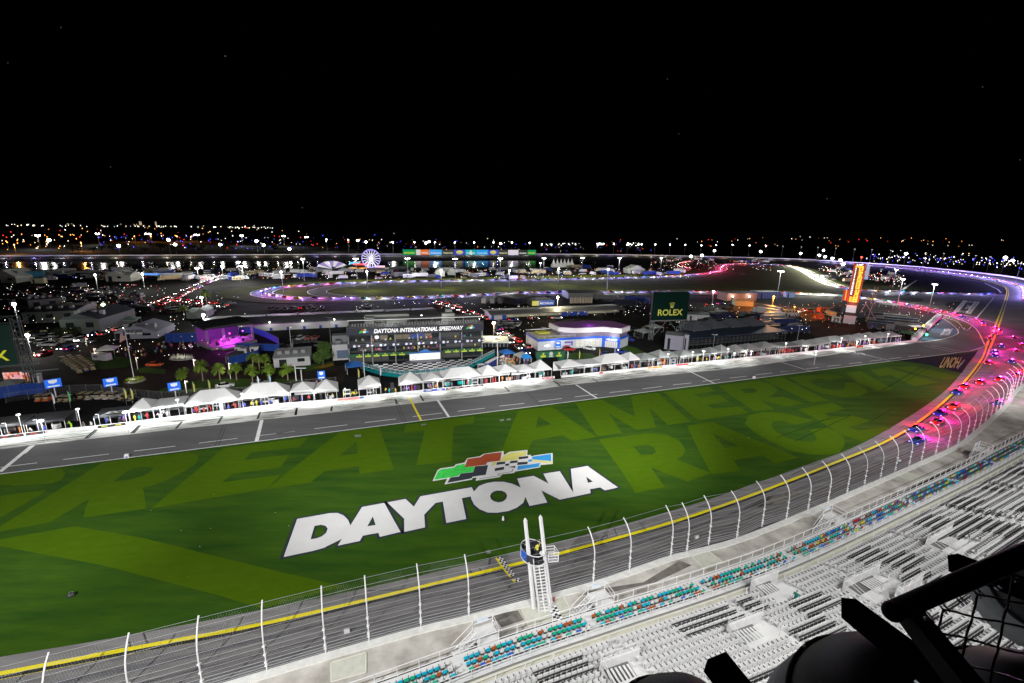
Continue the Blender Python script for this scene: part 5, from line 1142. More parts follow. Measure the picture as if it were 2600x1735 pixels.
for i in range(11):
    x = L_*(.045+i*.0925); r = hn*.36; zc = z_n0+hn*.5
    e.m(mws).add([(x+r*math.cos(t), -.22, zc+r*math.sin(t)) for t in [2*math.pi*k/14 for k in range(14)]], [tuple(range(14))])
    for k in range(4):
        a0_ = k*math.pi/2; e.m(mb_b if k % 2 else mws); e.add([(x, -.235, zc)]+[(x+r*.65*math.cos(a0_+j*math.pi/8), -.235, zc+r*.65*math.sin(a0_+j*math.pi/8)) for j in range(5)], [(0, 1, 2, 3, 4, 5)])
    for k, cl in enumerate(((.05, .3, .7), (.02, .05, .3), (.6, .03, .05))):
        e.m(mat('stripe %.2f' % cl[0], cl, .5)); xx = x+r*1.6+k*r*.32; e.add([(xx, -.22, zc-r*.6), (xx+r*.28, -.22, zc-r*.6), (xx+r*.6, -.22, zc+r*.6), (xx+r*.32, -.22, zc+r*.6)], [(0, 1, 2, 3)])
    e.m(mws); text_mb(e, 'M', (x+r*2.7, -.22, zc-r*.6), (1, 0, 0), (0, 0, 1), r*1.7, bold=.04, shear=.3)
f.part('balcony_emblem', e)
m_rol = mat('rolex yellow', (.6, .62, .02), .5, emit=(.6, .62, .02), es=.45)
for x0, x1, n_, dz in ((0, L_*.445, 6, 0), (L_*.695, L_*1.0, 5, 0)):
    f.part('green_band', B(m_green).box(x0, -.22, z_g0, x1, -.02, z_g1))
    t = MB(); xs = [(x0+(x1-x0)*(.17+.82*(i)/n_)) if x0 == 0 else x0+(x1-x0)*(.1+.82*i/(n_-1)) for i in range(n_)]
    for x in xs: t = MB().m(m_rol); text_mb(t, 'ROLEX', (x, -.26, z_g0+.12), (1, 0, 0), (0, 0, 1), .62, width=1.9, bold=.03, align='CENTER'); crown_mb(m_rol, x, -.26, z_g0+.62, .5, t); f.part('band_lettering', t)
# roof terrace: floor, furniture, rails, bright edge
f.part('roof_terrace', B(mat('roof terrace floor', (.12, .12, .12), .8)).box(0, 0, z_f1, L_, D_, z_f1+.12))
b_ = B(m_mast)
for z in (.5, 1.0): b_.box(0, .02, z_f1+z, L_, .07, z_f1+z+.05)
for i in range(40): b_.box(L_*i/39-.03, .02, z_f1, L_*i/39+.03, .07, z_f1+1.0)
for r_i in range(2):
    for i in range(46): x = 1.5+i*(L_-3)/46; b_.box(x, 1+r_i*1.0, z_f1+.15, x+.45, 1.4+r_i, z_f1+.6).box(x, 1.4+r_i, z_f1+.15, x+.45, 1.45+r_i, z_f1+1.0)
f.part('roof_rail', b_)
b_ = B(m_wht); b_.box(0, 4.2, z_r-.35, L_, 4.6, z_r-.15); 
f.part('canopy_edge', MB().m(glow('glowing roof edge', (1, 1, .97), .9)).box(0, 4.0, z_r-.22, L_, 4.2, z_r-.08));  # canopy edge given a glow of its own
f.part('roof_canopy', B(m_grey).box(0, 4.2, z_r-.25, L_, 9, z_r-.12))
for x0, x1, y0, z1 in ((.12, .19, 6, 1.8), (.70, .80, 6, 2.4), (.74, .79, 9, 3.4), (.28, .43, 6, 1.4), (.12, .45, 9, 2.2)): f.part('roof_hut', B(mat('hut grey', (.22, .23, .21), .8)).box(L_*x0, y0, z_f1+.1, L_*x1, y0+3, z_r+z1-1.5))
for i in range(9): f.part('canopy_post', B(m_mast).cb(L_*i/8*.98+.3, 4.5, z_f1, .18, .18, z_r-z_f1-.2))
lamp('terrace_light', 'POINT', f.w(L_*.3, 2, z_r+.8), 700, (1, 1, .95)); lamp('terrace_light', 'POINT', f.w(L_*.7, 2, z_r+.8), 700, (1, 1, .95))
lamp('deck_light', 'POINT', f.w(L_*.55, -7, 8), 1500, (1, 1, .97)); lamp('deck_light', 'POINT', f.w(L_*.2, -5, 7), 900, (1, 1, .97)); PB = f
# spectators on the balconies
for i in range(46):
    lv = i % 2; x = gr.uniform(1, L_-1); z = (z_g1 if lv else z_n1)-.15; p = f.w(x, gr.uniform(.6, 2.0), z); cc_ = gr.choice(cols)
    person(cc_, (.03, .03, .04), p, f.rz+math.pi+gr.uniform(-.6, .6), 'guest in a %s top standing on a balcony of the pit building' % CW[cc_], 'guests in %s on the balconies' % CW[cc_], 0)
# annexes
g_ = Fr('annex', 'pale block with a stair attached to the left end of the pit building', 'building', q('N3', 30, 780), q('N3', 238, 765)); hA = hgt(g_.A, q('N3', 30, 490)[1])
g_.part('wall', B(m_wht).box(0, 0, 0, g_.L, 9, hA*.72)); g_.part('roof_plant', B(m_grey).box(g_.L*.25, 1, hA*.72, g_.L*.6, 4, hA*.72+1.2)); g_.part('roof', B(m_grey).box(-.1, -.1, hA*.72, g_.L+.1, 1, hA*.72+.3).box(0, 5, hA*.72, g_.L, 9, hA))
aw_ = B(mat('slate blue awning', (.12, .16, .24), .5)).add([(g_.L*.3, -2.6, hA*.2), (g_.L*1.05, -2.6, hA*.2), (g_.L*1.0, 0, hA*.46), (g_.L*.28, 0, hA*.46), (g_.L*.3, -2.6, hA*.18), (g_.L*1.05, -2.6, hA*.18), (g_.L*1.0, 0, hA*.44), (g_.L*.28, 0, hA*.44)], [(0,1,2,3),(7,6,5,4),(0,4,5,1)]); g_.part('awning', aw_)
g_ = Fr('canopy_building', 'white canopy over a glazed lobby at the right end of the pit building', 'building', q('N4', 160, 722), q('N4', 455, 722)); hA = hgt(g_.A, q('N4', 160, 662)[1])
g_.part('canopy', B(mat('pale canopy', (.5, .55, .56), .6)).box(-1.5, -1.2, hA, g_.L+.5, 10, hA+.3)); g_.part('glazing', B(m_glass).box(0, 0, 0, g_.L, 8, hA))
for i in range(7): g_.part('mullion', B(m_wht).box(g_.L*i/6-.06, -.08, 0, g_.L*i/6+.06, 0, hA))
# ---------------------------------------------------------------- victory deck
deck_px = [(428,850),(560,890),(700,930),(1000,965),(1400,935),(1800,888),(1960,800),(2225,665),(2062,745),(1500,775),(900,812),(428,836)]
dz_ = 1.3; dp = G('N3', deck_px, dz_)
r0 = thing('victory_deck', 'raised chequered presentation deck with a teal front in front of the pit building', 'deck', (0, 0, 0))
b_ = B(mat('teal front', (.0, .17, .19), .5)).prism([(p.x, p.y) for p in dp[:8]]+[(p.x, p.y) for p in dp[8:]], 0, dz_-.05); b_.build('deck_body', r0)
ck2 = MB(); cen = PB.w(0, 0); ux = Vector((math.cos(PB.rz), math.sin(PB.rz), 0)); uy = Vector((-ux.y, ux.x, 0)); poly2 = [(p.x, p.y) for p in dp]
def inside(x, y, pl_):
    c_ = False; n = len(pl_)
    for i in range(n):
        (x0, y0), (x1, y1) = pl_[i], pl_[(i+1) % n]
        if (y0 > y) != (y1 > y) and x < (x1-x0)*(y-y0)/(y1-y0)+x0: c_ = not c_
    return c_
mdw = mat('deck white tile', (.50, .50, .52), .8); mdb = mat('deck black tile', (.006, .006, .008), .9)
TS = 1.55
for i in range(-4, 44):
    for j in range(-14, 5):
        p = cen+ux*(i*TS)+uy*(j*TS)
        if inside(p.x+(ux.x+uy.x)*TS/2, p.y+(ux.y+uy.y)*TS/2, poly2):
            ck2.m(mdw if (i+j) % 2 else mdb); p = Vector((p.x, p.y, dz_+.01)); ck2.add([p, p+ux*TS, p+(ux+uy)*TS, p+uy*TS], [(0, 1, 2, 3)])
ck2.build('chequered_floor', r0)
rb = B(m_steel); fp = [Vector((p.x, p.y, dz_)) for p in dp[:8]]
for z in (.1, 1.1): rb.path([p+Vector((0, 0, z)) for p in fp], .045, 5)
for p in resample(fp, 1.6): rb.tube(p, p+Vector((0, 0, 1.1)), .04, n=4)
rb.build('railing', r0)
gp2 = B(mat('teal glass', (.05, .16, .18), .3))
for a, b_ in zip(fp, fp[1:]): gp2.add([a+Vector((0, 0, .2)), b_+Vector((0, 0, .2)), b_+Vector((0, 0, .95)), a+Vector((0, 0, .95))], [(0, 1, 2, 3)])
gp2.build('glass_panel', r0)
wb2 = MB().m(mws); sb_ = MB().m(m_steel)
for a, b_ in zip(fp[3:5], fp[4:6]): sb_.add([a+Vector((0, -.05, -.25)), b_+Vector((0, -.05, -.25)), b_+Vector((0, -.05, .05)), a+Vector((0, -.05, .05))], [(0, 1, 2, 3)])
sb_.build('edge_strip', r0)
a, b_ = fp[4], fp[5]; dr = (b_-a).normalized(); nr = Vector((dr.y, -dr.x, 0))*.12; t = MB().m(mat('gold text', (.6, .5, .05), .5, emit=(.6, .5, .05), es=.3)); text_mb(t, 'Welcome home.', a+dr*.5+nr+Vector((0, 0, -.95)), dr, (0, 0, 1), .7, bold=.03); t.build('lettering', r0)
g_ = Fr('podium_screen', 'big white sponsor board under a blue arch on the chequered deck', 'screen', q('N3', 1070, 800), q('N3', 1485, 775), z=dz_); hs = hgt(g_.A, q('N3', 1070, 690)[1])
g_.part('board', MB().m(mat('white board lit', (.7, .68, .66), .6, emit=(.7, .68, .66), es=.35)).box(0, 0, .5, g_.L, .15, hs))
b_ = B(m_dark); 
for x, z in ((.2, .45), (.5, .55), (.8, .5), (.15, .8), (.3, .85), (.62, .85), (.75, .8), (.12, .3), (.9, .35)): b_.box(g_.L*x-.2, -.03, z*hs, g_.L*x+.2, 0, z*hs+.12)
g_.part('board_marks', b_)
g_.part('arch', B(mat('arch blue', (.01, .08, .25), .5)).rings([[(-.3, y, hs), (g_.L+.3, y, hs), (g_.L+.3, y, hs+.35), (g_.L*.7, y, hs+.45), (g_.L*.5, y, hs+1.4), (g_.L*.3, y, hs+.45), (-.3, y, hs+.35)] for y in (-.1, .3)]))
g_.part('podium', B(mat('podium dark', (.05, .05, .07), .5)).rings([[(g_.L/2+(g_.L*.65)*math.cos(t), -.5+2.0*math.sin(t), z) for t in [2*math.pi*k/20 for k in range(20)]] for z in (0, .4)]))
# ---------------------------------------------------------------- long garages
g_ = Fr('garage', 'long low garage with a white wall and blue doors left of the pit building', 'garage', q('N2', 560, 660), q('N3', 1480, 255)); hg = hgt(P(*q('N2', 2350, 580)), q('N2', 2350, 492)[1])
print('garage', g_.L, hg)
g_.part('wall', B(m_wht).box(0, 0, 0, g_.L, 24, hg)); g_.part('roof', B(m_grey).rings([[(x, -.5, hg), (x, 12, hg+1.2), (x, 24.5, hg), (x, 24.5, hg-.1), (x, -.5, hg-.1)] for x in (-.6, g_.L+.6)]))
nd_ = 13
for i in range(nd_): g_.part('door', B(m_blue).box(g_.L*(.13+i*.066)-.55, -.06, 0, g_.L*(.13+i*.066)+.55, 0, hg*.42))
for i in range(7): 
    g_.part('roof_vent', B(m_mast).cb(g_.L*(.1+i*.13), 14, hg+.9, 1.0, 1.0, 1.0, .1)) 
    mb = B(m_mast).tube((g_.L*(.1+i*.13)+3, -.2, hg), (g_.L*(.1+i*.13)+3, -.8, hg+.7), .05); x_ = g_.part('wall_lamp', mb); MB().m(glow('wall lamp glow', (1, 1, .95), 8)).ball((g_.L*(.1+i*.13)+3, -.9, hg+.75), .32, 8, 4).build('bulb', x_)
    if i < 4: lamp('wall_lamp_light', 'POINT', g_.w(g_.L*(.1+i*.13)+3, -2.2, hg+.9), 350, (1, 1, .95))
g_ = Fr('garage', 'long garage with a blue end wall and open lit bays right of the pit building', 'garage', q('N4', 250, 372), q('N4', 1960, 290)); hg = hgt(g_.A, q('N4', 250, 302)[1]); print('garage2', g_.L, hg)
g_.part('wall', B(mat('bay back wall', (.30, .29, .22), .8)).box(0, 5, 0, g_.L, 12, hg)); g_.part('roof', B(m_grey).rings([[(x, -1, hg), (x, 6, hg+.9), (x, 14.5, hg+.3), (x, 14.5, hg), (x, -1, hg-.25)] for x in (-1.0, g_.L+.6)]))
g_.part('end_wall', B(m_blue).box(-.1, 0, 0, .1, 14, hg-.05).box(0, -.1, 0, g_.L*.1, .1, hg-.05)); g_.part('end_door', B(m_wht).box(g_.L*.015, -.16, 0, g_.L*.07, -.1, hg*.8))
for i in range(3): g_.part('end_shutter', B(m_wht).box(-.16, 1.5+i*4, 0, -.1, 4+i*4, hg*.8))
for i in range(13): g_.part('bay_post', B(m_mast).cb(g_.L*(.1+i*.075), 0, 0, .3, .3, hg))
for i in range(3): g_.part('bay_curtain', B(m_blue).box(g_.L*(.50+i*.07), -.05, .3, g_.L*(.56+i*.07), .05, hg*.9))
for i in range(6): x_ = g_.part('bay_lamp', MB().m(glow('bay lamp', (1, .95, .7), 4)).box(g_.L*(.14+i*.13), 2, hg-.2, g_.L*(.14+i*.13)+2, 2.3, hg-.12)); lamp('bay_light', 'POINT', g_.w(g_.L*(.14+i*.13)+1, 2, hg-.5), 260, (1, .93, .65))
G2 = g_
# ---------------------------------------------------------------- tyre company trailer sign and boxes behind
g_ = Fr('sign_trailer', 'yellow and blue tyre company truck body with bold white lettering', 'truck', q('N4', 770, 190), q('N4', 1062, 180)); ht = hgt(g_.A, q('N4', 770, 128)[1])
g_.part('body', B(m_grey).box(0, .1, 0, g_.L, 16, ht)); g_.part('side_panel', MB().m(mat('lit blue', (.02, .08, .45), .5, emit=(.02, .1, .5), es=.5)).box(g_.L*.3, 0, .1, g_.L, .08, ht)); g_.part('yellow_panel', MB().m(mat('lit yellow', (.55, .5, .12), .5, emit=(.5, .5, .15), es=.5)).box(0, 0, .1, g_.L*.3, .08, ht))
ftext(g_, 'MICHELIN', g_.L*.64, -.04, ht*.28, ht*.6, mws, width=g_.L*.62, bold=.04, shear=.2)
for i in range(8):
    p0 = q('N4', 1272+i*36, 156-i*.5); g2 = Fr('freight_box', 'cream freight box in the row behind the right garage, number %s from the left' % ['one', 'two', 'three', 'four', 'five', 'six', 'seven', 'eight'][i], 'container', p0, (p0[0]+5.2, p0[1]), 'cream freight boxes behind the right garage'); g2.part('box', B(mat('cream box', (.42, .36, .28), .7)).box(0, 0, 0, g2.L, 2.5, 3.4)); g2.part('door', B(mat('cream door', (.3, .26, .2), .7)).box(g2.L*.1, -.05, .1, g2.L*.48, 0, 3.2))
for nm_, a, b_, m_, dp_, tp in (('low shed behind the freight boxes with a pale roof', (1240, 100), (1700, 95), m_grey, 14, 45), ('dark shed behind the tyre company truck', (570, 180), (760, 150), m_dkb, 20, 80)):
    g_ = Fr('shed', nm_, 'shed', q('N4', *a), q('N4', *b_)); h_ = 4.0; g_.part('wall', B(m_).box(0, 0, 0, g_.L, dp_, h_)); g_.part('roof', B(m_grey).rings([[(x, -.4, h_), (x, dp_/2, h_+1), (x, dp_+.4, h_)] for x in (-.4, g_.L+.4)]))
# ---------------------------------------------------------------- car showroom
m_show = mat('showroom wall', (.42, .44, .48), .5, var=.04, vs=.5); m_sb = mat('showroom blue', (.01, .07, .45), .45); m_lw = glow('showroom window', (.9, .85, .65), .8)
f = Fr('showroom', 'white and blue car showroom with a curved white parapet and roof terrace', 'building', q('N4', 845, 772), q('N4', 1320, 738)); h1 = hgt(f.A, q('N4', 845, 655)[1]); h2 = hgt(f.A, q('N4', 845, 625)[1]); LA = f.L
f.part('lower_wall', B(m_show).box(0, 0, 0, LA, 13, h1)); f.part('blue_fascia', B(m_sb).box(-.15, -.15, h1, LA, 13.1, h2)); f.part('terrace_floor', B(mat('terrace pale', (.45, .42, .30), .7)).box(.2, .2, h2, LA-.2, 12.8, h2+.05))
f.part('terrace_canopy', B(mat('yellow canopy', (.6, .6, .03), .6)).box(LA*.12, 4, h2+1.2, LA*.42, 8, h2+1.5)); f.part('pergola', B(m_grey).box(LA*.55, 2, h2+1.8, LA*.88, 6, h2+1.95))
b_ = B(m_steel)
for i in range(7): b_.tube((LA*i/6, 0, h2), (LA*i/6, 0, h2+1), .04)
b_.box(0, -.03, h2+.95, LA, .03, h2+1.0).box(0, 12.9, h2+.8, LA, 13.0, h2+1.1); f.part('terrace_rail', b_)
def bowtie(b_, m_, x, y, z, s): b_.m(m_).add([(x-s, y, z-.22*s), (x-.30*s, y, z-.22*s), (x-.36*s, y, z-.45*s), (x+.30*s, y, z-.45*s), (x+.36*s, y, z-.22*s), (x+s, y, z-.22*s), (x+.9*s, y, z+.22*s), (x+.36*s, y, z+.22*s), (x+.36*s, y, z+.45*s), (x-.30*s, y, z+.45*s), (x-.36*s, y, z+.22*s), (x-.9*s, y, z+.22*s)], [tuple(range(12))]); return b_
f.part('emblem', bowtie(MB(), mws, LA*.25, -.02, h1*.5, 1.4)); f.part('purple_frame', B(mat('purple', (.12, .07, .3), .5)).box(LA*.72, -.04, h1*.62, LA*.95, 0, h1*.82).box(LA*.9, -.04, h1*.35, LA*.95, 0, h1*.62).box(LA*.72, -.04, h1*.35, LA*.9, 0, h1*.42))
wpt = [P(*q('N4', *a)) for a in ((1320,738),(1680,718),(1905,742),(2010,700))]; loc = [f.M.inverted() @ p for p in wpt]; h3 = hgt(wpt[0], q('N4', 1340, 540)[1]); h4 = hgt(wpt[0], q('N4', 1340, 478)[1])
back = [loc[3]+Vector((-2, 10, 0)), loc[1]+Vector((0, 13, 0)), loc[0]+Vector((-5.5, 12, 0)), loc[0]+Vector((-5.5, 3, 0))]
poly_ = [(p.x, p.y) for p in loc[:3]]+[(p.x, p.y) for p in (loc[3], *back)]
def infl(s): cx = sum(p[0] for p in poly_)/len(poly_); cy_ = sum(p[1] for p in poly_)/len(poly_); return [(cx+(x-cx)*s, cy_+(y-cy_)*s) for x, y in poly_]
f.part('hall_wall', B(m_show).prism(poly_, 0, h1)); f.part('hall_fascia', B(m_sb).prism(infl(1.012), h1, h2)); f.part('upper_storey', B(mat('upper grey purple', (.12, .10, .15), .6)).prism(infl(.97), h2, h3)); pr_ = MB().m(mat('parapet white', (.55, .54, .56), .6)); pr_.prism(infl(1.03), h3, h4); f.part('parapet', pr_); f.part('purple_roof', MB().m(mat('purple roof', (.14, .03, .16), .6)).prism(infl(.98), h4, h4+.15))
def on_wall(i, u0, u1, z0, z1, m_, off=.06, name='window'):
    a, b_ = loc[i], loc[i+1]; d = (b_-a).normalized(); n = Vector((d.y, -d.x, 0))*off; p, r = a.lerp(b_, u0)+n, a.lerp(b_, u1)+n
    return f.part(name, MB().m(m_).rings([[p+Vector((0, 0, z0)), r+Vector((0, 0, z0)), r+Vector((0, 0, z1)), p+Vector((0, 0, z1))], [v-n*.8 for v in (p+Vector((0, 0, z0)), r+Vector((0, 0, z0)), r+Vector((0, 0, z1)), p+Vector((0, 0, z1)))]][::-1]))
for u0, u1 in ((.05, .17), (.2, .32), (.38, .52), (.6, .72), (.75, .88)):
    for k in range(4): on_wall(0, u0, u1, h1*(.18+k*.18), h1*(.30+k*.18), m_lw)
on_wall(1, -.02, 1.02, 0, h2, m_sb, .25, 'entrance_block')
for k in range(6): on_wall(1, .16+k*.12, .26+k*.12, .1, h1*.72, m_lw, .3)
a, b_ = loc[1], loc[2]; d = (b_-a).normalized(); n = Vector((d.y, -d.x, 0)); t = MB().m(mws); text_mb(t, 'CHEVROLET', a.lerp(b_, .52)+n*.4+Vector((0, 0, h1*.82)), d, (0, 0, 1), 1.0, width=(b_-a).length*.66, bold=.03, align='CENTER'); f.part('lettering', t)
for p_, e_ in (((LA*.5, -4, 4.5), 900), ((LA*1.4, -4, 4.5), 900), ((LA*1.9, -5, 4.5), 700)): lamp('showroom_light', 'POINT', f.w(*p_), e_, (1, 1, .97))
lamp('showroom_purple_light', 'POINT', f.w(LA*1.5, 3, h4+2.5), 500, (.6, .15, 1))
def pole_sign(lab, c, x0, y0, x1, y1, bx, by, grp, kind):
    b0 = P(*q(c, bx, by)); zt = hgt(b0, q(c, bx, y0)[1]); zb = hgt(b0, q(c, bx, y1)[1]); sc = (b0+Vector((0, 0, zt))-Vector((0, 0, CAMH))).length; cx, cy0 = proj(b0+Vector((0, 0, zt))); wd = (q(c, x1, 0)[0]-q(c, x0, 0)[0])*sc/FPX
    r0 = thing('pole_sign', lab, 'sign', b0, math.atan2(b0.y, b0.x)-math.pi/2, grp); B(m_steel).tube((0, 0, 0), (0, 0, zt), .13, n=6).build('pole', r0); MB().m(mat('sign blue lit', (.01, .10, .55), .4, emit=(.01, .14, .75), es=.7)).box(-wd/2, -.22, zb, wd/2, -.14, zt).build('board', r0)
    e = MB().m(mws)
    if kind == 'shield': e.add([(-.28*wd, -.24, zb+(zt-zb)*.9), (.28*wd, -.24, zb+(zt-zb)*.9), (.24*wd, -.24, zb+(zt-zb)*.58), (0, -.24, zb+(zt-zb)*.48), (-.24*wd, -.24, zb+(zt-zb)*.58)], [(0, 4, 3, 2, 1)]); e.box(-.36*wd, -.26, zb+.1*(zt-zb), .36*wd, -.24, zb+.25*(zt-zb))
    else: bowtie(e, mws, 0, -.24, zb+(zt-zb)*.7, wd*.35); e.box(-.36*wd, -.26, zb+.1*(zt-zb), .36*wd, -.24, zb+.2*(zt-zb))
    e.build('emblem', r0)
pole_sign('blue pole sign with a white shield at the left, above the first parked carts', 'N7', 700, 350, 820, 470, 800, 612, None, 'shield')
pole_sign('blue pole sign with a white shield left of the round flower bed', 'N7', 1510, 335, 1625, 450, 1602, 562, None, 'shield')
pole_sign('blue pole sign with a white shield in front of the palm row', 'K5', 1460, 405, 1530, 475, 1503, 548, None, 'shield')
pole_sign('blue pole sign with a white shield beside the brick road by the pit building', 'K6', 533, 645, 587, 712, 565, 770, None, 'shield')
pole_sign('blue pole sign with a white cross emblem in front of the showroom', 'N4', 1065, 645, 1140, 730, 1103, 800, None, 'bow')
# ---------------------------------------------------------------- green gate over the paddock road
g_ = Fr('gate_arch', 'green gate arch with yellow writing over the paddock road', 'gate', q('N4', 838, 962), q('N4', 1170, 945)); h_ = hgt(g_.A, q('N4', 838, 782)[1]); hb = hgt(g_.A, q('N4', 838, 860)[1])
g_.part('leg', B(m_green).box(-.2, -.5, 0, g_.L*.17, .9, hb)); g_.part('leg', B(m_green).box(g_.L*.83, -.5, 0, g_.L+.2, .9, hb)); g_.part('beam', B(m_green).box(-.5, -.6, hb, g_.L+.5, 1.0, h_))
for x in (.2, .82): t = MB().m(m_rol); text_mb(t, 'ROLEX', (g_.L*x, -.64, hb+.25), (1, 0, 0), (0, 0, 1), .8, width=1.9, bold=.03, align='CENTER'); crown_mb(m_rol, g_.L*x, -.64, hb+.95, .75, t); g_.part('lettering', t)
t = MB().m(mat('pale emblem', (.35, .42, .36), .6)); t.add([(g_.L*.5+.7*math.cos(a), -.64, h_*.5+hb*.5+.25+.7*math.sin(a)) for a in [2*math.pi*k/12 for k in range(12)]], [tuple(range(12))]); t.box(g_.L*.5-.8, -.66, hb+.2, g_.L*.5+.8, -.62, hb+.6); g_.part('emblem', t)
# ---------------------------------------------------------------- green billboards on lattice legs
def truss(b_, a, c, r=.12, w=1.2, n=8):
    a, c = Vector(a), Vector(c); d = (c-a); u = Vector((1, 0, 0)) if abs(d.normalized().x) < .7 else Vector((0, 0, 1)); v = Vector((0, 1, 0)); cr4 = [u*w/2+v*w/2, u*w/2-v*w/2, -u*w/2-v*w/2, -u*w/2+v*w/2]
    for k in cr4: b_.tube(a+k, c+k, r, n=4)
    for i in range(n):
        p, s = a.lerp(c, i/n), a.lerp(c, (i+1)/n)
        for k in range(4): b_.tube(p+cr4[k], s+cr4[(k+1) % 4], r*.5, n=4, cap=False)
m_lat = mat('lattice grey green', (.10, .12, .12), .6)
m_board = mat('deep green board', (.001, .013, .009), .9)
def rolex_board(lab, p0, p1, depth_px, ytop, ybot, textx, ts, only=None):
    g_ = Fr('billboard', lab, 'billboard', p0, p1); zt = hgt(g_.A, ytop); zb = hgt(g_.A, ybot); L_ = g_.L
    g_.part('board', B(m_board).box(0, -.3, zb, L_, .3, zt)); g_.part('board_back', B(m_dkb).box(.2, .3, zb+.2, L_-.2, 1.8, zt-.2))
    b_ = B(m_lat); 
    for x in (1.2, L_-1.2): truss(b_, (x, 1.4, 0), (x, 1.4, zb), .14, 1.3, 6)
    b_.box(-.5, -.2, zb-.5, L_+.5, .4, zb-.1); b_.tube((1.2, .8, 1), (L_*.5, .8, zb), .14, n=4); b_.tube((L_-1.2, .8, 1), (L_*.5, .8, zb), .14, n=4)
    g_.part('lattice_leg', b_); b_ = B(m_lat); b_.box(-.2, .6, zt, L_+.2, 1.0, zt+.25)
    for i in range(9): b_.tube((L_*i/8, .8, zt), (L_*i/8, -.6, zt+.9), .05, n=4)
    b_.tube((0, -.6, zt+.9), (L_, -.6, zt+.9), .07, n=4); g_.part('top_frame', b_)
    return g_, zb, zt
m_rol2 = mat('board gold green', (.34, .36, .05), .6, emit=(.3, .33, .03), es=.3)
g_, zb, zt = rolex_board('green billboard with a crown and big yellow letters in the middle of the paddock', q('K3', 1172, 1160), q('K3', 1468, 1150), 0, q('K3', 0, 745)[1], q('K3', 0, 985)[1], 0, 0)
H_ = zt-zb; ftext(g_, 'ROLEX', g_.L*.5, -.36, zb+H_*.17, H_*.30, m_rol2, width=g_.L*.70, bold=.02); g_.part('crown', crown_mb(m_rol2, g_.L*.53, -.36, zb+H_*.43, g_.L*.135))
g_ = Fr('billboard', 'green billboard on a lattice tower cut off by the left edge, showing one yellow letter', 'billboard', (-45, 1002), (92, 988)); L_ = g_.L
zt = hgt(g_.B, 822); zb = hgt(g_.B, 922); print('left board', L_, zb, zt)
g_.part('board', B(mat('green board lit', (.004, .045, .028), .6)).box(-12, -.3, zb, L_*.80, .3, zt)); t = MB().m(mat('letter yellow lit', (.6, .6, .03), .5, emit=(.6, .62, .02), es=.5)); text_mb(t, 'ROLEX', (L_*.50-.3, -.36, zb+(zt-zb)*.12), (1, 0, 0), (0, 0, 1), (zt-zb)*.36, bold=.02); xm = max(v.x for v in t.v); t.v = [v+Vector((L_*.66-xm, 0, 0)) for v in t.v]; g_.part('lettering', t)
b_ = B(m_lat); truss(b_, (L_*.92, 1.2, 0), (L_*.88, 1.0, zt+1.5), .13, 1.5, 14); truss(b_, (-3, 1.2, 0), (-3, 1.0, zt), .13, 1.5, 10); b_.tube((-4, 1, zb-1), (L_*.9, 1, 1.2), .16, n=4); b_.tube((-4, 1, zb-4), (L_*.6, 1, 1.2), .12, n=4); b_.box(-8, .2, zb-.6, L_*1.15, .6, zb-.2); b_.box(L_*.8, .2, zb-2.6, L_*1.5, .5, zb-2.3)
for z in (zt+.2, zt+2.0): b_.tube((-8, .8, z), (L_*1.0, .8, z), .16, n=4)
for i in range(8): b_.tube((-8+i*2.6, .8, zt+.2 if i % 2 else zt+2.0), (-8+(i+1)*2.6, .8, zt+2.0 if i % 2 else zt+.2), .1, n=4)
g_.part('lattice_tower', b_)
g_ = Fr('led_screen', 'glowing orange and pink screen behind the legs of the left billboard', 'screen', q('N7', 70, 415), q('N7', 430, 395)); h_ = hgt(g_.A, q('N7', 60, 265)[1]); sc_ = MB(); rr = random.Random(2)
for i in range(12):
    for j in range(6):
        cl = rr.choice([(.9, .25, .12), (.8, .4, .5), (.9, .6, .5), (.5, .08, .05), (.9, .3, .3)]) if j > 1 else rr.choice([(.9, .35, .08), (.7, .2, .05), (.9, .6, .3)])
        sc_.m(glow('screen %.2f %.2f' % cl[:2], cl, .9)); sc_.box(g_.L*i/12, 0, .3+(h_-.3)*j/6, g_.L*(i+1)/12, .2, .3+(h_-.3)*(j+1)/6)
g_.part('screen_face', sc_); g_.part('screen_back', B(m_dkb).box(-.2, .22, 0, g_.L+.2, .6, h_+.2))
# ---------------------------------------------------------------- lap tower
tb_ = P(*q('N6', 335, 822)); rz = math.atan2(tb_.y, tb_.x)-math.pi/2; Ht = hgt(tb_, q('N6', 400, 135)[1]); print('lap tower', Ht)
r0 = thing('lap_tower', 'tall slender lap tower with glowing orange numbers and a white panel below', 'scoreboard', tb_, rz); sc = (tb_-Vector((0, 0, CAMH))).length/FPX*.22128; hb = hgt(tb_, q('N6', 0, 575)[1]); W_ = 78*sc
B(m_dkb).box(-W_/2, 0, 0, W_/2, 1.6, Ht).build('core', r0); MB().m(mat('tower red frame', (.3, .01, .01), .5, emit=(1, .05, .01), es=.5)).box(-W_/2-.25, -.1, hb, -W_/2, .3, Ht).box(W_/2, -.1, hb, W_/2+.25, .3, Ht).build('red_edge', r0)
og = glow('tower orange', (1, .36, .02), 3.0); ow_ = glow('tower white', (1, 1, .95), 2.2); rr = random.Random(9); nums = MB()
nr_ = 20; rh = (Ht-hb)/(nr_+1.2)
nums.m(ow_); text_mb(nums, 'LAP', (0, -.12, Ht-rh*.95), (1, 0, 0), (0, 0, 1), rh*1.0, width=W_*.6, bold=.04, align='CENTER')
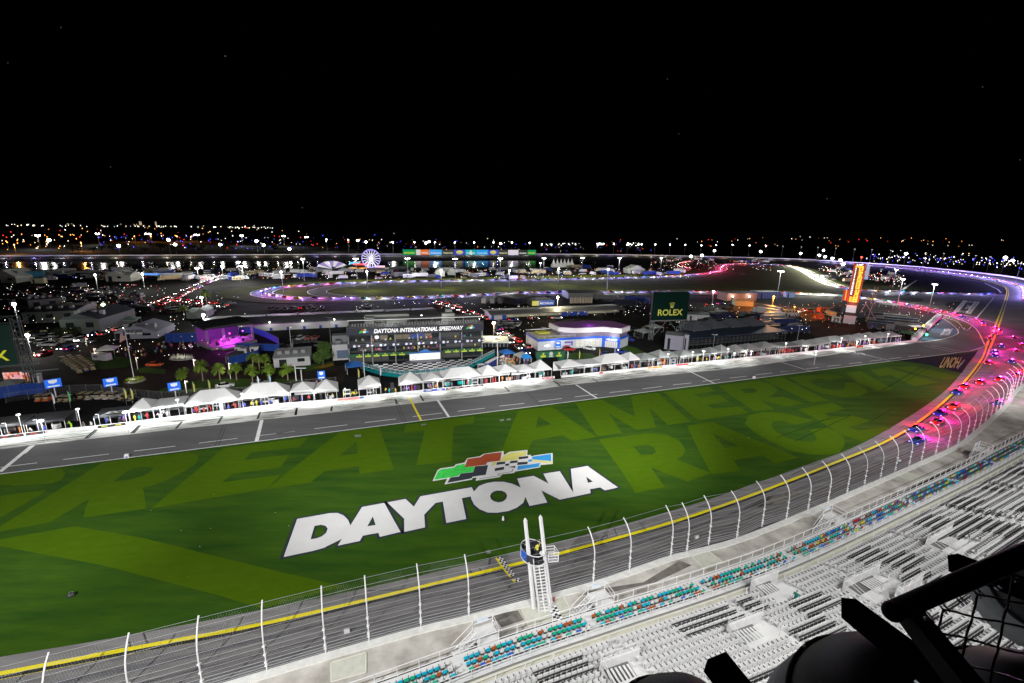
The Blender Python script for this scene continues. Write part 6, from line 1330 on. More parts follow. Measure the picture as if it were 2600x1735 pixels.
for i in range(nr_):
    z = Ht-rh*(i+2.1); nums.m(ow_); text_mb(nums, str(i+1) if i < 16 else '', (-W_*.30, -.12, z), (1, 0, 0), (0, 0, 1), rh*.95, bold=.05, align='CENTER') if 0 < i < 17 else None
    nums.m(og); text_mb(nums, rr.choice(['01', '31', '10', '60', '7', '5', '48', '25', '24', '66', '12', '57', '23', '3', '14', '16', '85', '9']) if 0 < i < 17 else '7:58', (W_*.2 if 0 < i < 17 else 0, -.12, z), (1, 0, 0), (0, 0, 1), rh*1.05, width=W_*.42 if 0 < i < 17 else W_*.8, bold=.06, align='CENTER')
nums.build('numbers', r0); MB().m(glow('tower panel glow', (.40, .05, .0), .5)).box(-W_/2, -.08, hb, W_/2, 0, Ht).build('display', r0)
MB().m(glow('side panel red', (.6, .03, .0), .8)).box(-W_*1.05, 0, hb+.4, -W_*.52, .2, hb+(Ht-hb)*.30).build('side_display', r0); n2 = MB().m(og)
for k in range(6): text_mb(n2, '4', (-W_*.78, -.05, hb+.7+k*(Ht-hb)*.046), (1, 0, 0), (0, 0, 1), rh*.95, bold=.05, align='CENTER')
n2.build('side_numbers', r0)
MB().m(glow('white tower sign', (.75, .72, .78), .7)).box(-W_*.50, -.15, Ht*.19, W_*.45, 0, Ht*.31).build('white_panel', r0); B(mat('tower base pale', (.3, .32, .36), .6)).box(-W_*.55, -.2, 0, W_*.6, 1.8, Ht*.135).build('base', r0)
MB().m(glow('tower flank', (.6, .65, .9), .55)).box(W_*.62, .5, Ht*.75, W_*.95, .8, Ht*.985).build('flank_panel', r0)
b_ = B(mat('tower truss', (.25, .18, .18), .6)); truss(b_, (W_*1.9, 4, hb-.5), (W_*1.9, 4, hb+(Ht-hb)*.42), .1, 1.4, 8); b_.tube((W_*.5, 1, hb+1), (W_*1.9, 4, hb+1), .16, n=4); b_.tube((W_*1.9, 4, hb), (W_*1.7, 5, 2), .14, n=4)
for a_ in ((W_*.9, .5), (W_*2.9, 3)): b_.tube((W_*1.25, 1.5, hb-.3), (a_[0], a_[1], .2 if a_[0] > W_*2 else Ht*.2), .14, n=4)
b_.tube((0, .8, Ht), (0, .8, Ht+3), .12, n=4); b_.build('truss', r0); MB().m(glow('red beacon', (1, .05, .03), 8)).ball((0, .8, Ht+3.2), .45, 6, 4).build('beacon', r0)
lamp('tower_glow', 'POINT', tb_+Vector((math.sin(rz)*3, -math.cos(rz)*3, hb-1)), 3500, (1, .12, .05), size=1)
# ---------------------------------------------------------------- concert stage
f = Fr('concert_stage', 'roofed concert stage washed in magenta light inside a blue fence', 'stage', q('N2', 655, 850), q('N2', 1235, 745)); h_ = hgt(f.A, q('N2', 655, 585)[1]); dS = 10
f.part('stage_floor', B(mat('stage floor', (.20, .17, .18), .6)).box(0, -3.5, 0, f.L, dS, 1.0)); f.part('stage_roof', B(m_dkb).rings([[(x, -1, h_-.2), (x, dS+.5, h_+1.0), (x, dS+.5, h_+.6), (x, -1, h_-.6)] for x in (-.8, f.L+.8)]))
b_ = B(m_mast)
for x in (0, f.L*.35, f.L): truss(b_, (x, -.5, 0), (x, -.5, h_-.5), .07, .6, 8)
truss(b_, (0, -.5, h_-.3), (f.L, -.5, h_-.3), .07, .6, 12); f.part('truss', b_)
f.part('backdrop', B(mat('magenta drape', (.03, .02, .06), .7)).box(.5, dS-.3, 1, f.L-.5, dS-.1, h_)); b_ = B(m_dark)
rr = random.Random(1)
for k in range(14): x = rr.uniform(1, f.L-1.5); y = rr.uniform(-2, dS-3); b_.box(x, y, 1, x+rr.uniform(.4, 1.2), y+.6, 1+rr.uniform(.5, 1.6))
f.part('stage_gear', b_); b_ = B(m_steel); 
for k in range(40): b_.box(f.L*.42+k*.28, 3.0, 1, f.L*.42+k*.28+.05, 3.05, 1.9+.25*math.sin(k*.4))
f.part('stage_bar', b_); f.part('stage_ramp', B(mat('stage ramp', (.2, .18, .2), .7)).box(f.L*.15, -6.5, 0, f.L*.45, -3.5, .7))
for x, y, z, e_, cl in ((f.L*.38, 0, 3.2, 3600, (1, .03, .95)), (f.L*.55, 2, 3.4, 2600, (.85, .05, 1)), (f.L*.2, -4, 3.0, 700, (.7, .05, 1)), (f.L*.85, 2, 3.6, 500, (.6, .05, 1))):
    lm_ = f.part('spot_lamp', MB().m(glow('magenta lamp', (1, .1, .9), 6)).ball((x, y, z+.6), .25, 6, 4)); lamp('stage_light', 'POINT', f.w(x, y, z), e_, cl, size=.3)
m_fb = mat('blue fence screen', (.006, .045, .28), .7, var=.2, vs=1.2)
def screen_fence(lab, pts, h, m_=None, posts=True, grp=None, step=3.0, mesh_=False, name='screen_fence'):
    r0 = thing(name, lab, 'fence', (0, 0, 0), 0, grp); b_ = B(m_ or m_fb); pw_ = [P(a, c_, .0) for a, c_ in pts]
    if not mesh_:
        for a, c_ in zip(pw_, pw_[1:]): d = (c_-a).normalized(); n = Vector((-d.y, d.x, 0))*.03; b_.rings([[a-n, a+n, a+n+Vector((0, 0, h)), a-n+Vector((0, 0, h))], [c_-n, c_+n, c_+n+Vector((0, 0, h)), c_-n+Vector((0, 0, h))]])
        b_.build('screen', r0)
    pp_ = resample(pw_, step); b_ = B(m_mast)
    for p in pp_: b_.tube(p, p+Vector((0, 0, h+.1)), .045, n=4)
    b_.path([p+Vector((0, 0, h)) for p in pw_], .03, 4); b_.build('post', r0)
    if mesh_:
        b_ = B(m_gsteel)
        for k in range(1, 8): b_.path([p+Vector((0, 0, h*k/8)) for p in pw_], .008, 3)
        for p in resample(pw_, .3): b_.tube(p, p+Vector((0, 0, h)), .006, n=3, cap=False)
        b_.build('mesh', r0)
    return r0
screen_fence('blue screened fence behind and right of the concert stage', [q('N2', *a) for a in ((850,655),(1235,640),(1400,700),(1580,790),(1585,880),(1030,860))], 2.6)
screen_fence('blue screened fence left of the concert stage', [q('N2', *a) for a in ((110,765),(390,760),(580,750))], 3.6)
screen_fence('blue screened fence behind the palm row', [q('N2', *a) for a in ((930,1060),(1130,1010),(1310,955),(1340,885))], 2.6)
screen_fence('blue screened fence at the left edge behind the parked carts', [q('N7', *a) for a in ((-100,650),(0,628),(300,575),(620,560),(700,500))], 3.0)
screen_fence('long wire mesh fence between the brick plaza and the pit lane', [q('N7', *a) for a in ((90,690),(620,610),(950,560),(1450,550),(1800,610),(2350,660))]+[q('K5', *a) for a in ((1700,535),(2350,510))]+[q('K6', *a) for a in ((330,795),(690,765))], 2.4, mesh_=True, step=4, name='mesh_fence')
screen_fence('wire mesh fence around the car park left of the pit building', [q('N2', *a) for a in ((1750,870),(1760,785),(1960,770),(2080,765))], 2.2, mesh_=True, step=4, name='mesh_fence')
# ---------------------------------------------------------------- other tents and sheds of the paddock
def gable(name, lab, cat, a, b_, dep, eave, peak, m_, grp=None, along=False, wall=None):
    g_ = Fr(name, lab, cat, a, b_, grp); L_ = g_.L
    if along: rr = [[(x, -.2, eave), (x, dep/2, peak), (x, dep+.2, eave)] for x in (-.2, L_+.2)]
    else: rr = [[(-.2, y, eave), (L_/2, y, peak), (L_+.2, y, eave)] for y in (-.2, dep+.2)]
    g_.part('roof', B(m_).rings(rr)); g_.part('wall', B(wall or m_).box(0, 0, 0, L_, dep, eave))
    if dep > 12:
        n_ = int(L_/5)
        for i in range(n_): g_.part('window' if i % 3 else 'door', B(m_glass).box(L_*(i+.3)/n_, -.06, eave*.45 if i % 3 else .1, L_*(i+.7)/n_, 0, eave*.8))
        for i in range(4): g_.part('roof_vent', B(m_mast).cb(L_*(.15+i*.22), dep*.3, eave+.3, 1.4, 1.6, (peak-eave)*.6+.7))
        g_.part('gutter', B(m_mast).box(-.25, -.3, eave-.12, L_+.25, -.2, eave+.02))
    return g_
g_ = gable('shop_tent', 'big white gabled shop tent with dark lettering above its door', 'tent', q('N1', 1640, 1022), q('N1', 2240, 1000), 16, hgt(P(*q('N1', 1640, 1022)), q('N1', 1640, 925)[1]), hgt(P(*q('N1', 1900, 1010)), q('N1', 1900, 825)[1]), mat('shop tent cloth', (.26, .26, .32), .75))
m_dt = mat('dark text', (.02, .02, .03), .6); ef = hgt(P(*q('N1', 1640, 1022)), q('N1', 1640, 925)[1])
ftext(g_, 'THE PIT SHOP', g_.L*.47, -.28, ef*1.02, 1.3, m_dt, width=g_.L*.42, bold=.05); g_.part('name_strip', B(m_dt).box(g_.L*.25, -.3, ef*.72, g_.L*.70, -.22, ef*.94)); ftext(g_, 'OFFICIAL GEAR', g_.L*.47, -.33, ef*.76, .6, mws, width=g_.L*.40); g_.part('doorway', B(m_glass).box(g_.L*.02, -.28, .1, g_.L*.14, -.2, ef*.9))
gable('hall', 'long dark roofed hall with a pale curved front at the left', 'building', q('N1', 880, 950), q('N1', 1440, 935), 26, 6, 8.5, mat('dark hall roof', (.05, .065, .07), .6), wall=mat('pale hall wall', (.10, .115, .10), .7))
gable('hall', 'wide flat roofed dark hall behind the left billboard', 'building', q('N1', 340, 800), q('N1', 1100, 760), 26, 5, 5.6, mat('dark hall roof', (.05, .065, .07), .6), along=True, wall=mat('hall wall dim', (.10, .11, .10), .7))
gable('hall', 'pale low building with dark windows behind the left halls', 'building', q('N1', 430, 640), q('N1', 880, 590), 14, 6, 6.6, mat('pale hall wall', (.10, .115, .10), .7), along=True)
g_ = gable('low_hall', 'long low hall with a speckled grey roof right of the palm row', 'building', q('N2', 1512, 1096), q('N2', 1985, 1058), 13, 3.2, 3.9, mat('speckled grey roof', (.26, .27, .27), .8, var=.25, vs=1.5), along=True, wall=mat('white hall wall', (.36, .36, .36), .7))
gable('tent', 'white hospitality tent pair left of the fork in the road, the left one', 'tent', q('N2', 380, 455), q('N2', 480, 460), 9, 3, 4.6, m_tentg, along=True); gable('tent', 'white hospitality tent pair by the floodlit palm, the right one', 'tent', q('N2', 500, 455), q('N2', 640, 450), 12, 3.2, 5, m_tentg, along=False)
def canopy(lab, c, x, y, w_, m_, grp=None, h=2.4, pk=3.6, cat='canopy', name='canopy_tent', cell=None):
    p = P(*q(c, x, y)); r0 = thing(name, lab, cat, p, PA+.1, grp); B(m_).add([(-w_/2, -w_/2, h), (w_/2, -w_/2, h), (w_/2, w_/2, h), (-w_/2, w_/2, h), (0, 0, pk), (-w_/2, -w_/2, h-.25), (w_/2, -w_/2, h-.25), (w_/2, w_/2, h-.25), (-w_/2, w_/2, h-.25)], [(0,1,4),(1,2,4),(2,3,4),(3,0,4),(0,5,6,1),(1,6,7,2),(2,7,8,3),(3,8,5,0)]).build('cover', r0)
    b_ = B(m_steel); [b_.tube((sx*w_/2*.96, sy*w_/2*.96, 0), (sx*w_/2*.96, sy*w_/2*.96, h), .04, n=4) for sx in (-1, 1) for sy in (-1, 1)]; b_.build('leg', r0); return r0
m_cb = mat('royal blue cloth', (.01, .09, .32), .7); m_cy = mat('pale green cloth', (.25, .36, .30), .7)
for lab, c, x, y, w_, m_ in [('pale green peaked canopy beside the lit booth behind the shop tent','N1',1850,800,7,m_cy),('white canopy behind the white trailer on the oval lawn','N7',1540,10,5,m_tent),('grey canopy at the left edge in front of the blue fence','N7',150,530,5.5,m_tentg),('blue canopy left of the chequered deck','N3',320,930,5,m_cb),('blue canopy right of the chequered deck','N4',440,870,4.5,m_cb),('white canopy between the blue ones right of the deck','N4',640,910,4.5,m_tentg),('bright blue low canopy near the paddock road','N4',690,935,3,mat('bright blue cloth', (.01, .22, .6), .6)),('pale canopy with a yellow top under the middle billboard','K3',1210,1080,6,m_tentg),('white blue canopy left of the middle billboard legs','K3',1120,1120,6,m_tentg),('white canopy tent beyond the right pit rows','N6',800,640,8,m_tentg),('black striped canopy by the white portable cabins','N2',1010,1000,5,m_tentb)]: canopy(lab, c, x, y, w_, m_)
canopy('green and white striped gazebo at the pit exit', 'N6', 1010, 985, 5, mat('dim green cloth', (.05, .12, .06), .7))
# booths, cabins, trailers
def cabin(lab, c, x0, y0, x1, y1, dep, h, m_, roof=None, name='cabin', cat='cabin', grp=None, extra=None):
    g_ = Fr(name, lab, cat, q(c, x0, y0), q(c, x1, y1), grp); g_.part('body', B(m_).box(0, 0, .3, g_.L, dep, h, .12)); g_.part('roof', B(roof or m_grey).box(-.1, -.1, h, g_.L+.1, dep+.1, h+.12)); g_.part('door', B(m_glass).box(g_.L*.15, -.04, .4, g_.L*.15+min(1, g_.L*.3), 0, h*.8)); return g_
m_wc = mat('white cabin', (.5, .5, .5), .6)
for a in [('white portable cabin beside the concert stage, the left one','N2',1010,935,1085,935,2.5,3,m_wc),('white portable cabin beside the concert stage, the right one','N2',1092,965,1165,960,3,3.2,m_wc),('white food trailer with a round picture behind the palms','N2',1205,945,1320,935,3,3.2,m_wc),('white generator cabin at the foot of the left billboard','N7',490,470,580,460,2.5,3.2,m_wc),('grey container office in the dark right of the middle billboard','N5',570,640,815,635,6,4,mat('dim office', (.12, .13, .14), .7)),('pale boxy tent hall left of the scaffold stand','N5',235,860,470,885,7,6,mat('lilac grey wall', (.17, .165, .21), .7)),('grey scaffold cabin next to the boxy tent hall','N5',480,880,540,885,3,6.5,mat('lilac grey dark', (.2, .2, .23), .7)),('pale roofed building with a blue fascia right of the middle billboard','N5',520,490,815,500,8,3.6,m_wht),('pinkish workshop with two wall lamps beyond the road','N5',1045,235,1430,235,12,5.5,mat('pink brown wall', (.28, .14, .10), .8)),('blue lit hospitality unit right of the workshop','N5',1440,205,1740,200,8,5,mat('blue unit', (.03, .05, .16), .6)),('pale blue small unit near the light trail','N5',1815,185,1925,190,6,4,mat('pale blue unit', (.12, .2, .4), .6)),('white ticket booth on the near camping road','N1',445,232,630,228,5,4,mat('booth cream', (.42,.42,.25),.7)),('turquoise banner kiosk on the far side of the camping road','N1',375,190,640,180,6,7,mat('kiosk turquoise',(.03,.2,.28),.6))]: cabin(*a)
for x, e_ in ((1110, 600), (1325, 600)):
    p = P(*q('N5', x, 235)); lamp('workshop_light', 'POINT', p+Vector((0, -2, 4.5)), e_, (1, .9, .85)); wl_ = thing('wall_lantern', 'bright wall lantern on the pinkish workshop, the %s one' % ('left' if x < 1200 else 'right'), 'lamp', p+Vector((0, -.8, 3.6)), 0); MB().m(glow('lantern', (1, .95, .9), 14)).ball((0, 0, 0), .5, 8, 5).build('globe', wl_); B(m_dark).box(-.1, 0, -.1, .1, .7, .1).build('arm', wl_)
# scaffold stand with blue roof
f = Fr('scaffold_stand', 'long scaffold stand with a slate blue roof behind the right pit tents', 'grandstand', q('N5', 550, 850), q('N5', 1800, 745)); L_ = f.L; h_ = 4.6; b_ = B(mat('dim scaffold', (.06, .065, .07), .6))
for i in range(26):
    x = L_*i/25
    for y in (0, 4): b_.tube((x, y, 0), (x, y, h_-.3), .06, n=4)
    for z in (1.3, 2.6, 3.9): b_.tube((x, 0, z), (min(L_, x+L_/25), 0, z), .04, n=4)
f.part('scaffold', b_); f.part('stand_roof', B(mat('slate blue roof', (.012, .028, .05), .5)).box(-.5, -1, h_-.3, L_+.5, 12, h_)); b_ = B(m_dkb)
for k in range(8): b_.box(0, 4+k*.9, 0, L_, 4.9+k*.9, .8+k*.55)
f.part('stand_tier', b_)
for i, (x, y, w_) in enumerate([(600,690,9),(830,655,9),(1080,640,9),(1330,620,9)]): canopy('dark peaked hospitality tent behind the scaffold roof, %s from the left' % TH[i], 'N5', x, y+30, 10, mat('dim slate cloth', (.06, .07, .08), .8), 'dark peaked tents behind the scaffold stand', 5, 8)
# orange lit yard
r0 = pole(*q('N5', 1660, 165), 9, 'amber yard lamp lighting the sandy yard orange', None, kind='o', heads=1, head=1.4, power=26000, es=20, lcol=(1, .33, .01), name='street_lamp', cat='street lamp')
sheet('sandy_yard', mat('sandy yard', (.12, .07, .035), 1.0, var=.3, vs=.2), 'N5', [(1160,250),(1400,245),(1750,290),(2350,315),(2350,480),(1900,500),(1500,440),(1100,340)], .0)
gable('depot', 'orange lit depot shed left of the amber yard lamp', 'shed', q('N5', 1160, 290), q('N5', 1390, 300), 8, 3.2, 4, mat('depot wall', (.32, .22, .12), .8), along=True)
r1 = pole(*q('N5', 1930, 298), 3.5, 'small amber lamp on a low post right of the sandy yard', None, kind='o', heads=1, head=.9, power=900, es=18, name='street_lamp', cat='street lamp')
# pit exit stand with bright white ramp
f = Fr('pit_exit_ramp', 'bright white tiered ramp stand beside the blue painted corner', 'stand', q('N6', 1110, 1040), q('N6', 1400, 760)); b_ = B(m_tread)
for i in range(9): x = f.L*i/9; b_.box(x+.3, 0, .4, x+f.L/9-.3, 1.6, 2.2, .15)
f.part('tier', b_); f.part('ramp_frame', B(m_mast).box(0, 1.6, 0, f.L, 2.0, 2.6)); lamp('ramp_light', 'POINT', f.w(f.L*.5, -3, 6), 2200, (1, 1, .97)); lamp('ramp_light', 'POINT', f.w(f.L*.15, -3, 5), 1200, (1, 1, .97))
r0 = thing('starter_stand', 'small white canopy with amber lights at the pit exit', 'canopy', P(*q('N6', 1100, 925)), 0); MB().m(glow('lit canopy', (.8, .78, .75), .8)).box(-3, -2, 3, 3, 2, 3.2).build('cover', r0); B(m_steel).tube((0, 0, 0), (0, 0, 3), .15).build('post', r0); MB().m(glow('amber beacon', (1, .3, .02), 12)).ball((2.4, -1, 3.7), .4).ball((-2.6, -2.6, 2.4), .4).build('beacon', r0)
r0 = thing('signal_light', 'small bright green signal light on a post at the pit exit line', 'signal', P(*q('N6', 1225, 985)), 0); B(m_mast).tube((0, 0, 0), (0, 0, 1.3), .06).build('post', r0); MB().m(glow('green signal', (.02, 1, .25), 20)).ball((0, 0, 1.5), .45).build('lamp', r0)
# ferris wheel and fairground
wp_ = P(*q('K2', 985, 545)); cz = hgt(wp_, q('K2', 985, 478)[1]); Rw = cz-hgt(wp_, q('K2', 985, 545)[1]); Rw = 70*.29787*((wp_-Vector((0, 0, CAMH))).length)/FPX; cz = Rw+1.5; print('ferris', Rw, cz)
r0 = thing('ferris_wheel', 'ferris wheel lit violet white standing by the lake', 'ferris wheel', wp_, math.atan2(wp_.y, wp_.x)-math.pi/2)
fw = glow('wheel white', (.75, .72, 1), 1.6); fv = glow('wheel violet', (.35, .25, 1), 1.8)
MB().m(fv).path([(Rw*math.cos(t), 0, cz+Rw*math.sin(t)) for t in [2*math.pi*k/40 for k in range(41)]], .38, 5).build('rim', r0)
for k in range(18): t = 2*math.pi*k/18; MB().m(fw).tube((1.2*math.cos(t), 0, cz+1.2*math.sin(t)), (Rw*math.cos(t), 0, cz+Rw*math.sin(t)), .22, .30, 4).build('spoke', r0)
MB().m(glow('wheel hub', (1, 1, .95), 5)).ball((0, -.3, cz), 1.3).build('hub', r0)
for k in range(18): t = 2*math.pi*(k+.5)/18; B(mat('gondola', (.3, .3, .4), .6)).cb(Rw*math.cos(t), 0, cz+Rw*math.sin(t)-1.4, 1.2, 1.2, 1.2, .2).build('gondola', r0)
b_ = B(m_steel)
for s in (-1, 1): b_.tube((s*Rw*.55, 1.2, 0), (0, 1.2, cz), .3, n=4); b_.tube((s*Rw*.55, -1.2, 0), (0, -1.2, cz), .3, n=4)
b_.build('support', r0); lamp('wheel_glow', 'POINT', wp_+Vector((0, -6, 6)), 9000, (.8, .75, 1))
r0 = thing('fair_tent', 'tilted fan shaped white and violet fairground ride left of the ferris wheel', 'fairground ride', P(*q('K2', 590, 552)), 0); b_ = MB()
for k in range(7): a0_, a1 = math.radians(15+k*20), math.radians(33+k*20); b_.m(glow('fan violet', (.45, .3, .75), .7) if k % 2 else glow('fan white', (.8, .8, .85), .8)); b_.rings([[(8, y, .5), (8-17*math.cos(a0_)*.98, y, .5+8.5*math.sin(a0_)), (8-17*math.cos(a1), y, .5+8.5*math.sin(a1))] for y in (0, .6)])
b_.build('fan', r0); B(m_dark).box(-7, .7, 0, 8, 1.5, 1.5).build('base', r0)
for i, (c, x, y, w_, h_, cl, lab) in enumerate([('K2',835,520,10,4,(.1,.5,.9),'small sky blue fair stall left of the ferris wheel'),('K2',895,525,18,3,(.9,.1,.08),'long red lit fair ride left of the ferris wheel'),('K2',850,550,22,1.5,(1,.5,.1),'orange lit row of fair booths below the blue stall'),('K2',1055,545,10,3,(.9,.5,.6),'pink lit fair stall right of the ferris wheel'),('K1',1270,612,22,2.5,(.1,.25,.6),'blue lit stall on the camping field'),('K1',1120,1000,1,1,(1,1,1),'x')][:5]):
    p = P(*q(c, x, y)); r0 = thing('fair_stall', lab, 'stall', p, 0); MB().m(glow('stall %d' % i, cl, 1.4)).box(-w_/2, 0, h_*.4, w_/2, 3, h_).build('awning', r0); B(m_dkb).box(-w_/2, 0, 0, w_/2, 3, h_*.4).build('counter', r0)
r0 = thing('marquee', 'white marquee with a row of six sharp peaks by the lake', 'tent', P(*q('K3', 345, 535)), .35); sc = (P(*q('K3', 345, 535))).length/FPX*.29787; W_ = 205*sc
for k in range(6):
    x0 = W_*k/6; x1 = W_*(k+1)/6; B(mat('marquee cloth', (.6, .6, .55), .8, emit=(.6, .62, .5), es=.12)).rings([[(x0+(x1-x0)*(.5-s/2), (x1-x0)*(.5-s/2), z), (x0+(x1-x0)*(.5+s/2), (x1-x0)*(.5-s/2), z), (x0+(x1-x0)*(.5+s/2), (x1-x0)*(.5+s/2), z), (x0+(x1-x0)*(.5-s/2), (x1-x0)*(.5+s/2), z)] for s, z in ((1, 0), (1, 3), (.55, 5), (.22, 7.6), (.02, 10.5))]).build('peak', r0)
lamp('marquee_light', 'POINT', P(*q('K3', 440, 555))+Vector((0, -4, 7)), 9000)
for i, (c, x0, x1, y, dep, ev, pk) in enumerate([('K1',-60,142,668,20,4.5,9.5),('K1',905,1060,655,16,5,8),('K1',1060,1118,655,14,5,7),('K3',1000,1130,590,16,5,9),('K2',1530,1610,612,12,4,8),('K2',1635,1700,600,10,4,7)]):
    gable('field_tent', 'pale gabled tent on the camping field, %s' % ['cut by the left edge', 'the long one in the left half', 'a small one joined to the long left tent', 'the large one left of the chicane', 'below the ferris wheel to its right', 'small with a steep roof near the middle'][i], 'tent', q(c, x0, y), q(c, x1, y), dep, ev, pk, mat('field tent cloth', (.40, .42, .34), .8), along=(i == 2))
# ================================================================== vehicles
m_tyre = mat('tyre', (.012, .012, .012), .8); m_rim = mat('rim', (.25, .25, .26), .35, metal=.6); m_cgl = mat('car glass', (.01, .012, .015), .08)
HL = {0: mat('headlight off', (.5, .5, .5), .2), 1: glow('headlight on', (1, .97, .9), 22), 2: glow('headlight violet', (.55, .35, 1), 2.5)}
TL = {0: mat('tail light off', (.15, .005, .005), .3), 1: glow('tail light on', (1, .02, .02), 8), 2: glow('tail light pink', (1, .02, .15), 5)}
def cross(x, hw, z0, z1, top=.82): return [(x, -hw, z0), (x, -hw, z0+(z1-z0)*.6), (x, -hw*top, z1), (x, hw*top, z1), (x, hw, z0+(z1-z0)*.6), (x, hw, z0)]
def car_parts(kind, pm, hl=0, tl=0):
    out = []
    if kind == 'racer':
        b_ = B(pm).rings([cross(-2.3, .85, .25, .72), cross(-1.6, .98, .10, .82), cross(-.3, .98, .08, .78), cross(.9, .98, .08, .72), cross(1.7, .98, .08, .66), cross(2.35, .80, .10, .42)])
        out.append(('body', b_)); out.append(('cabin', B(m_cgl).rings([cross(-1.2, .62, .74, .92, .7), cross(-.5, .66, .72, 1.14, .62), cross(.1, .66, .70, 1.12, .62), cross(.85, .66, .68, .78, .8)])))
        out.append(('rear_wing', B(m_dark).box(-2.5, -.92, 1.02, -2.1, .92, 1.06).box(-2.35, -.5, .7, -2.25, -.46, 1.02).box(-2.35, .46, .7, -2.25, .5, 1.02).box(-2.55, -.94, .9, -2.05, -.92, 1.15).box(-2.55, .92, .9, -2.05, .94, 1.15)))
        wx, wr, L0, L1, hwid, hz_, tz = (1.45, -1.4), .34, 2.34, -2.33, .72, .40, .58
    elif kind == 'sedan':
        out.append(('body', B(pm).rings([cross(-2.3, .78, .35, .85), cross(-2.0, .90, .22, .95), cross(-1.0, .91, .20, .92), cross(.9, .91, .20, .90), cross(1.9, .88, .22, .78), cross(2.35, .74, .30, .60)])))
        out.append(('cabin', B(m_cgl).rings([cross(-1.75, .66, .92, .96, .8), cross(-1.0, .74, .90, 1.38, .72), cross(.2, .74, .90, 1.42, .72), cross(1.1, .68, .88, .92, .8)]))); out.append(('roof', B(pm).box(-.98, -.54, 1.385, .25, .54, 1.44, .03)))
        wx, wr, L0, L1, hwid, hz_, tz = (1.4, -1.4), .33, 2.33, -2.32, .62, .60, .75
    elif kind == 'suv':
        out.append(('body', B(pm).rings([cross(-2.3, .88, .40, 1.05), cross(-2.1, .95, .30, 1.10), cross(.9, .95, .30, 1.10), cross(2.0, .92, .32, 1.00), cross(2.35, .82, .40, .85)])))
        out.append(('cabin', B(m_cgl).rings([cross(-2.15, .80, 1.08, 1.5, .9), cross(-1.9, .82, 1.06, 1.74, .84), cross(.3, .80, 1.06, 1.74, .84), cross(1.15, .74, 1.04, 1.10, .9)]))); out.append(('roof', B(pm).box(-1.9, -.68, 1.73, .3, .68, 1.79, .03)))
        wx, wr, L0, L1, hwid, hz_, tz = (1.45, -1.4), .38, 2.33, -2.32, .7, .8, .95
    elif kind == 'pickup':
        out.append(('body', B(pm).rings([cross(.3, .95, .35, 1.05), cross(1.9, .93, .35, 1.02), cross(2.7, .85, .42, .88)]).box(-2.8, -.95, .4, .3, .95, .6).box(-2.8, -.95, .6, .3, -.85, 1.02).box(-2.8, .85, .6, .3, .95, 1.02).box(-2.8, -.85, .6, -2.7, .85, 1.0)))
        out.append(('cabin', B(m_cgl).rings([cross(-.75, .80, 1.0, 1.7, .84), cross(.5, .80, 1.0, 1.7, .84), cross(1.2, .74, 1.0, 1.08, .9)]))); out.append(('roof', B(pm).box(-.72, -.66, 1.7, .5, .66, 1.76, .03).box(-.8, -.92, .6, .3, .92, 1.04)))
        wx, wr, L0, L1, hwid, hz_, tz = (1.7, -1.7), .4, 2.69, -2.82, .7, .8, .85
    elif kind == 'cart':
        out.append(('body', B(pm).box(-1.1, -.58, .28, -.25, .58, .72, .05).box(-.25, -.58, .25, .7, .58, .34).rings([cross(.65, .58, .3, .85, .8), cross(1.15, .5, .3, .55, .8)])))
        out.append(('seat', B(mat('cart seat', (.30, .24, .13), .8)).box(-.75, -.5, .72, -.25, .5, .86, .03).box(-.85, -.5, .86, -.75, .5, 1.25).box(-1.35, -.5, .62, -1.05, .5, .74)))
        rf = B(mat('cart roof tan', (.30, .24, .12), .6)).box(-1.2, -.6, 1.84, .75, .6, 1.90, .02); out.append(('canopy', rf)); b_ = B(m_dark)
        for x in (-1.0, .65):
            for y in (-.52, .52): b_.tube((x, y, .5), (x*.95, y, 1.84), .025, n=4)
        out.append(('post', b_)); wx, wr, L0, L1, hwid, hz_, tz = (.75, -.75), .22, 1.15, -1.12, .35, .55, .55
    elif kind == 'rv':
        out.append(('body', B(pm).box(-4.2, -1.2, .5, 3.0, 1.2, 3.1, .12).rings([cross(2.95, 1.15, .45, 2.6), cross(3.9, 1.1, .45, 1.9), cross(4.3, 1.0, .5, 1.1)]))); out.append(('window', B(m_cgl).box(-3.4, -1.23, 1.7, -2.2, -1.2, 2.3).box(-1.4, -1.23, 1.7, .2, -1.2, 2.3).box(1.2, -1.23, 1.7, 2.2, -1.2, 2.3).box(-4.23, -.6, 1.7, -4.2, .6, 2.4).rings([cross(3.2, 1.16, 1.5, 2.2), cross(3.7, 1.13, 1.4, 1.85)])))
        out.append(('stripe', B(mat('rv stripe', (.12, .12, .16), .5)).box(-4.1, -1.22, 1.1, 2.9, -1.2, 1.3).box(-1.0, -.5, 3.1, .2, .5, 3.35))); wx, wr, L0, L1, hwid, hz_, tz = (2.9, -2.3), .42, 4.28, -4.22, .8, .8, 1.0
    elif kind == 'truck':
        out.append(('trailer', B(pm).box(-8.5, -1.28, 1.1, 4.6, 1.28, 4.0, .05))); out.append(('cab', B(pm).rings([cross(5.1, 1.15, .6, 3.4, .9), cross(6.6, 1.15, .6, 3.2, .9), cross(7.0, 1.15, .6, 2.0, .95), cross(7.9, 1.0, .6, 1.7, .95)]))); out.append(('window', B(m_cgl).rings([cross(6.55, 1.17, 2.0, 2.9, .92), cross(6.95, 1.17, 2.0, 2.2, .95)])))
        out.append(('chassis', B(m_dark).box(-8.4, -.5, .7, 5.2, .5, 1.1))); wx, wr, L0, L1, hwid, hz_, tz = (7.0, 4.2, -6.6, -7.7), .5, 7.88, -8.52, .8, .9, 1.0
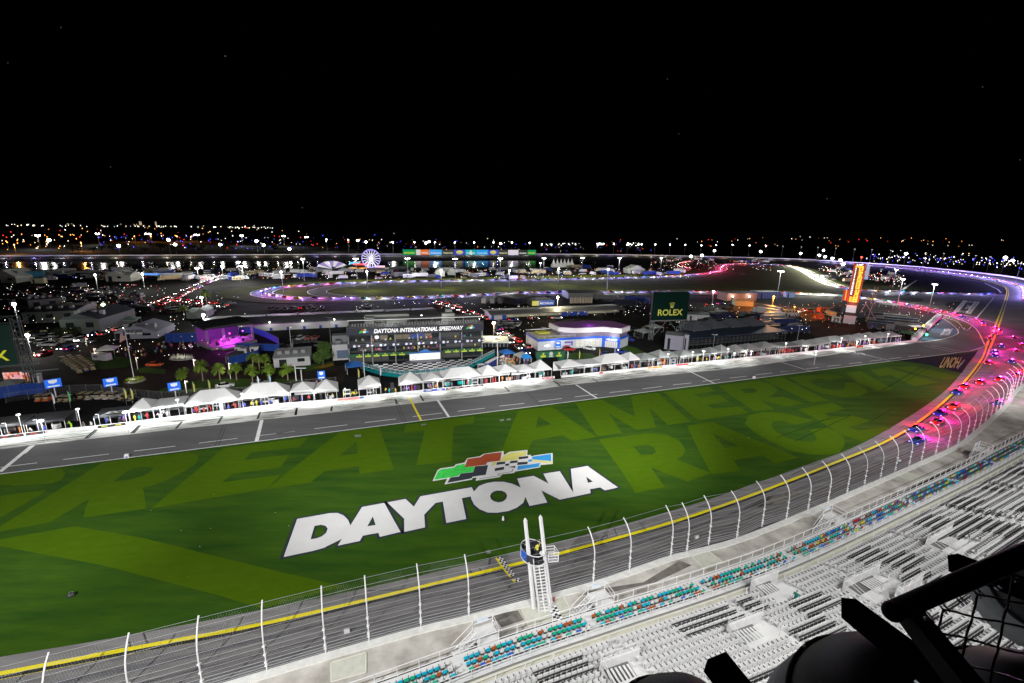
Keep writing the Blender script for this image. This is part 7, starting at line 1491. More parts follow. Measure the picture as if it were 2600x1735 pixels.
    for x in wx:
        for s in (-1, 1):
            hw = {'cart': .5, 'racer': .86, 'rv': 1.08, 'truck': 1.1}.get(kind, .80); out.append(('wheel', B(m_tyre).tube((x, s*hw, wr), (x, s*(hw+.2), wr), wr, n=10).m(m_rim).tube((x, s*(hw+.2), wr), (x, s*(hw+.215), wr), wr*.55, n=8)))
    for s in (-1, 1):
        out.append(('headlight', B(HL[hl]).cb(L0, s*hwid, hz_-.07, .1, .3, .16))); out.append(('tail_light', B(TL[tl]).cb(L1, s*hwid, tz-.07, .08, .34, .16)))
    return out
VC_ = {}
def vehicle(kind, cname, pm, p, rz, name, label, cat, group=None, parts=True, hl=0, tl=0, sc=1.0):
    key = (kind, cname, parts, hl, tl)
    if key not in VC_:
        if parts:
            r0 = thing(name, label, cat, p, rz, group)
            for nm, mb in car_parts(kind, pm, hl, tl): mb.build(nm, r0)
            VC_[key] = r0; r = r0
        else:
            a = MB()
            for nm, mb in car_parts(kind, pm, hl, tl):
                for v_, f_ in ((mb.v, mb.f),):
                    o = len(a.v); a.v += v_; 
                    for f__, mi in zip(f_, mb.mi): a.m(mb.ms[mi]); a.f.append([o+i for i in f__]); a.mi.append(a.cur)
            VC_[key] = a.mesh(name); r = bpy.data.objects.new(name, VC_[key]); C.objects.link(r)
    else:
        if parts: r = copy_tree(VC_[key]); r.name = name
        else: r = bpy.data.objects.new(name, VC_[key]); C.objects.link(r)
    r.location = p; r.rotation_euler = (0, 0, rz); r.scale = (sc, sc, sc); tag(r, label, cat)
    if group: r['group'] = group
    elif 'group' in r: del r['group']
    return r
PM = {k: mat('paint %s' % k, c, .55, spec=.25) for k, c in dict(white=(.55, .55, .55), black=(.012, .012, .014), silver=(.32, .33, .34), red=(.35, .01, .01), blue=(.01, .03, .22), orange=(.55, .08, .01), green=(.02, .15, .05), yellow=(.55, .45, .02), grey=(.10, .10, .11), navy=(.01, .015, .05), tan=(.35, .28, .16), teal=(.0, .2, .18)).items()}
vr = random.Random(21)
# ---- racing cars added along the road course in place of light trails, lamps on
lane_pts = resample(spline([P(a, b, .07) for a, b in RC], 6), 1.0)
def bank_z(p):                                # ride height where the surface is banked
    if p.y > 300 or proj(p)[1] < 900: return .07
    y = nearest(p, YEL); wv = nearest(p, WALL); a = (Vector((p.x-y.x, p.y-y.y, 0))).length; b_ = (Vector((wv.x-y.x, wv.y-y.y, 0))).length; t = max(0, min(1, a/b_)); return .07+t*1.95-.5*min(t, 1-t)
race = []
s = 0.0; i0 = 0; px_of = lambda p: proj(p)
turn_lane = [p for p in reversed(BO)]
N_ = len(lane_pts); i = 0; spots = []
while i < N_-3:
    p = lane_pts[i]; x, y = proj(p)
    if x < 2300 and y > 900: i += 5; continue   # hardly any on the front stretch
    dense = (x > 2270 and 765 < y < 1150)
    spots.append((i, dense)); i += (9 if dense else 10)
spots = spots
mc = 0
for i, dense in spots:
    p = lane_pts[i]; d = (lane_pts[min(i+2, N_-1)]-lane_pts[i-2]).normalized(); n = Vector((-d.y, d.x, 0)); x, y = proj(p)
    off = vr.uniform(-6.0, 4.5) if x > 2450 and y > 850 else vr.uniform(-2.2, 2.2); q_ = p+n*off; q_.z = bank_z(q_); cn = vr.choice(['red', 'orange', 'red', 'blue'] if dense else list(PM))
    sec = 'sweeping through the turn at the right' if dense else ('on the back part of the road course' if y < 790 else 'on the front stretch behind the catch fence')
    # direction of travel is against the list: away from the front stretch
    hl, tl = (2, 2) if dense else (2, 1)
    o = vehicle('racer', cn, PM[cn], q_, math.atan2(d.y, d.x)+math.pi, 'race_car', '%s race car with lit lamps %s' % (cn, sec), 'race car', '%s race cars %s' % (cn, sec), dense, hl, tl)
    mc += 1
    if dense: k, e_, h_ = (vr.choice([(1, .004, .14), (1, .002, .06), (1, .01, .30), (.75, .02, .45)]), 1900 if y > 850 else 3000, 1.7)
    elif y < 790 and 2000 < x < 2130: k, e_, h_ = (1, .98, .82), 14000, 2.4
    elif y < 790 and 1780 < x < 1900: k, e_, h_ = (1, .1, .3), 6000, 1.8
    elif y < 790 and x < 900: k, e_, h_ = vr.choice([(.55, .25, 1), (1, .2, .75), (.3, .3, 1)]), 4200, 1.8
    elif y < 790: k, e_, h_ = vr.choice([(.5, .45, 1), (.8, .8, 1), (.35, .3, 1)]), 4200, 1.8
    else: k, e_, h_ = (.4, .3, 1), 500, 1.5
    if dense: lamp('race_car_tint_light', 'POINT', q_+Vector((0, 0, h_))+d*2.5, e_*.5, vr.choice([(1, .01, .35), (.6, .03, .8), (1, .003, .1)]), size=.3)
    # added point lamp near the car, tinting the asphalt like a light trail
    lamp('race_car_tint_light', 'POINT', q_+Vector((0, 0, h_))-d*(-3.2 if dense else 3.2), e_, k, size=.3)
print('racers', mc)
# cars on the banked turn and back stretch
bl2 = [a.lerp(b, .42) for a, b in zip([INN[i] for i in range(ij+8, len(INN)-1)], BO)]; bl2 = resample(bl2, 1.0); s = 70
while s < len(bl2)-3:
    p = bl2[s]; x, y = proj(p); d = (bl2[s+2]-bl2[s-2]).normalized(); cn = vr.choice(list(PM))
    if y < 760:
        p = Vector((p.x, p.y, p.z*.62)); vehicle('racer', cn, PM[cn], p, math.atan2(d.y, d.x), 'race_car', '%s race car with lit lamps on the banked far turn' % cn, 'race car', '%s race cars on the banked far turn' % cn, False, 2, 1)
        lamp('race_car_tint_light', 'POINT', p+Vector((0, 0, 2.4))+d*3, 8000 if x > 2100 else 2600, vr.choice([(.35, .25, 1), (.45, .4, 1)] if x > 2100 else [(.4, .35, 1), (1, .9, .75), (.8, .75, 1)]), size=.3)  # added lamp above each car, tinting the banking
    s += 11 if x > 2100 else 26
# ---- queues of road traffic
def queue(c, pts, step, wd, sec, grp, kinds=('sedan', 'suv', 'pickup'), power=150, both=True, nl=3):
    line = resample(spline([P(*a, 0) if c == 'S' else P(*q(c, *a)) for a in pts], 6), step); nn = normals(line)
    for i, (p, n) in enumerate(zip(line, nn)):
        d = Vector((-n.y, n.x, 0)); a = math.atan2(d.y, d.x)
        for s_ in ((-1, 1) if both else (1,)):
            if vr.random() < .12: continue
            cn = vr.choice(['white', 'black', 'silver', 'grey', 'red', 'blue']); k = vr.choice(kinds); v = p+n*(s_*wd)+d*vr.uniform(-1, 1); v.z = .03
            vehicle(k, cn, PM[cn], v, a+(math.pi if s_ < 0 else 0), {'sedan': 'car', 'suv': 'car', 'pickup': 'pickup_truck'}[k], '%s %s with its lamps on %s' % (cn, {'sedan': 'saloon car', 'suv': 'tall car', 'pickup': 'pickup truck'}[k], sec), {'sedan': 'car', 'suv': 'car', 'pickup': 'pickup truck'}[k], '%s %ss %s' % (cn, {'sedan': 'saloon car', 'suv': 'tall car', 'pickup': 'pickup truck'}[k], grp), False, 1, 1)
            if i % nl == 0: lamp('car_lamp_light', 'POINT', v+Vector((0, 0, 1.2))+(d*(-3.4 if s_ > 0 else -3.4)), power, (1, .03, .02) if s_ > 0 else (1, .95, .85), size=.2)
queue('K1', [(1925,605),(1800,650),(1650,715),(1460,805),(1350,850),(1262,895)], 8, 3.2, 'on the long access road at the left', 'on the long access road at the left', power=900, nl=2)
queue('K1', [(1460,812),(1600,830),(1750,850),(1900,872)], 9, 2.6, 'on the branch road below the hairpin', 'on the branch road below the hairpin', power=700, nl=2)
queue('K2', [(1530,838),(1650,868),(1760,905),(1850,945),(1930,985)], 7.5, 2.4, 'on the road behind the pit building', 'on the road behind the pit building', power=420, nl=2)
queue('N4', [(290,500),(400,570),(560,680),(700,770),(810,850)], 8.5, 1.9, 'on the paddock road toward the green gate', 'on the paddock road toward the green gate', power=110, nl=2, both=True)
queue('N4', [(300,420),(450,385),(700,370),(1000,358),(1300,350)], 12, 1.2, 'in front of the right garage', 'in front of the right garage', power=90, both=False)
queue('N1', [(1230,1035),(1400,965),(1600,900),(1800,845)], 9, 1.6, 'on the dark road past the shop tent', 'on the dark road past the shop tent', power=150)
queue('N1', [(700,1245),(850,1215),(1010,1140)], 8, 1.4, 'on the road by the left billboard', 'on the road by the left billboard', power=120)
queue('N5', [(500,300),(700,285),(1000,268)], 10, 1.5, 'on the road right of the middle billboard', 'on the road right of the middle billboard', power=220, both=False)
queue('N5', [(1790,400),(1950,375),(2110,348)], 8, 1.5, 'on the amber lit yard road', 'on the amber lit yard road', power=160, both=False)
queue('K3', [(1480,545),(1430,515),(1460,495),(1530,482)], 9, 2.5, 'on the infield road left of the chicane', 'on the infield road left of the chicane', power=1500, nl=2)
# ---- parked cars and campers
def scatter(n, box, kinds, cns, sec, grp, rows=None, ang=None, parts=False, sc=1.0, jit=.25):
    for i in range(n):
        x, y = (vr.uniform(box[0], box[2]), vr.uniform(box[1], box[3])); k = vr.choice(kinds); cn = vr.choice(cns); a = (ang if ang is not None else PA+vr.choice([0, math.pi/2, math.pi]))+vr.uniform(-jit, jit)
        nm = {'sedan': ('parked_car', 'saloon car', 'car'), 'suv': ('parked_car', 'tall car', 'car'), 'pickup': ('pickup_truck', 'pickup truck', 'pickup truck'), 'rv': ('camper_van', 'camper', 'camper'), 'truck': ('transporter', 'transporter truck', 'truck'), 'cart': ('golf_cart', 'golf cart', 'cart')}[k]
        vehicle(k, cn, PM[cn], P(x, y), a, nm[0], '%s %s parked %s' % (cn, nm[1], sec), nm[2], '%s %ss parked %s' % (cn, nm[1], sec), parts, 0, 0, sc)
lt = ['white', 'white', 'silver', 'tan', 'white', 'blue', 'grey']
scatter(95, (0, 689, 640, 714), ['rv', 'rv', 'suv', 'pickup', 'truck'], lt, 'on the left camping field by the lake', '')
scatter(120, (640, 686, 1330, 709), ['rv', 'rv', 'rv', 'suv', 'pickup', 'truck'], lt, 'on the camping field behind the road course', '')
scatter(60, (1330, 680, 1740, 699), ['rv', 'rv', 'suv', 'pickup', 'truck'], lt, 'on the camping field left of the chicane', '')
scatter(45, (1660, 658, 1960, 668), ['rv', 'suv'], lt, 'on the field behind the chicane', '')
scatter(90, (0, 724, 380, 800), ['suv', 'sedan', 'pickup', 'rv'], ['black', 'grey', 'navy', 'grey', 'silver', 'black'], 'in the dark left car park', '')
scatter(50, (2090, 682, 2290, 716), ['suv', 'rv', 'sedan'], lt, 'behind the lap tower', '')
for i, (x, y) in enumerate([(1485,345),(1575,345),(1668,342),(1768,335),(1885,332),(1985,320),(1960,370),(2050,350),(2135,325)]):
    vehicle('suv', 'grey', PM['grey'], g1('N2', x, y), 1.4+.2*(i % 3), 'parked_car', 'grey tall car parked on the dark lot behind the left garage' , 'car', 'grey tall cars on the lot behind the left garage', True, 0, 1 if i == 4 else 0) if i not in (4,) else vehicle('suv', 'black', PM['black'], g1('N2', x, y), 1.4, 'parked_car', 'dark car with glowing red tail lights behind the left garage', 'car', None, True, 0, 1)
lamp('brake_glow', 'POINT', g1('N2', 1885, 345)+Vector((0, -3, 1)), 160, (1, .03, .02))
for i, (c, x, y, k, cn, a, lab) in enumerate([('N3',490,55,'sedan','silver',0,'silver saloon car alone on the lot above the left garage'),('N2',1770,735,'suv','black',1.5,'black tall car, leftmost of four in the fenced car park'),('N2',1860,725,'suv','white',1.5,'white tall car, second of four in the fenced car park'),('N2',1955,720,'sedan','red',1.6,'dark red car, third of four in the fenced car park'),('N2',2050,715,'sedan','red',1.6,'dark red car, rightmost of four in the fenced car park'),('N2',2110,810,'suv','grey',1.2,'grey tall car beside the round tree at the pit building'),('N2',1630,840,'suv','black',1.1,'black car between the blue fence and the car park'),
  ('K5',1918,448,'sedan','white',.55,'white fastback car on the lawn in front of the palms'),('K5',2220,425,'sedan','silver',.5,'silver blue open car on the lawn right of the white fastback'),('N7',2200,165,'sedan','orange',.1,'orange sports car on the brick plaza right of the flagpole'),('N4',1245,770,'suv','red',.15,'dark red tall car in front of the showroom'),('N4',1515,755,'sedan','white',-.5,'white racing style coupe in front of the showroom'),('N4',1735,835,'sedan','blue',-.9,'dark blue coupe on the showroom forecourt, the nearer one'),('N4',1920,800,'sedan','blue',.1,'dark blue coupe on the showroom forecourt, the farther one'),
  ('N6',440,1092,'racer','orange',PA,'orange race car standing at the pit wall near the pit exit'),('N2',960,265,'sedan','silver',.2,'silver car by the dark barrier left of the hairpin')]): vehicle(k, cn+str(i), PM[cn], g1(c, x, y), a, 'race_car' if k == 'racer' else 'parked_car', lab, 'race car' if k == 'racer' else 'car', None, True)
for i, (x, y, cn) in enumerate([(575,665,'orange'),(690,660,'orange'),(895,680,'black'),(985,680,'black'),(1180,640,'black'),(1290,640,'silver'),(1430,630,'white'),(1540,635,'white'),(1640,630,'silver'),(1760,655,'black'),(1900,665,'black')]):
    vehicle('cart', 'row'+cn, PM[cn], g1('N7', x, y), 1.9-.05*i, 'golf_cart', '%s golf cart, %s from the left in the tan roofed row behind the pits' % (cn, TH[i]), 'golf cart', 'golf carts in the row behind the pits', True)
for i in range(7):
    for j in range(3):
        x, y = 900+i*38+j*95, 110+i*26+(-22)*j
        if y < 75: continue
        cn = ['tan', 'teal', 'tan', 'blue'][(i+j) % 4]; vehicle('cart', 'plaza'+cn, PM[cn], g1('N7', x, y), 2.5, 'golf_cart', '%s golf cart parked in the cart lines on the brick plaza' % cn, 'golf cart', '%s golf carts in the lines on the brick plaza' % cn, True)
lt_ = [('N4',180,150,'white',1.4,'white transporter cab front at the left of the truck park'),('N4',290,150,'silver',1.4,'silver transporter second from the left in the truck park'),('N4',385,150,'grey',1.4,'grey transporter third from the left in the truck park'),('N4',640,160,'navy',1.1,'navy transporter beside the tyre company truck'),('N4',2020,190,'navy',-.35,'dark transporter with bright roof stripes left of the middle billboard'),('N4',2150,150,'blue',-.35,'blue and yellow transporter just left of the middle billboard'),('N4',1750,120,'grey',-.3,'grey transporter behind the right garage')]
for i, (c, x, y, cn, a, lab) in enumerate(lt_): vehicle('truck', cn+'t%d' % i, PM[cn], g1(c, x, y), a, 'transporter', lab, 'truck', None, True)
ti = 0
for r_i in range(5):
    for k in range(4):
        x, y = 690+k*105+r_i*12, 765+r_i*32+k*10
        if r_i == 0 and k > 2: continue
        cn = ['navy', 'black', 'grey', 'black'][(r_i+k) % 4]; vehicle('truck', 'yard'+cn, PM[cn], g1('N6', x, y), -.45, 'transporter', '%s transporter parked in the dark rows before the pit exit' % cn, 'truck', '%s transporters in the dark rows before the pit exit' % cn, True, sc=.8)
for r_i in range(5):
    for k in range(9):
        x, y = 850+k*135, 470+r_i*48+k*-2
        if x > 2000: continue
        cn = vr.choice(['black', 'navy', 'grey']); kk = vr.choice(['suv', 'truck', 'rv']); vehicle(kk, 'lot'+cn, PM[cn], g1('N5', x+vr.uniform(-30, 30), y), PA+vr.uniform(-.2, .2), {'suv': 'parked_car', 'truck': 'transporter', 'rv': 'camper_van'}[kk], '%s %s parked in the dark lot behind the scaffold stand' % (cn, {'suv': 'tall car', 'truck': 'transporter', 'rv': 'camper'}[kk]), {'suv': 'car', 'truck': 'truck', 'rv': 'camper'}[kk], '%s %ss in the dark lot behind the scaffold stand' % (cn, {'suv': 'tall car', 'truck': 'transporter', 'rv': 'camper'}[kk]), False)
for i in range(22):
    x, y = 340+(i % 8)*36+vr.uniform(-8, 8), 425+(i//8)*26; kk = 'suv'; cn = vr.choice(['black', 'silver', 'grey', 'white'])
    vehicle(kk, 'gl'+cn, PM[cn], g1('N4', x, y), 1.3, 'parked_car', '%s tall car parked in rows inside the bend by the right garage' % cn, 'car', '%s cars in the rows inside the road bend' % cn, True)
# trailer on the lawn, box truck with number at the lap tower
r0 = thing('cargo_trailer', 'white cargo trailer on the oval lawn of the brick plaza', 'trailer', g1('N7', 1460, 95), -.15); B(m_wht).box(-2.6, -1.1, .5, 2.6, 1.1, 2.7, .06).build('body', r0); B(mat('dark red panel', (.1, .02, .04), .6)).box(-2.0, -1.13, 1.5, -.4, -1.1, 2.0).build('window', r0)
for x in (-.5, .5): B(m_tyre).tube((x, -1.2, .35), (x, -1.0, .35), .35, n=10).build('wheel', r0)
r0 = thing('number_panel', 'white panel with a black number 39 on a cart left of the lap tower foot', 'sign', g1('N6', 185, 820), -.9); B(m_wht).box(-2, -.1, .8, 2, 0, 3.6).build('board', r0); t = MB().m(m_black); text_mb(t, '39', (.1, -.14, 1.0), (1, 0, 0), (0, 0, 1), 2.8, bold=.05, align='CENTER'); t.build('lettering', r0); B(m_dark).box(-2, -.6, .2, 2, .6, .8).build('cart', r0)
# portable toilets
for i in range(7): 
    r0 = thing('portable_toilet', 'blue portable toilet, %s from the left beside the chequered deck' % TH[i], 'toilet', g1('N4', 185+i*21, 1008-i*12), PA+.2, 'blue portable toilets beside the chequered deck'); B(m_blue).box(-.55, -.55, .05, .55, .55, 2.1, .08).build('body', r0); B(m_wht).box(-.6, -.6, 2.1, .6, .6, 2.3, .12).build('roof', r0); B(m_navy).box(-.4, -.58, .15, .4, -.55, 1.95).build('door', r0)
for i in range(2): 
    r0 = thing('portable_toilet', 'grey portable toilet, the %s of two left of the blue row' % ['left', 'right'][i], 'toilet', g1('N4', 88+i*38, 1030-i*4), PA+.2); B(m_grey).box(-.55, -.55, .05, .55, .55, 2.1, .08).build('body', r0); B(m_wht).box(-.6, -.6, 2.1, .6, .6, 2.3, .12).build('roof', r0); B(m_navy).box(-.4, -.58, .15, .4, -.55, 1.95).build('door', r0)
# picnic tables beside the deck
for i in range(15):
    r0 = thing('picnic_table', 'pale picnic table on the terrace between the chequered deck and the paddock road', 'table', g1('N4', 350+(i % 5)*38+(i//5)*14, 880+(i//5)*38+(i % 5)*6), PA+.4, 'picnic tables beside the chequered deck'); w_ = mat('table wood', (.40, .38, .22), .7); B(w_).box(-.9, -.38, .72, .9, .38, .77).build('table_top', r0)
    for s_ in (-1, 1): B(w_).box(-.9, s_*.62-.14, .43, .9, s_*.62+.14, .47).build('bench', r0)
    B(w_).box(-.6, -.7, 0, -.5, .7, .06).box(-.6, -.05, .06, -.5, .05, .72).box(.5, -.7, 0, .6, .7, .06).box(.5, -.05, .06, .6, .05, .72).build('leg', r0)
lamp('terrace_strip_light', 'POINT', g1('N4', 430, 930)+Vector((0, 0, 4)), 500, (1, .98, .9))
# people on the plaza and the terrace
for i in range(60):
    bx = vr.choice([(N_ and 340, 880, 760, 990), (340, 880, 760, 990)]); x, y = g1('N4', vr.uniform(bx[0], bx[2]), vr.uniform(bx[1], bx[3])).xy; cc_ = vr.choice(cols); person(cc_, (.03, .03, .04), (x, y, 0), vr.uniform(0, 6), 'visitor in a %s top on the terrace beside the deck' % CW[cc_], 'visitors in %s on the terrace beside the deck' % CW[cc_], vr.choice([0, 2]))
scatter(26, (430, 775, 560, 800), ['suv', 'sedan', 'pickup'], ['black', 'grey', 'silver', 'navy'], 'beside the white hospitality tents', '')
scatter(20, (60, 850, 230, 880), ['suv', 'sedan', 'pickup', 'cart'], ['black', 'grey', 'silver', 'white'], 'in the dark yard behind the left billboard', '')
scatter(16, (1500, 835, 1640, 865), ['suv', 'pickup', 'cart'], ['black', 'grey', 'white', 'blue'], 'below the middle billboard', '')
scatter(24, (1660, 790, 1900, 815), ['suv', 'rv', 'truck', 'sedan'], ['black', 'grey', 'silver', 'navy'], 'in the dark lot right of the middle billboard', '')
scatter(20, (1940, 790, 2130, 812), ['suv', 'rv', 'truck', 'sedan'], ['tan', 'grey', 'silver', 'orange'], 'on the amber lit sandy yard', '')
for i in range(50):
    p = g1('N7', vr.uniform(1300, 2350), vr.uniform(-60, 60)) if i % 2 else g1('N2', vr.uniform(0, 560), vr.uniform(790, 880)); cc_ = vr.choice(cols); person(cc_, (.03, .03, .04), p, vr.uniform(0, 6), 'visitor in a %s top walking on the dark brick plaza' % CW[cc_], 'visitors in %s on the dark brick plaza' % CW[cc_], 2)
for i, (c, x, y, cl) in enumerate([('N7',1020,1040,(.3,.7,.02)),('N7',1310,1050,(.55,.55,.55)),('N7',1205,1060,(.08,.08,.09)),('K6',560,750,(.1,.3,.1)),('K6',520,775,(.6,.2,.25))]): person(cl, (.05,.05,.06) if i else (.3,.7,.02), g1(c, x, y), 3, ['marshal in bright green overalls at the end of the black tent', 'person in white beside the black canopy with letters', 'person in grey in the gap between the black tents', 'person in dark green by the mesh fence', 'person in a pink top by the mesh fence'][i], None, 1 if i == 0 else 0)
# ================================================================== palms, trees, flagpole, small plaza things
m_frond = mat('palm frond', (.13, .21, .015), .7, var=.35, vs=3); m_ptrunk = mat('palm trunk', (.22, .17, .11), .9, var=.3, vs=6)
def palm(p, h, r, lab, grp=None, seed=0):
    rr = random.Random(seed); r0 = thing('palm_tree', lab, 'palm tree', p, 0, grp)
    b_ = B(m_ptrunk)
    for k in range(8): b_.tube((math.sin(k*.4)*.05, 0, h*k/8), (math.sin((k+1)*.4)*.05, 0, h*(k+1)/8), .20-.006*k, .17-.006*k, 7)
    b_.build('trunk', r0); c = B(m_frond)
    for i in range(34):
        a = rr.uniform(0, 6.283); el = rr.uniform(-.5, 1.25); L_ = r*rr.uniform(.8, 1.1); d = Vector((math.cos(a)*math.cos(el), math.sin(a)*math.cos(el), math.sin(el))); sd = Vector((-math.sin(a), math.cos(a), 0)); p0 = Vector((0, 0, h))
        pts = [p0+d*(L_*t)+Vector((0, 0, -1.0*L_*t*t*.55)) for t in (0, .35, .6, .8, 1)]
        for j in range(4):
            w0 = [.03, .10, .16, .14, .03][j]*r*.7; w1 = [.03, .10, .16, .14, .03][j+1]*r*.7
            for s_ in (-1, 1): dr_ = Vector((0, 0, -.35)); c.add([pts[j], pts[j+1], pts[j+1]+(sd*s_+dr_)*w1*1.6, pts[j]+(sd*s_+dr_)*w0*1.6], [(0, 1, 2, 3)])
        fan = pts[2]
        for k in range(6): t = (k-2.5)*.33; v = (d*math.cos(t)+sd*math.sin(t)).normalized(); c.add([fan, fan+v*L_*.42+Vector((0, 0, -.35*L_*.5))+sd*.05*r, fan+v*L_*.42+Vector((0, 0, -.35*L_*.5))-sd*.05*r], [(0, 1, 2)])
    c.build('crown', r0); return r0
for i, (c, x, y, ty) in enumerate([('N2',345,1240,1145),('N2',590,1265,1035),('N2',812,1255,1085),('N2',1027,1255,1070),('N2',1233,1270,1100),('N2',1440,1255,1085),('N2',1692,1255,1085)]):
    p = P(*q(c, x, y)); h = hgt(p, q(c, x, ty)[1])*.93; palm(p, h, 2.2, 'palm with a round fan crown, %s from the left in the row along the lawn' % TH[i], 'palms along the lawn', i)
for i, (c, x, y, ty) in enumerate([('N2',1320,1080,985),('N2',1400,1100,1030),('N2',1240,1090,1010),('K6',30,640,560)]):
    p = P(*q(c, x, y)); palm(p, 3.2+.3*i, 1.9, 'palm in the clump behind the palm row' , 'palms clumped behind the row', 20+i)
p = P(*q('N2', 350, 460)); palm(p, 5.5, 2.6, 'dark palm standing before the white hospitality tents', None, 31); p = P(*q('N2', 645, 300)); palm(p, 8, 2.8, 'floodlit green palm at the road fork by a lamp mast', None, 32); lamp('palm_uplight', 'POINT', p+Vector((1.5, -2.5, 6)), 500, (.95, 1, .8))
p = P(*q('N1', 1530, 740)); palm(p, 7, 2.8, 'palm beside the lamp mast on the access road', None, 33); lamp('palm_uplight', 'POINT', p+Vector((0, -3, 5)), 160, (.95, 1, .8))
p = P(*q('N2', 2150, 1062)); round_tree(p, 3.1, 5.4, m_leaf, 'round dense green tree beside the low hall and the pit building', None, 1500, 3)
p = P(*q('N2', 2170, 930)); round_tree(p, 2.6, 4.8, m_leaf, 'second round green tree behind the one beside the pit building', None, 1000, 4)
for i, (x, y) in enumerate([(1050, 985), (880, 1010)]): round_tree(P(*q('N1', x, y)), 3.2, 4.5, m_leafd, 'dark bush with tiny lights behind the left road, the %s one' % ['right', 'left'][i], None, 260, 8+i)
# flagpole in the round bed
p = P(*q('N7', 1902, 335)); h = hgt(p, 838); r0 = thing('flagpole', 'tall white flagpole with a limp striped flag in the round bed', 'flagpole', p, 0); B(m_steel).tube((0, 0, 0), (0, 0, h), .11, .06, 8).build('pole', r0); B(m_steel).ball((0, 0, h+.1), .16).build('finial', r0)
fb = MB()
for k in range(13): z1 = h-.3-k*.2; fb.m(mat('flag stripe red', (.35, .10, .08), .8) if k % 2 == 0 else mat('flag stripe white', (.5, .42, .38), .8)); fb.add([(-.1, 0, z1), (-.1-.9, .15, z1-.3), (-1.6-.05*k, 0, z1-1.0), (-1.6-.05*k, 0, z1-1.2), (-1.0, .15, z1-.5), (-.1, 0, z1-.2)], [(0, 1, 4, 5), (1, 2, 3, 4)])
fb.m(mat('flag blue', (.04, .05, .18), .8)).add([(-.1, -.02, h-.3), (-.95, .12, h-.58), (-.95, .12, h-1.9), (-.1, -.02, h-1.6)], [(0, 1, 2, 3)]); fb.build('flag', r0)
bp = P(*q('N7', 1915, 378)); r0 = thing('round_flower_bed', 'round lime green planted bed with a white plaque around the flagpole', 'flower bed', bp, 0); B(mat('kerb stone', (.3, .28, .26), .8)).rings([[(2.6*s*math.cos(t), 2.6*s*math.sin(t), z) for t in [2*math.pi*k/24 for k in range(24)]] for s, z in ((1, 0), (1, .22), (.92, .22))]).build('kerb', r0)
cb2 = B(mat('lime planting', (.16, .20, .01), .8)); rr = random.Random(6)
for k in range(500): a, r_ = rr.uniform(0, 6.28), 2.35*math.sqrt(rr.random()); v = Vector((r_*math.cos(a), r_*math.sin(a), .2+rr.random()*.5)); u = Vector((rr.uniform(-1, 1), rr.uniform(-1, 1), rr.uniform(.1, 1))).normalized(); w_ = u.orthogonal().normalized()*.14; cb2.add([v-w_, v+u*.2-w_.cross(u)*.7, v+w_, v+w_.cross(u)*.7], [(0, 1, 2, 3)])
cb2.build('planting', r0); B(m_wht).box(-.9, -.9, .3, .9, -.5, .9, .1).build('plaque', r0); lamp('bed_light', 'POINT', bp+Vector((0, -1.5, 2.2)), 170, (1, 1, .8))
# white flowering fountain
bp = P(*q('N2', 315, 975)); r0 = thing('fountain', 'lit white fountain spray on the dark brick plaza', 'fountain', bp, 0); b_ = B(mat('fountain water', (.6, .6, .5), .5, emit=(.7, .72, .5), es=.35)); rr = random.Random(8)
for k in range(90): a = rr.uniform(0, 6.28); r_ = rr.uniform(.3, 3.4); b_.tube((r_*math.cos(a), r_*math.sin(a)*.6, .1), (r_*math.cos(a)*1.05, r_*math.sin(a)*.6, rr.uniform(.4, 1.7)), .07, .02, 4)
b_.build('spray', r0); B(mat('kerb stone', (.3, .28, .26), .8)).rings([[(3.9*math.cos(t), 2.6*math.sin(t), z) for t in [2*math.pi*k/24 for k in range(24)]] for z in (0, .25)]).build('basin', r0)
# white lamp standards of the plaza
for i, (c, x, y, ty) in enumerate([('N2',487,1145,982),('N2',948,1240,1030),('K5',1592,500,390),('K5',1175,295,190),('K5',818,215,115),('K5',742,98,30),('N2',1740,875,560)]):
    p = P(*q(c, x, y)); h = hgt(p, q(c, x, ty)[1]); r0 = thing('lamp_standard', 'white lamp standard with a globe, %s' % ['left of the palm row', 'among the palms', 'on the lawn beside the blue sign', 'right of the flagpole on the plaza', 'by the white trailer', 'at the road bend left of the plaza', 'tall beside the fenced car park'][i], 'lamp', p, 0); B(m_steel).tube((0, 0, 0), (0, 0, h), .09, .07, 6).tube((0, 0, h-.25), (.5, 0, h-.1), .04).build('post', r0); MB().m(glow('globe glow', (1, .9, .75), 5 if i > 2 else 1.2)).ball((.55, 0, h-.3), .2).build('globe', r0)
    if i < 6: lamp('globe_light', 'POINT', p+Vector((.6, -.6, h-.8)), 130 if i > 2 else 380, (1, .85, .65))
p = P(*q('N2', 1840, 1262)); r0 = thing('brick_road_gate', 'white post and lintel frame beside the brick road', 'gate', p, .1); B(m_steel).tube((-.9, 0, 0), (-.9, 0, 4.6), .14, n=6).tube((.9, -.5, 0), (.9, -.5, 3.6), .14, n=6).tube((-.9, 0, 3.9), (2.2, 0, 3.9), .12, n=6).build('frame', r0)
p = P(*q('N3', 460, 1020)); r0 = thing('light_pole', 'grey light pole in front of the left end of the chequered deck', 'light pole', p, 0); h = hgt(p, q('N3', 455, 640)[1]); B(m_steel).tube((0, 0, 0), (0, 0, h), .13, .09, 6).build('mast', r0)
for k in range(3): B(m_mast).cb(-.5+k*.5, -.3, h, .4, .35, .35).build('lamp_hood', r0)
p = P(*q('N3', 2258, 860)); r0 = thing('light_pole', 'grey light pole right of the chequered deck', 'light pole', p, 0); h = hgt(p, q('N3', 2245, 490)[1]); B(m_steel).tube((0, 0, 0), (0, 0, h), .13, .09, 6).build('mast', r0)
for k in range(3): B(m_mast).cb(-.5+k*.5, -.3, h, .4, .35, .35).build('lamp_hood', r0)
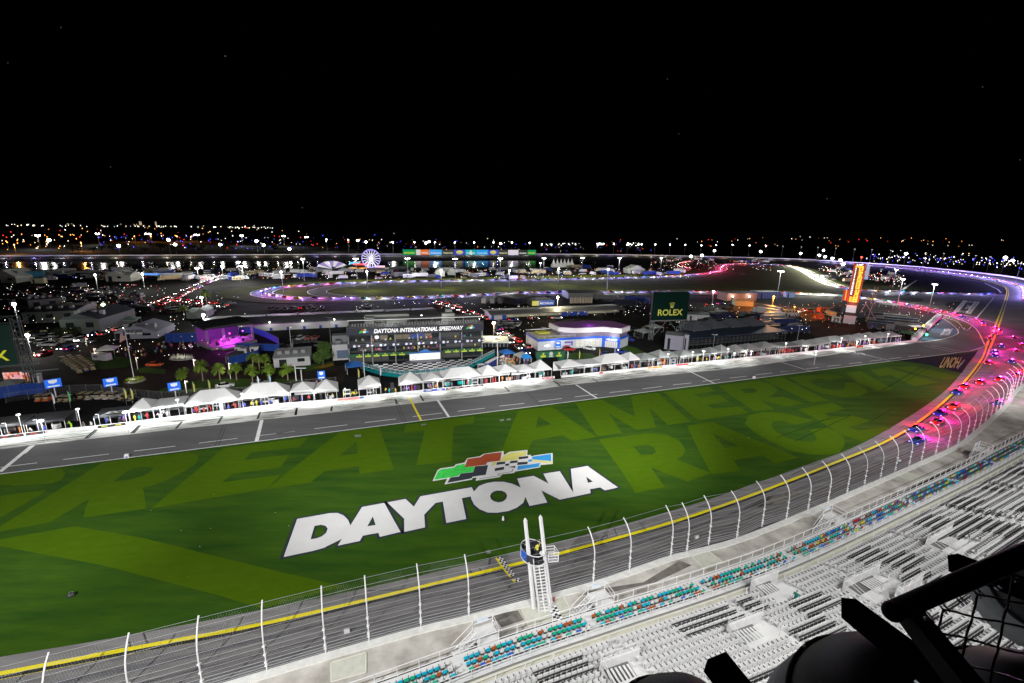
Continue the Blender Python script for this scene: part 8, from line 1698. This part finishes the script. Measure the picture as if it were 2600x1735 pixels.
for i, (c, x, y, ty) in enumerate([('N3',775,1035,0),]): pass
for i, (c, x, y, ty) in enumerate([('N5',1950,815,545),('N5',860,925,665),('N2',2255,850,440),('N4',715,700,500),('N4',915,640,470),('N4',1090,600,470)]):
    p = P(*q(c, x, y)); h = hgt(p, q(c, x, ty)[1]); r0 = thing('mast', 'thin grey mast with a cross head %s' % ['above the right pit tents', 'above the middle of the right pit tents', 'beside the low hall and the pit building', 'at the left corner of the showroom', 'behind the yellow terrace canopy', 'behind the showroom pergola'][i], 'mast', p, -.2); B(m_mast).tube((0, 0, 0), (0, 0, h), .12, .07, 6).build('pole', r0); B(m_mast).box(-1.1, -.12, h-.1, 1.1, .12, h+.12).build('cross_head', r0)
# a black bag on the grass, litter, a small white marshal box
p = g1('L3', 487, 975, .02); r0 = thing('bag', 'small black bag lying on the dark grass at the lower left', 'bag', p, .6); B(m_dark).rings([[(.45*s*math.cos(t), .3*s*math.sin(t), z) for t in [2*math.pi*k/8 for k in range(8)]] for s, z in ((1, 0), (1.05, .2), (.6, .45), (.2, .5))]).build('body', r0); B(m_mast).path([(-.2, 0, .45), (0, 0, .68), (.2, 0, .45)], .03).build('handle', r0)
for i, (c, x, y) in enumerate([('L3', 866, 32), ('F', 50, 362)]):
    p = g1(c, x, y, .05); r0 = thing('marshal_box', 'small white box on the white line between pit road and grass, at %s' % ['the left', 'the right'][i], 'box', p, PA); B(m_steel).box(-.35, -.25, 0, .35, .25, .75, .05).build('body', r0); B(m_blue).box(-.2, -.27, .1, .2, -.25, .35).build('panel', r0)
p = g1('B', 770, 985, .06); r0 = thing('white_cone', 'small white marker with a dark foot on the grass below the painted name', 'marker', p, 0); B(m_steel).tube((0, 0, .05), (0, 0, .7), .22, .12, 8).build('cone', r0); B(m_dark).cb(.15, -.1, 0, .6, .5, .06).build('foot', r0)
lr = random.Random(12); lb = B(m_white)
for _ in range(28):
    c, x, y = lr.choice([('E', lr.uniform(1450, 2000), lr.uniform(650, 860)), ('F', lr.uniform(0, 900), lr.uniform(640, 1050)), ('C', lr.uniform(900, 2350), lr.uniform(600, 1560))]); p = g1(c, x, y, .05); s_ = lr.uniform(.03, .08); a = lr.uniform(0, 3); u = Vector((math.cos(a), math.sin(a), .1))*s_; v = Vector((-math.sin(a), math.cos(a), .3))*s_; lb.add([p-u, p-v, p+u, p+v], [(0, 1, 2, 3)])
tag(lb.build('litter'), 'scattered white scraps of litter on the grass', 'litter', kind='stuff')
dcv = B(mat('drain cover', (.16, .17, .15), .8))
for c, pts in (('D', [(600,435),(650,432),(655,447),(610,455)]), ('D', [(1712,318),(1745,314),(1748,328),(1718,332)]), ('D', [(1765,314),(1795,309),(1800,320),(1770,325)]), ('D', [(1110,355),(1150,350),(1152,358),(1114,364)]), ('B', [(545,1370),(600,1350),(625,1385),(575,1410)])): dcv.poly(G(c, pts, .045))
struct('drain_covers', dcv)
# sponsor style white speaker boxes on the wall line
for i, (c, x, y) in enumerate([('L4', 570, 1245), ('L5', 1838, 368), ('L6', 170, 652), ('L6', 1440, 178), ('L2', 2020, 1060)]):
    p = g1(c, x, y, 1.2); r0 = thing('track_light_box', 'small white box lamp on the track wall, %s from the left' % TH[i], 'box', (p.x, p.y, 1.0), PA, 'small white boxes along the track'); B(m_steel).box(-.3, -.15, 0, .3, .15, .55, .05).build('body', r0); B(m_mast).tube((0, 0, -.5), (0, 0, 0), .04).build('post', r0)
# ================================================================== floodlight hoods, beams and the wire mesh guard rail right below the camera
m_hood = mat('black hood enamel', (.012, .0135, .017), .5, spec=.06, var=.3, vs=6); m_rim2 = mat('grey hood rim', (.14, .155, .165), .6, spec=.15, var=.15, vs=9); m_pipe = mat('black handrail pipe', (.003, .003, .0035), .6, spec=.03); m_beam = mat('black beam', (.002, .0024, .0036), .8, spec=0)
V3 = lambda a: Vector(a)
def rev(mb, c, ax, prof, n=40):              # surface of revolution: prof = (distance along axis, radius)
    ax = ax.normalized(); u = ax.orthogonal().normalized(); v = ax.cross(u); return mb.rings([[c+ax*d+u*(r*math.cos(2*math.pi*k/n))+v*(r*math.sin(2*math.pi*k/n)) for k in range(n)] for d, r in prof], cap=False)
def flood(lab, rear, front, R, rad_back=.62):
    rear, front = V3(rear), V3(front); ax = (front-rear); L_ = ax.length
    r0 = thing('floodlight', lab, 'floodlight', rear, 0); o = Vector(rear)
    prof = [(-.02*L_, .02), (0, R*.18), (.03*L_, R*.34), (.10*L_, R*.52), (.22*L_, R*.68), (.38*L_, R*.80), (.55*L_, R*.86)]
    rev(MB().m(m_hood), rear-o, ax, prof).build('rear_housing', r0, smooth=True)
    rev(MB().m(m_rim2), rear-o, ax, [(.55*L_, R*.86), (.56*L_, R*.90), (.80*L_, R*.97), (L_, R*1.02), (L_, R*.98), (.7*L_, R*.9)]).build('rim', r0, smooth=True)
    rev(MB().m(m_hood), rear-o, ax, [(.545*L_, R*.87), (.55*L_, R*.915), (.58*L_, R*.915), (.585*L_, R*.88)]).build('band', r0, smooth=True)
    axn = ax.normalized(); u = axn.orthogonal().normalized(); v = axn.cross(u); b_ = B(m_gsteel)
    for k in range(10): t = 2*math.pi*k/10; c = rear-o+ax*.50+(u*math.cos(t)+v*math.sin(t))*R*.875; b_.ball(c, .009, 6, 4)
    b_.build('bolt', r0)
    MB().m(glow('flood lens', (1, 1, .97), 4)).rings([[rear-o+ax*.92+u*(R*.9*math.cos(2*math.pi*k/24))+v*(R*.9*math.sin(2*math.pi*k/24)) for k in range(24)], [rear-o+ax*.91+u*(R*.9*math.cos(2*math.pi*k/24))+v*(R*.9*math.sin(2*math.pi*k/24)) for k in range(24)]]).build('lens', r0)
    return r0
# image anchors: (x, y, metres in front of the camera)
flood('big black floodlight hood with a grey rim in the lower right corner', PD(2330, 1745, 1.9), PD(2150, 1880, 2.6), .42)
flood('floodlight hood peeping in at the bottom edge, the leftmost one', PD(1800, 1830, 2.2), PD(1650, 1960, 2.8), .40)
flood('floodlight behind the wire mesh at the right', PD(2690, 1790, 2.3), PD(2500, 1880, 3.1), .46)
flood('farther floodlight hood above the black handrail at the right edge', PD(2720, 1455, 3.3), PD(2610, 1535, 4.0), .36)
def beam(mb, a, b, w, h, up=Vector((0, 0, 1))):
    a, b = V3(a), V3(b); d = (b-a).normalized(); s = d.cross(up).normalized()*w/2; t = s.cross(d).normalized()*h/2; return mb.rings([[p-s-t, p+s-t, p+s+t, p-s+t] for p in (a, b)])
for lab, a, b_, w_, h_ in (('square black beam end left of the big floodlight', PD(1815, 1680, 1.9), PD(1900, 1790, 1.75), .10, .075), ('long black beam crossing above the big floodlight', PD(2155, 1545, 2.0), PD(2430, 1760, 1.45), .062, .085), ('short black beam behind the handrail near the far hood', PD(2420, 1428, 2.9), PD(2640, 1510, 2.5), .085, .10)):
    o = V3(a); r0 = thing('support_beam', lab, 'beam', o, 0); beam(MB().m(m_beam), o-o, V3(b_)-o, w_, h_).build('beam', r0)
a = PD(2268, 1553, 1.28); b_ = PD(2680, 1375, 1.20); r0 = thing('guard_rail', 'thick black pipe handrail with wire mesh hanging below it', 'railing', a, 0)
pp = B(m_pipe).tube((0, 0, 0), b_-a, .0265, n=20); dd = (b_-a).normalized(); pp.ball((0, 0, 0), .0275, 20, 12); pp.build('top_pipe', r0, smooth=True)
pa = PD(2310, 1560, 1.30); pb = PD(2500, 1800, 1.02); beam(MB().m(m_pipe), pa-a, pb-a, .052, .052).build('post', r0)
kk = MB().m(m_gsteel); c_ = PD(2352, 1571, 1.18)-a; kk.ball(c_, .006, 8, 5); kk.build('rivet', r0)
# chain link: zigzag wires on a plane spanned by the rail and the post direction
o0 = PD(2352, 1568, 1.27); U = (PD(2640, 1440, 1.21)-o0); Lm = U.length; U.normalize(); Vd = (PD(2520, 1800, 1.05)-o0).normalized(); Vd = (Vd-U*Vd.dot(U)*0).normalized(); Nn = U.cross(Vd).normalized()
cell = .047; ch_ = .056; ml = MB().m(mat('mesh wire', (.010, .010, .010), .4)); nw = int(Lm/cell)+9
for i in range(nw):
    pts = []; x0 = i*cell
    for k in range(0, 22):
        for t in (.0, .25, .5, .75):
            s = k+t; ph = (i % 2); zig = abs(((s+ph) % 2)-1); x = x0+zig*cell*1.06; y = s*ch_*.5*1.55/1.0
            pts.append(o0+U*x+Vd*y+Nn*(.0022 if (zig > .5) else -.0022)*(1 if i % 2 else -1)-a)
    ml.path(pts, .0030, 6)
for i in range(nw):
    for j in (0, 1): c_ = o0+U*(i*cell+.010*j)-Vd*.018-a; ml.path([c_+Vd*.03, c_+Vd*.012+Nn*.008, c_-Nn*0+Vd*-.004, c_+Vd*.012-Nn*.008, c_+Vd*.03+U*.004], .0017, 5)
ml.build('wire_mesh', r0)
lamp('unseen_hood_light', 'POINT', PD(2900, 2100, 2.2), 6, (.85, .9, 1), size=.15)  # unseen point lamp off the lower right corner
# ================================================================== floodlights along the roof of the stand
FL = [((-38,-8,52),(-85,90,0),45,3.3),((-12,-4,52),(-20,60,0),80,.7),((-12,-4,52),(-35,115,0),40,5.0),((22,8,52),(25,70,0),80,.9),((22,8,52),(20,130,0),40,9.0),((58,24,52),(85,160,0),45,5.6),((95,45,52),(170,190,0),45,7.0),((40,-2,56),(50,36,8),110,.85),((80,20,56),(95,62,8),110,1.5),((-45,-20,54),(-40,28,3),110,3.3)]
for l, t, c, e in FL: lamp('stand_floodlight_beam', 'SPOT', l, e*1e5, (1, .99, .97), t, .5, c, .9)
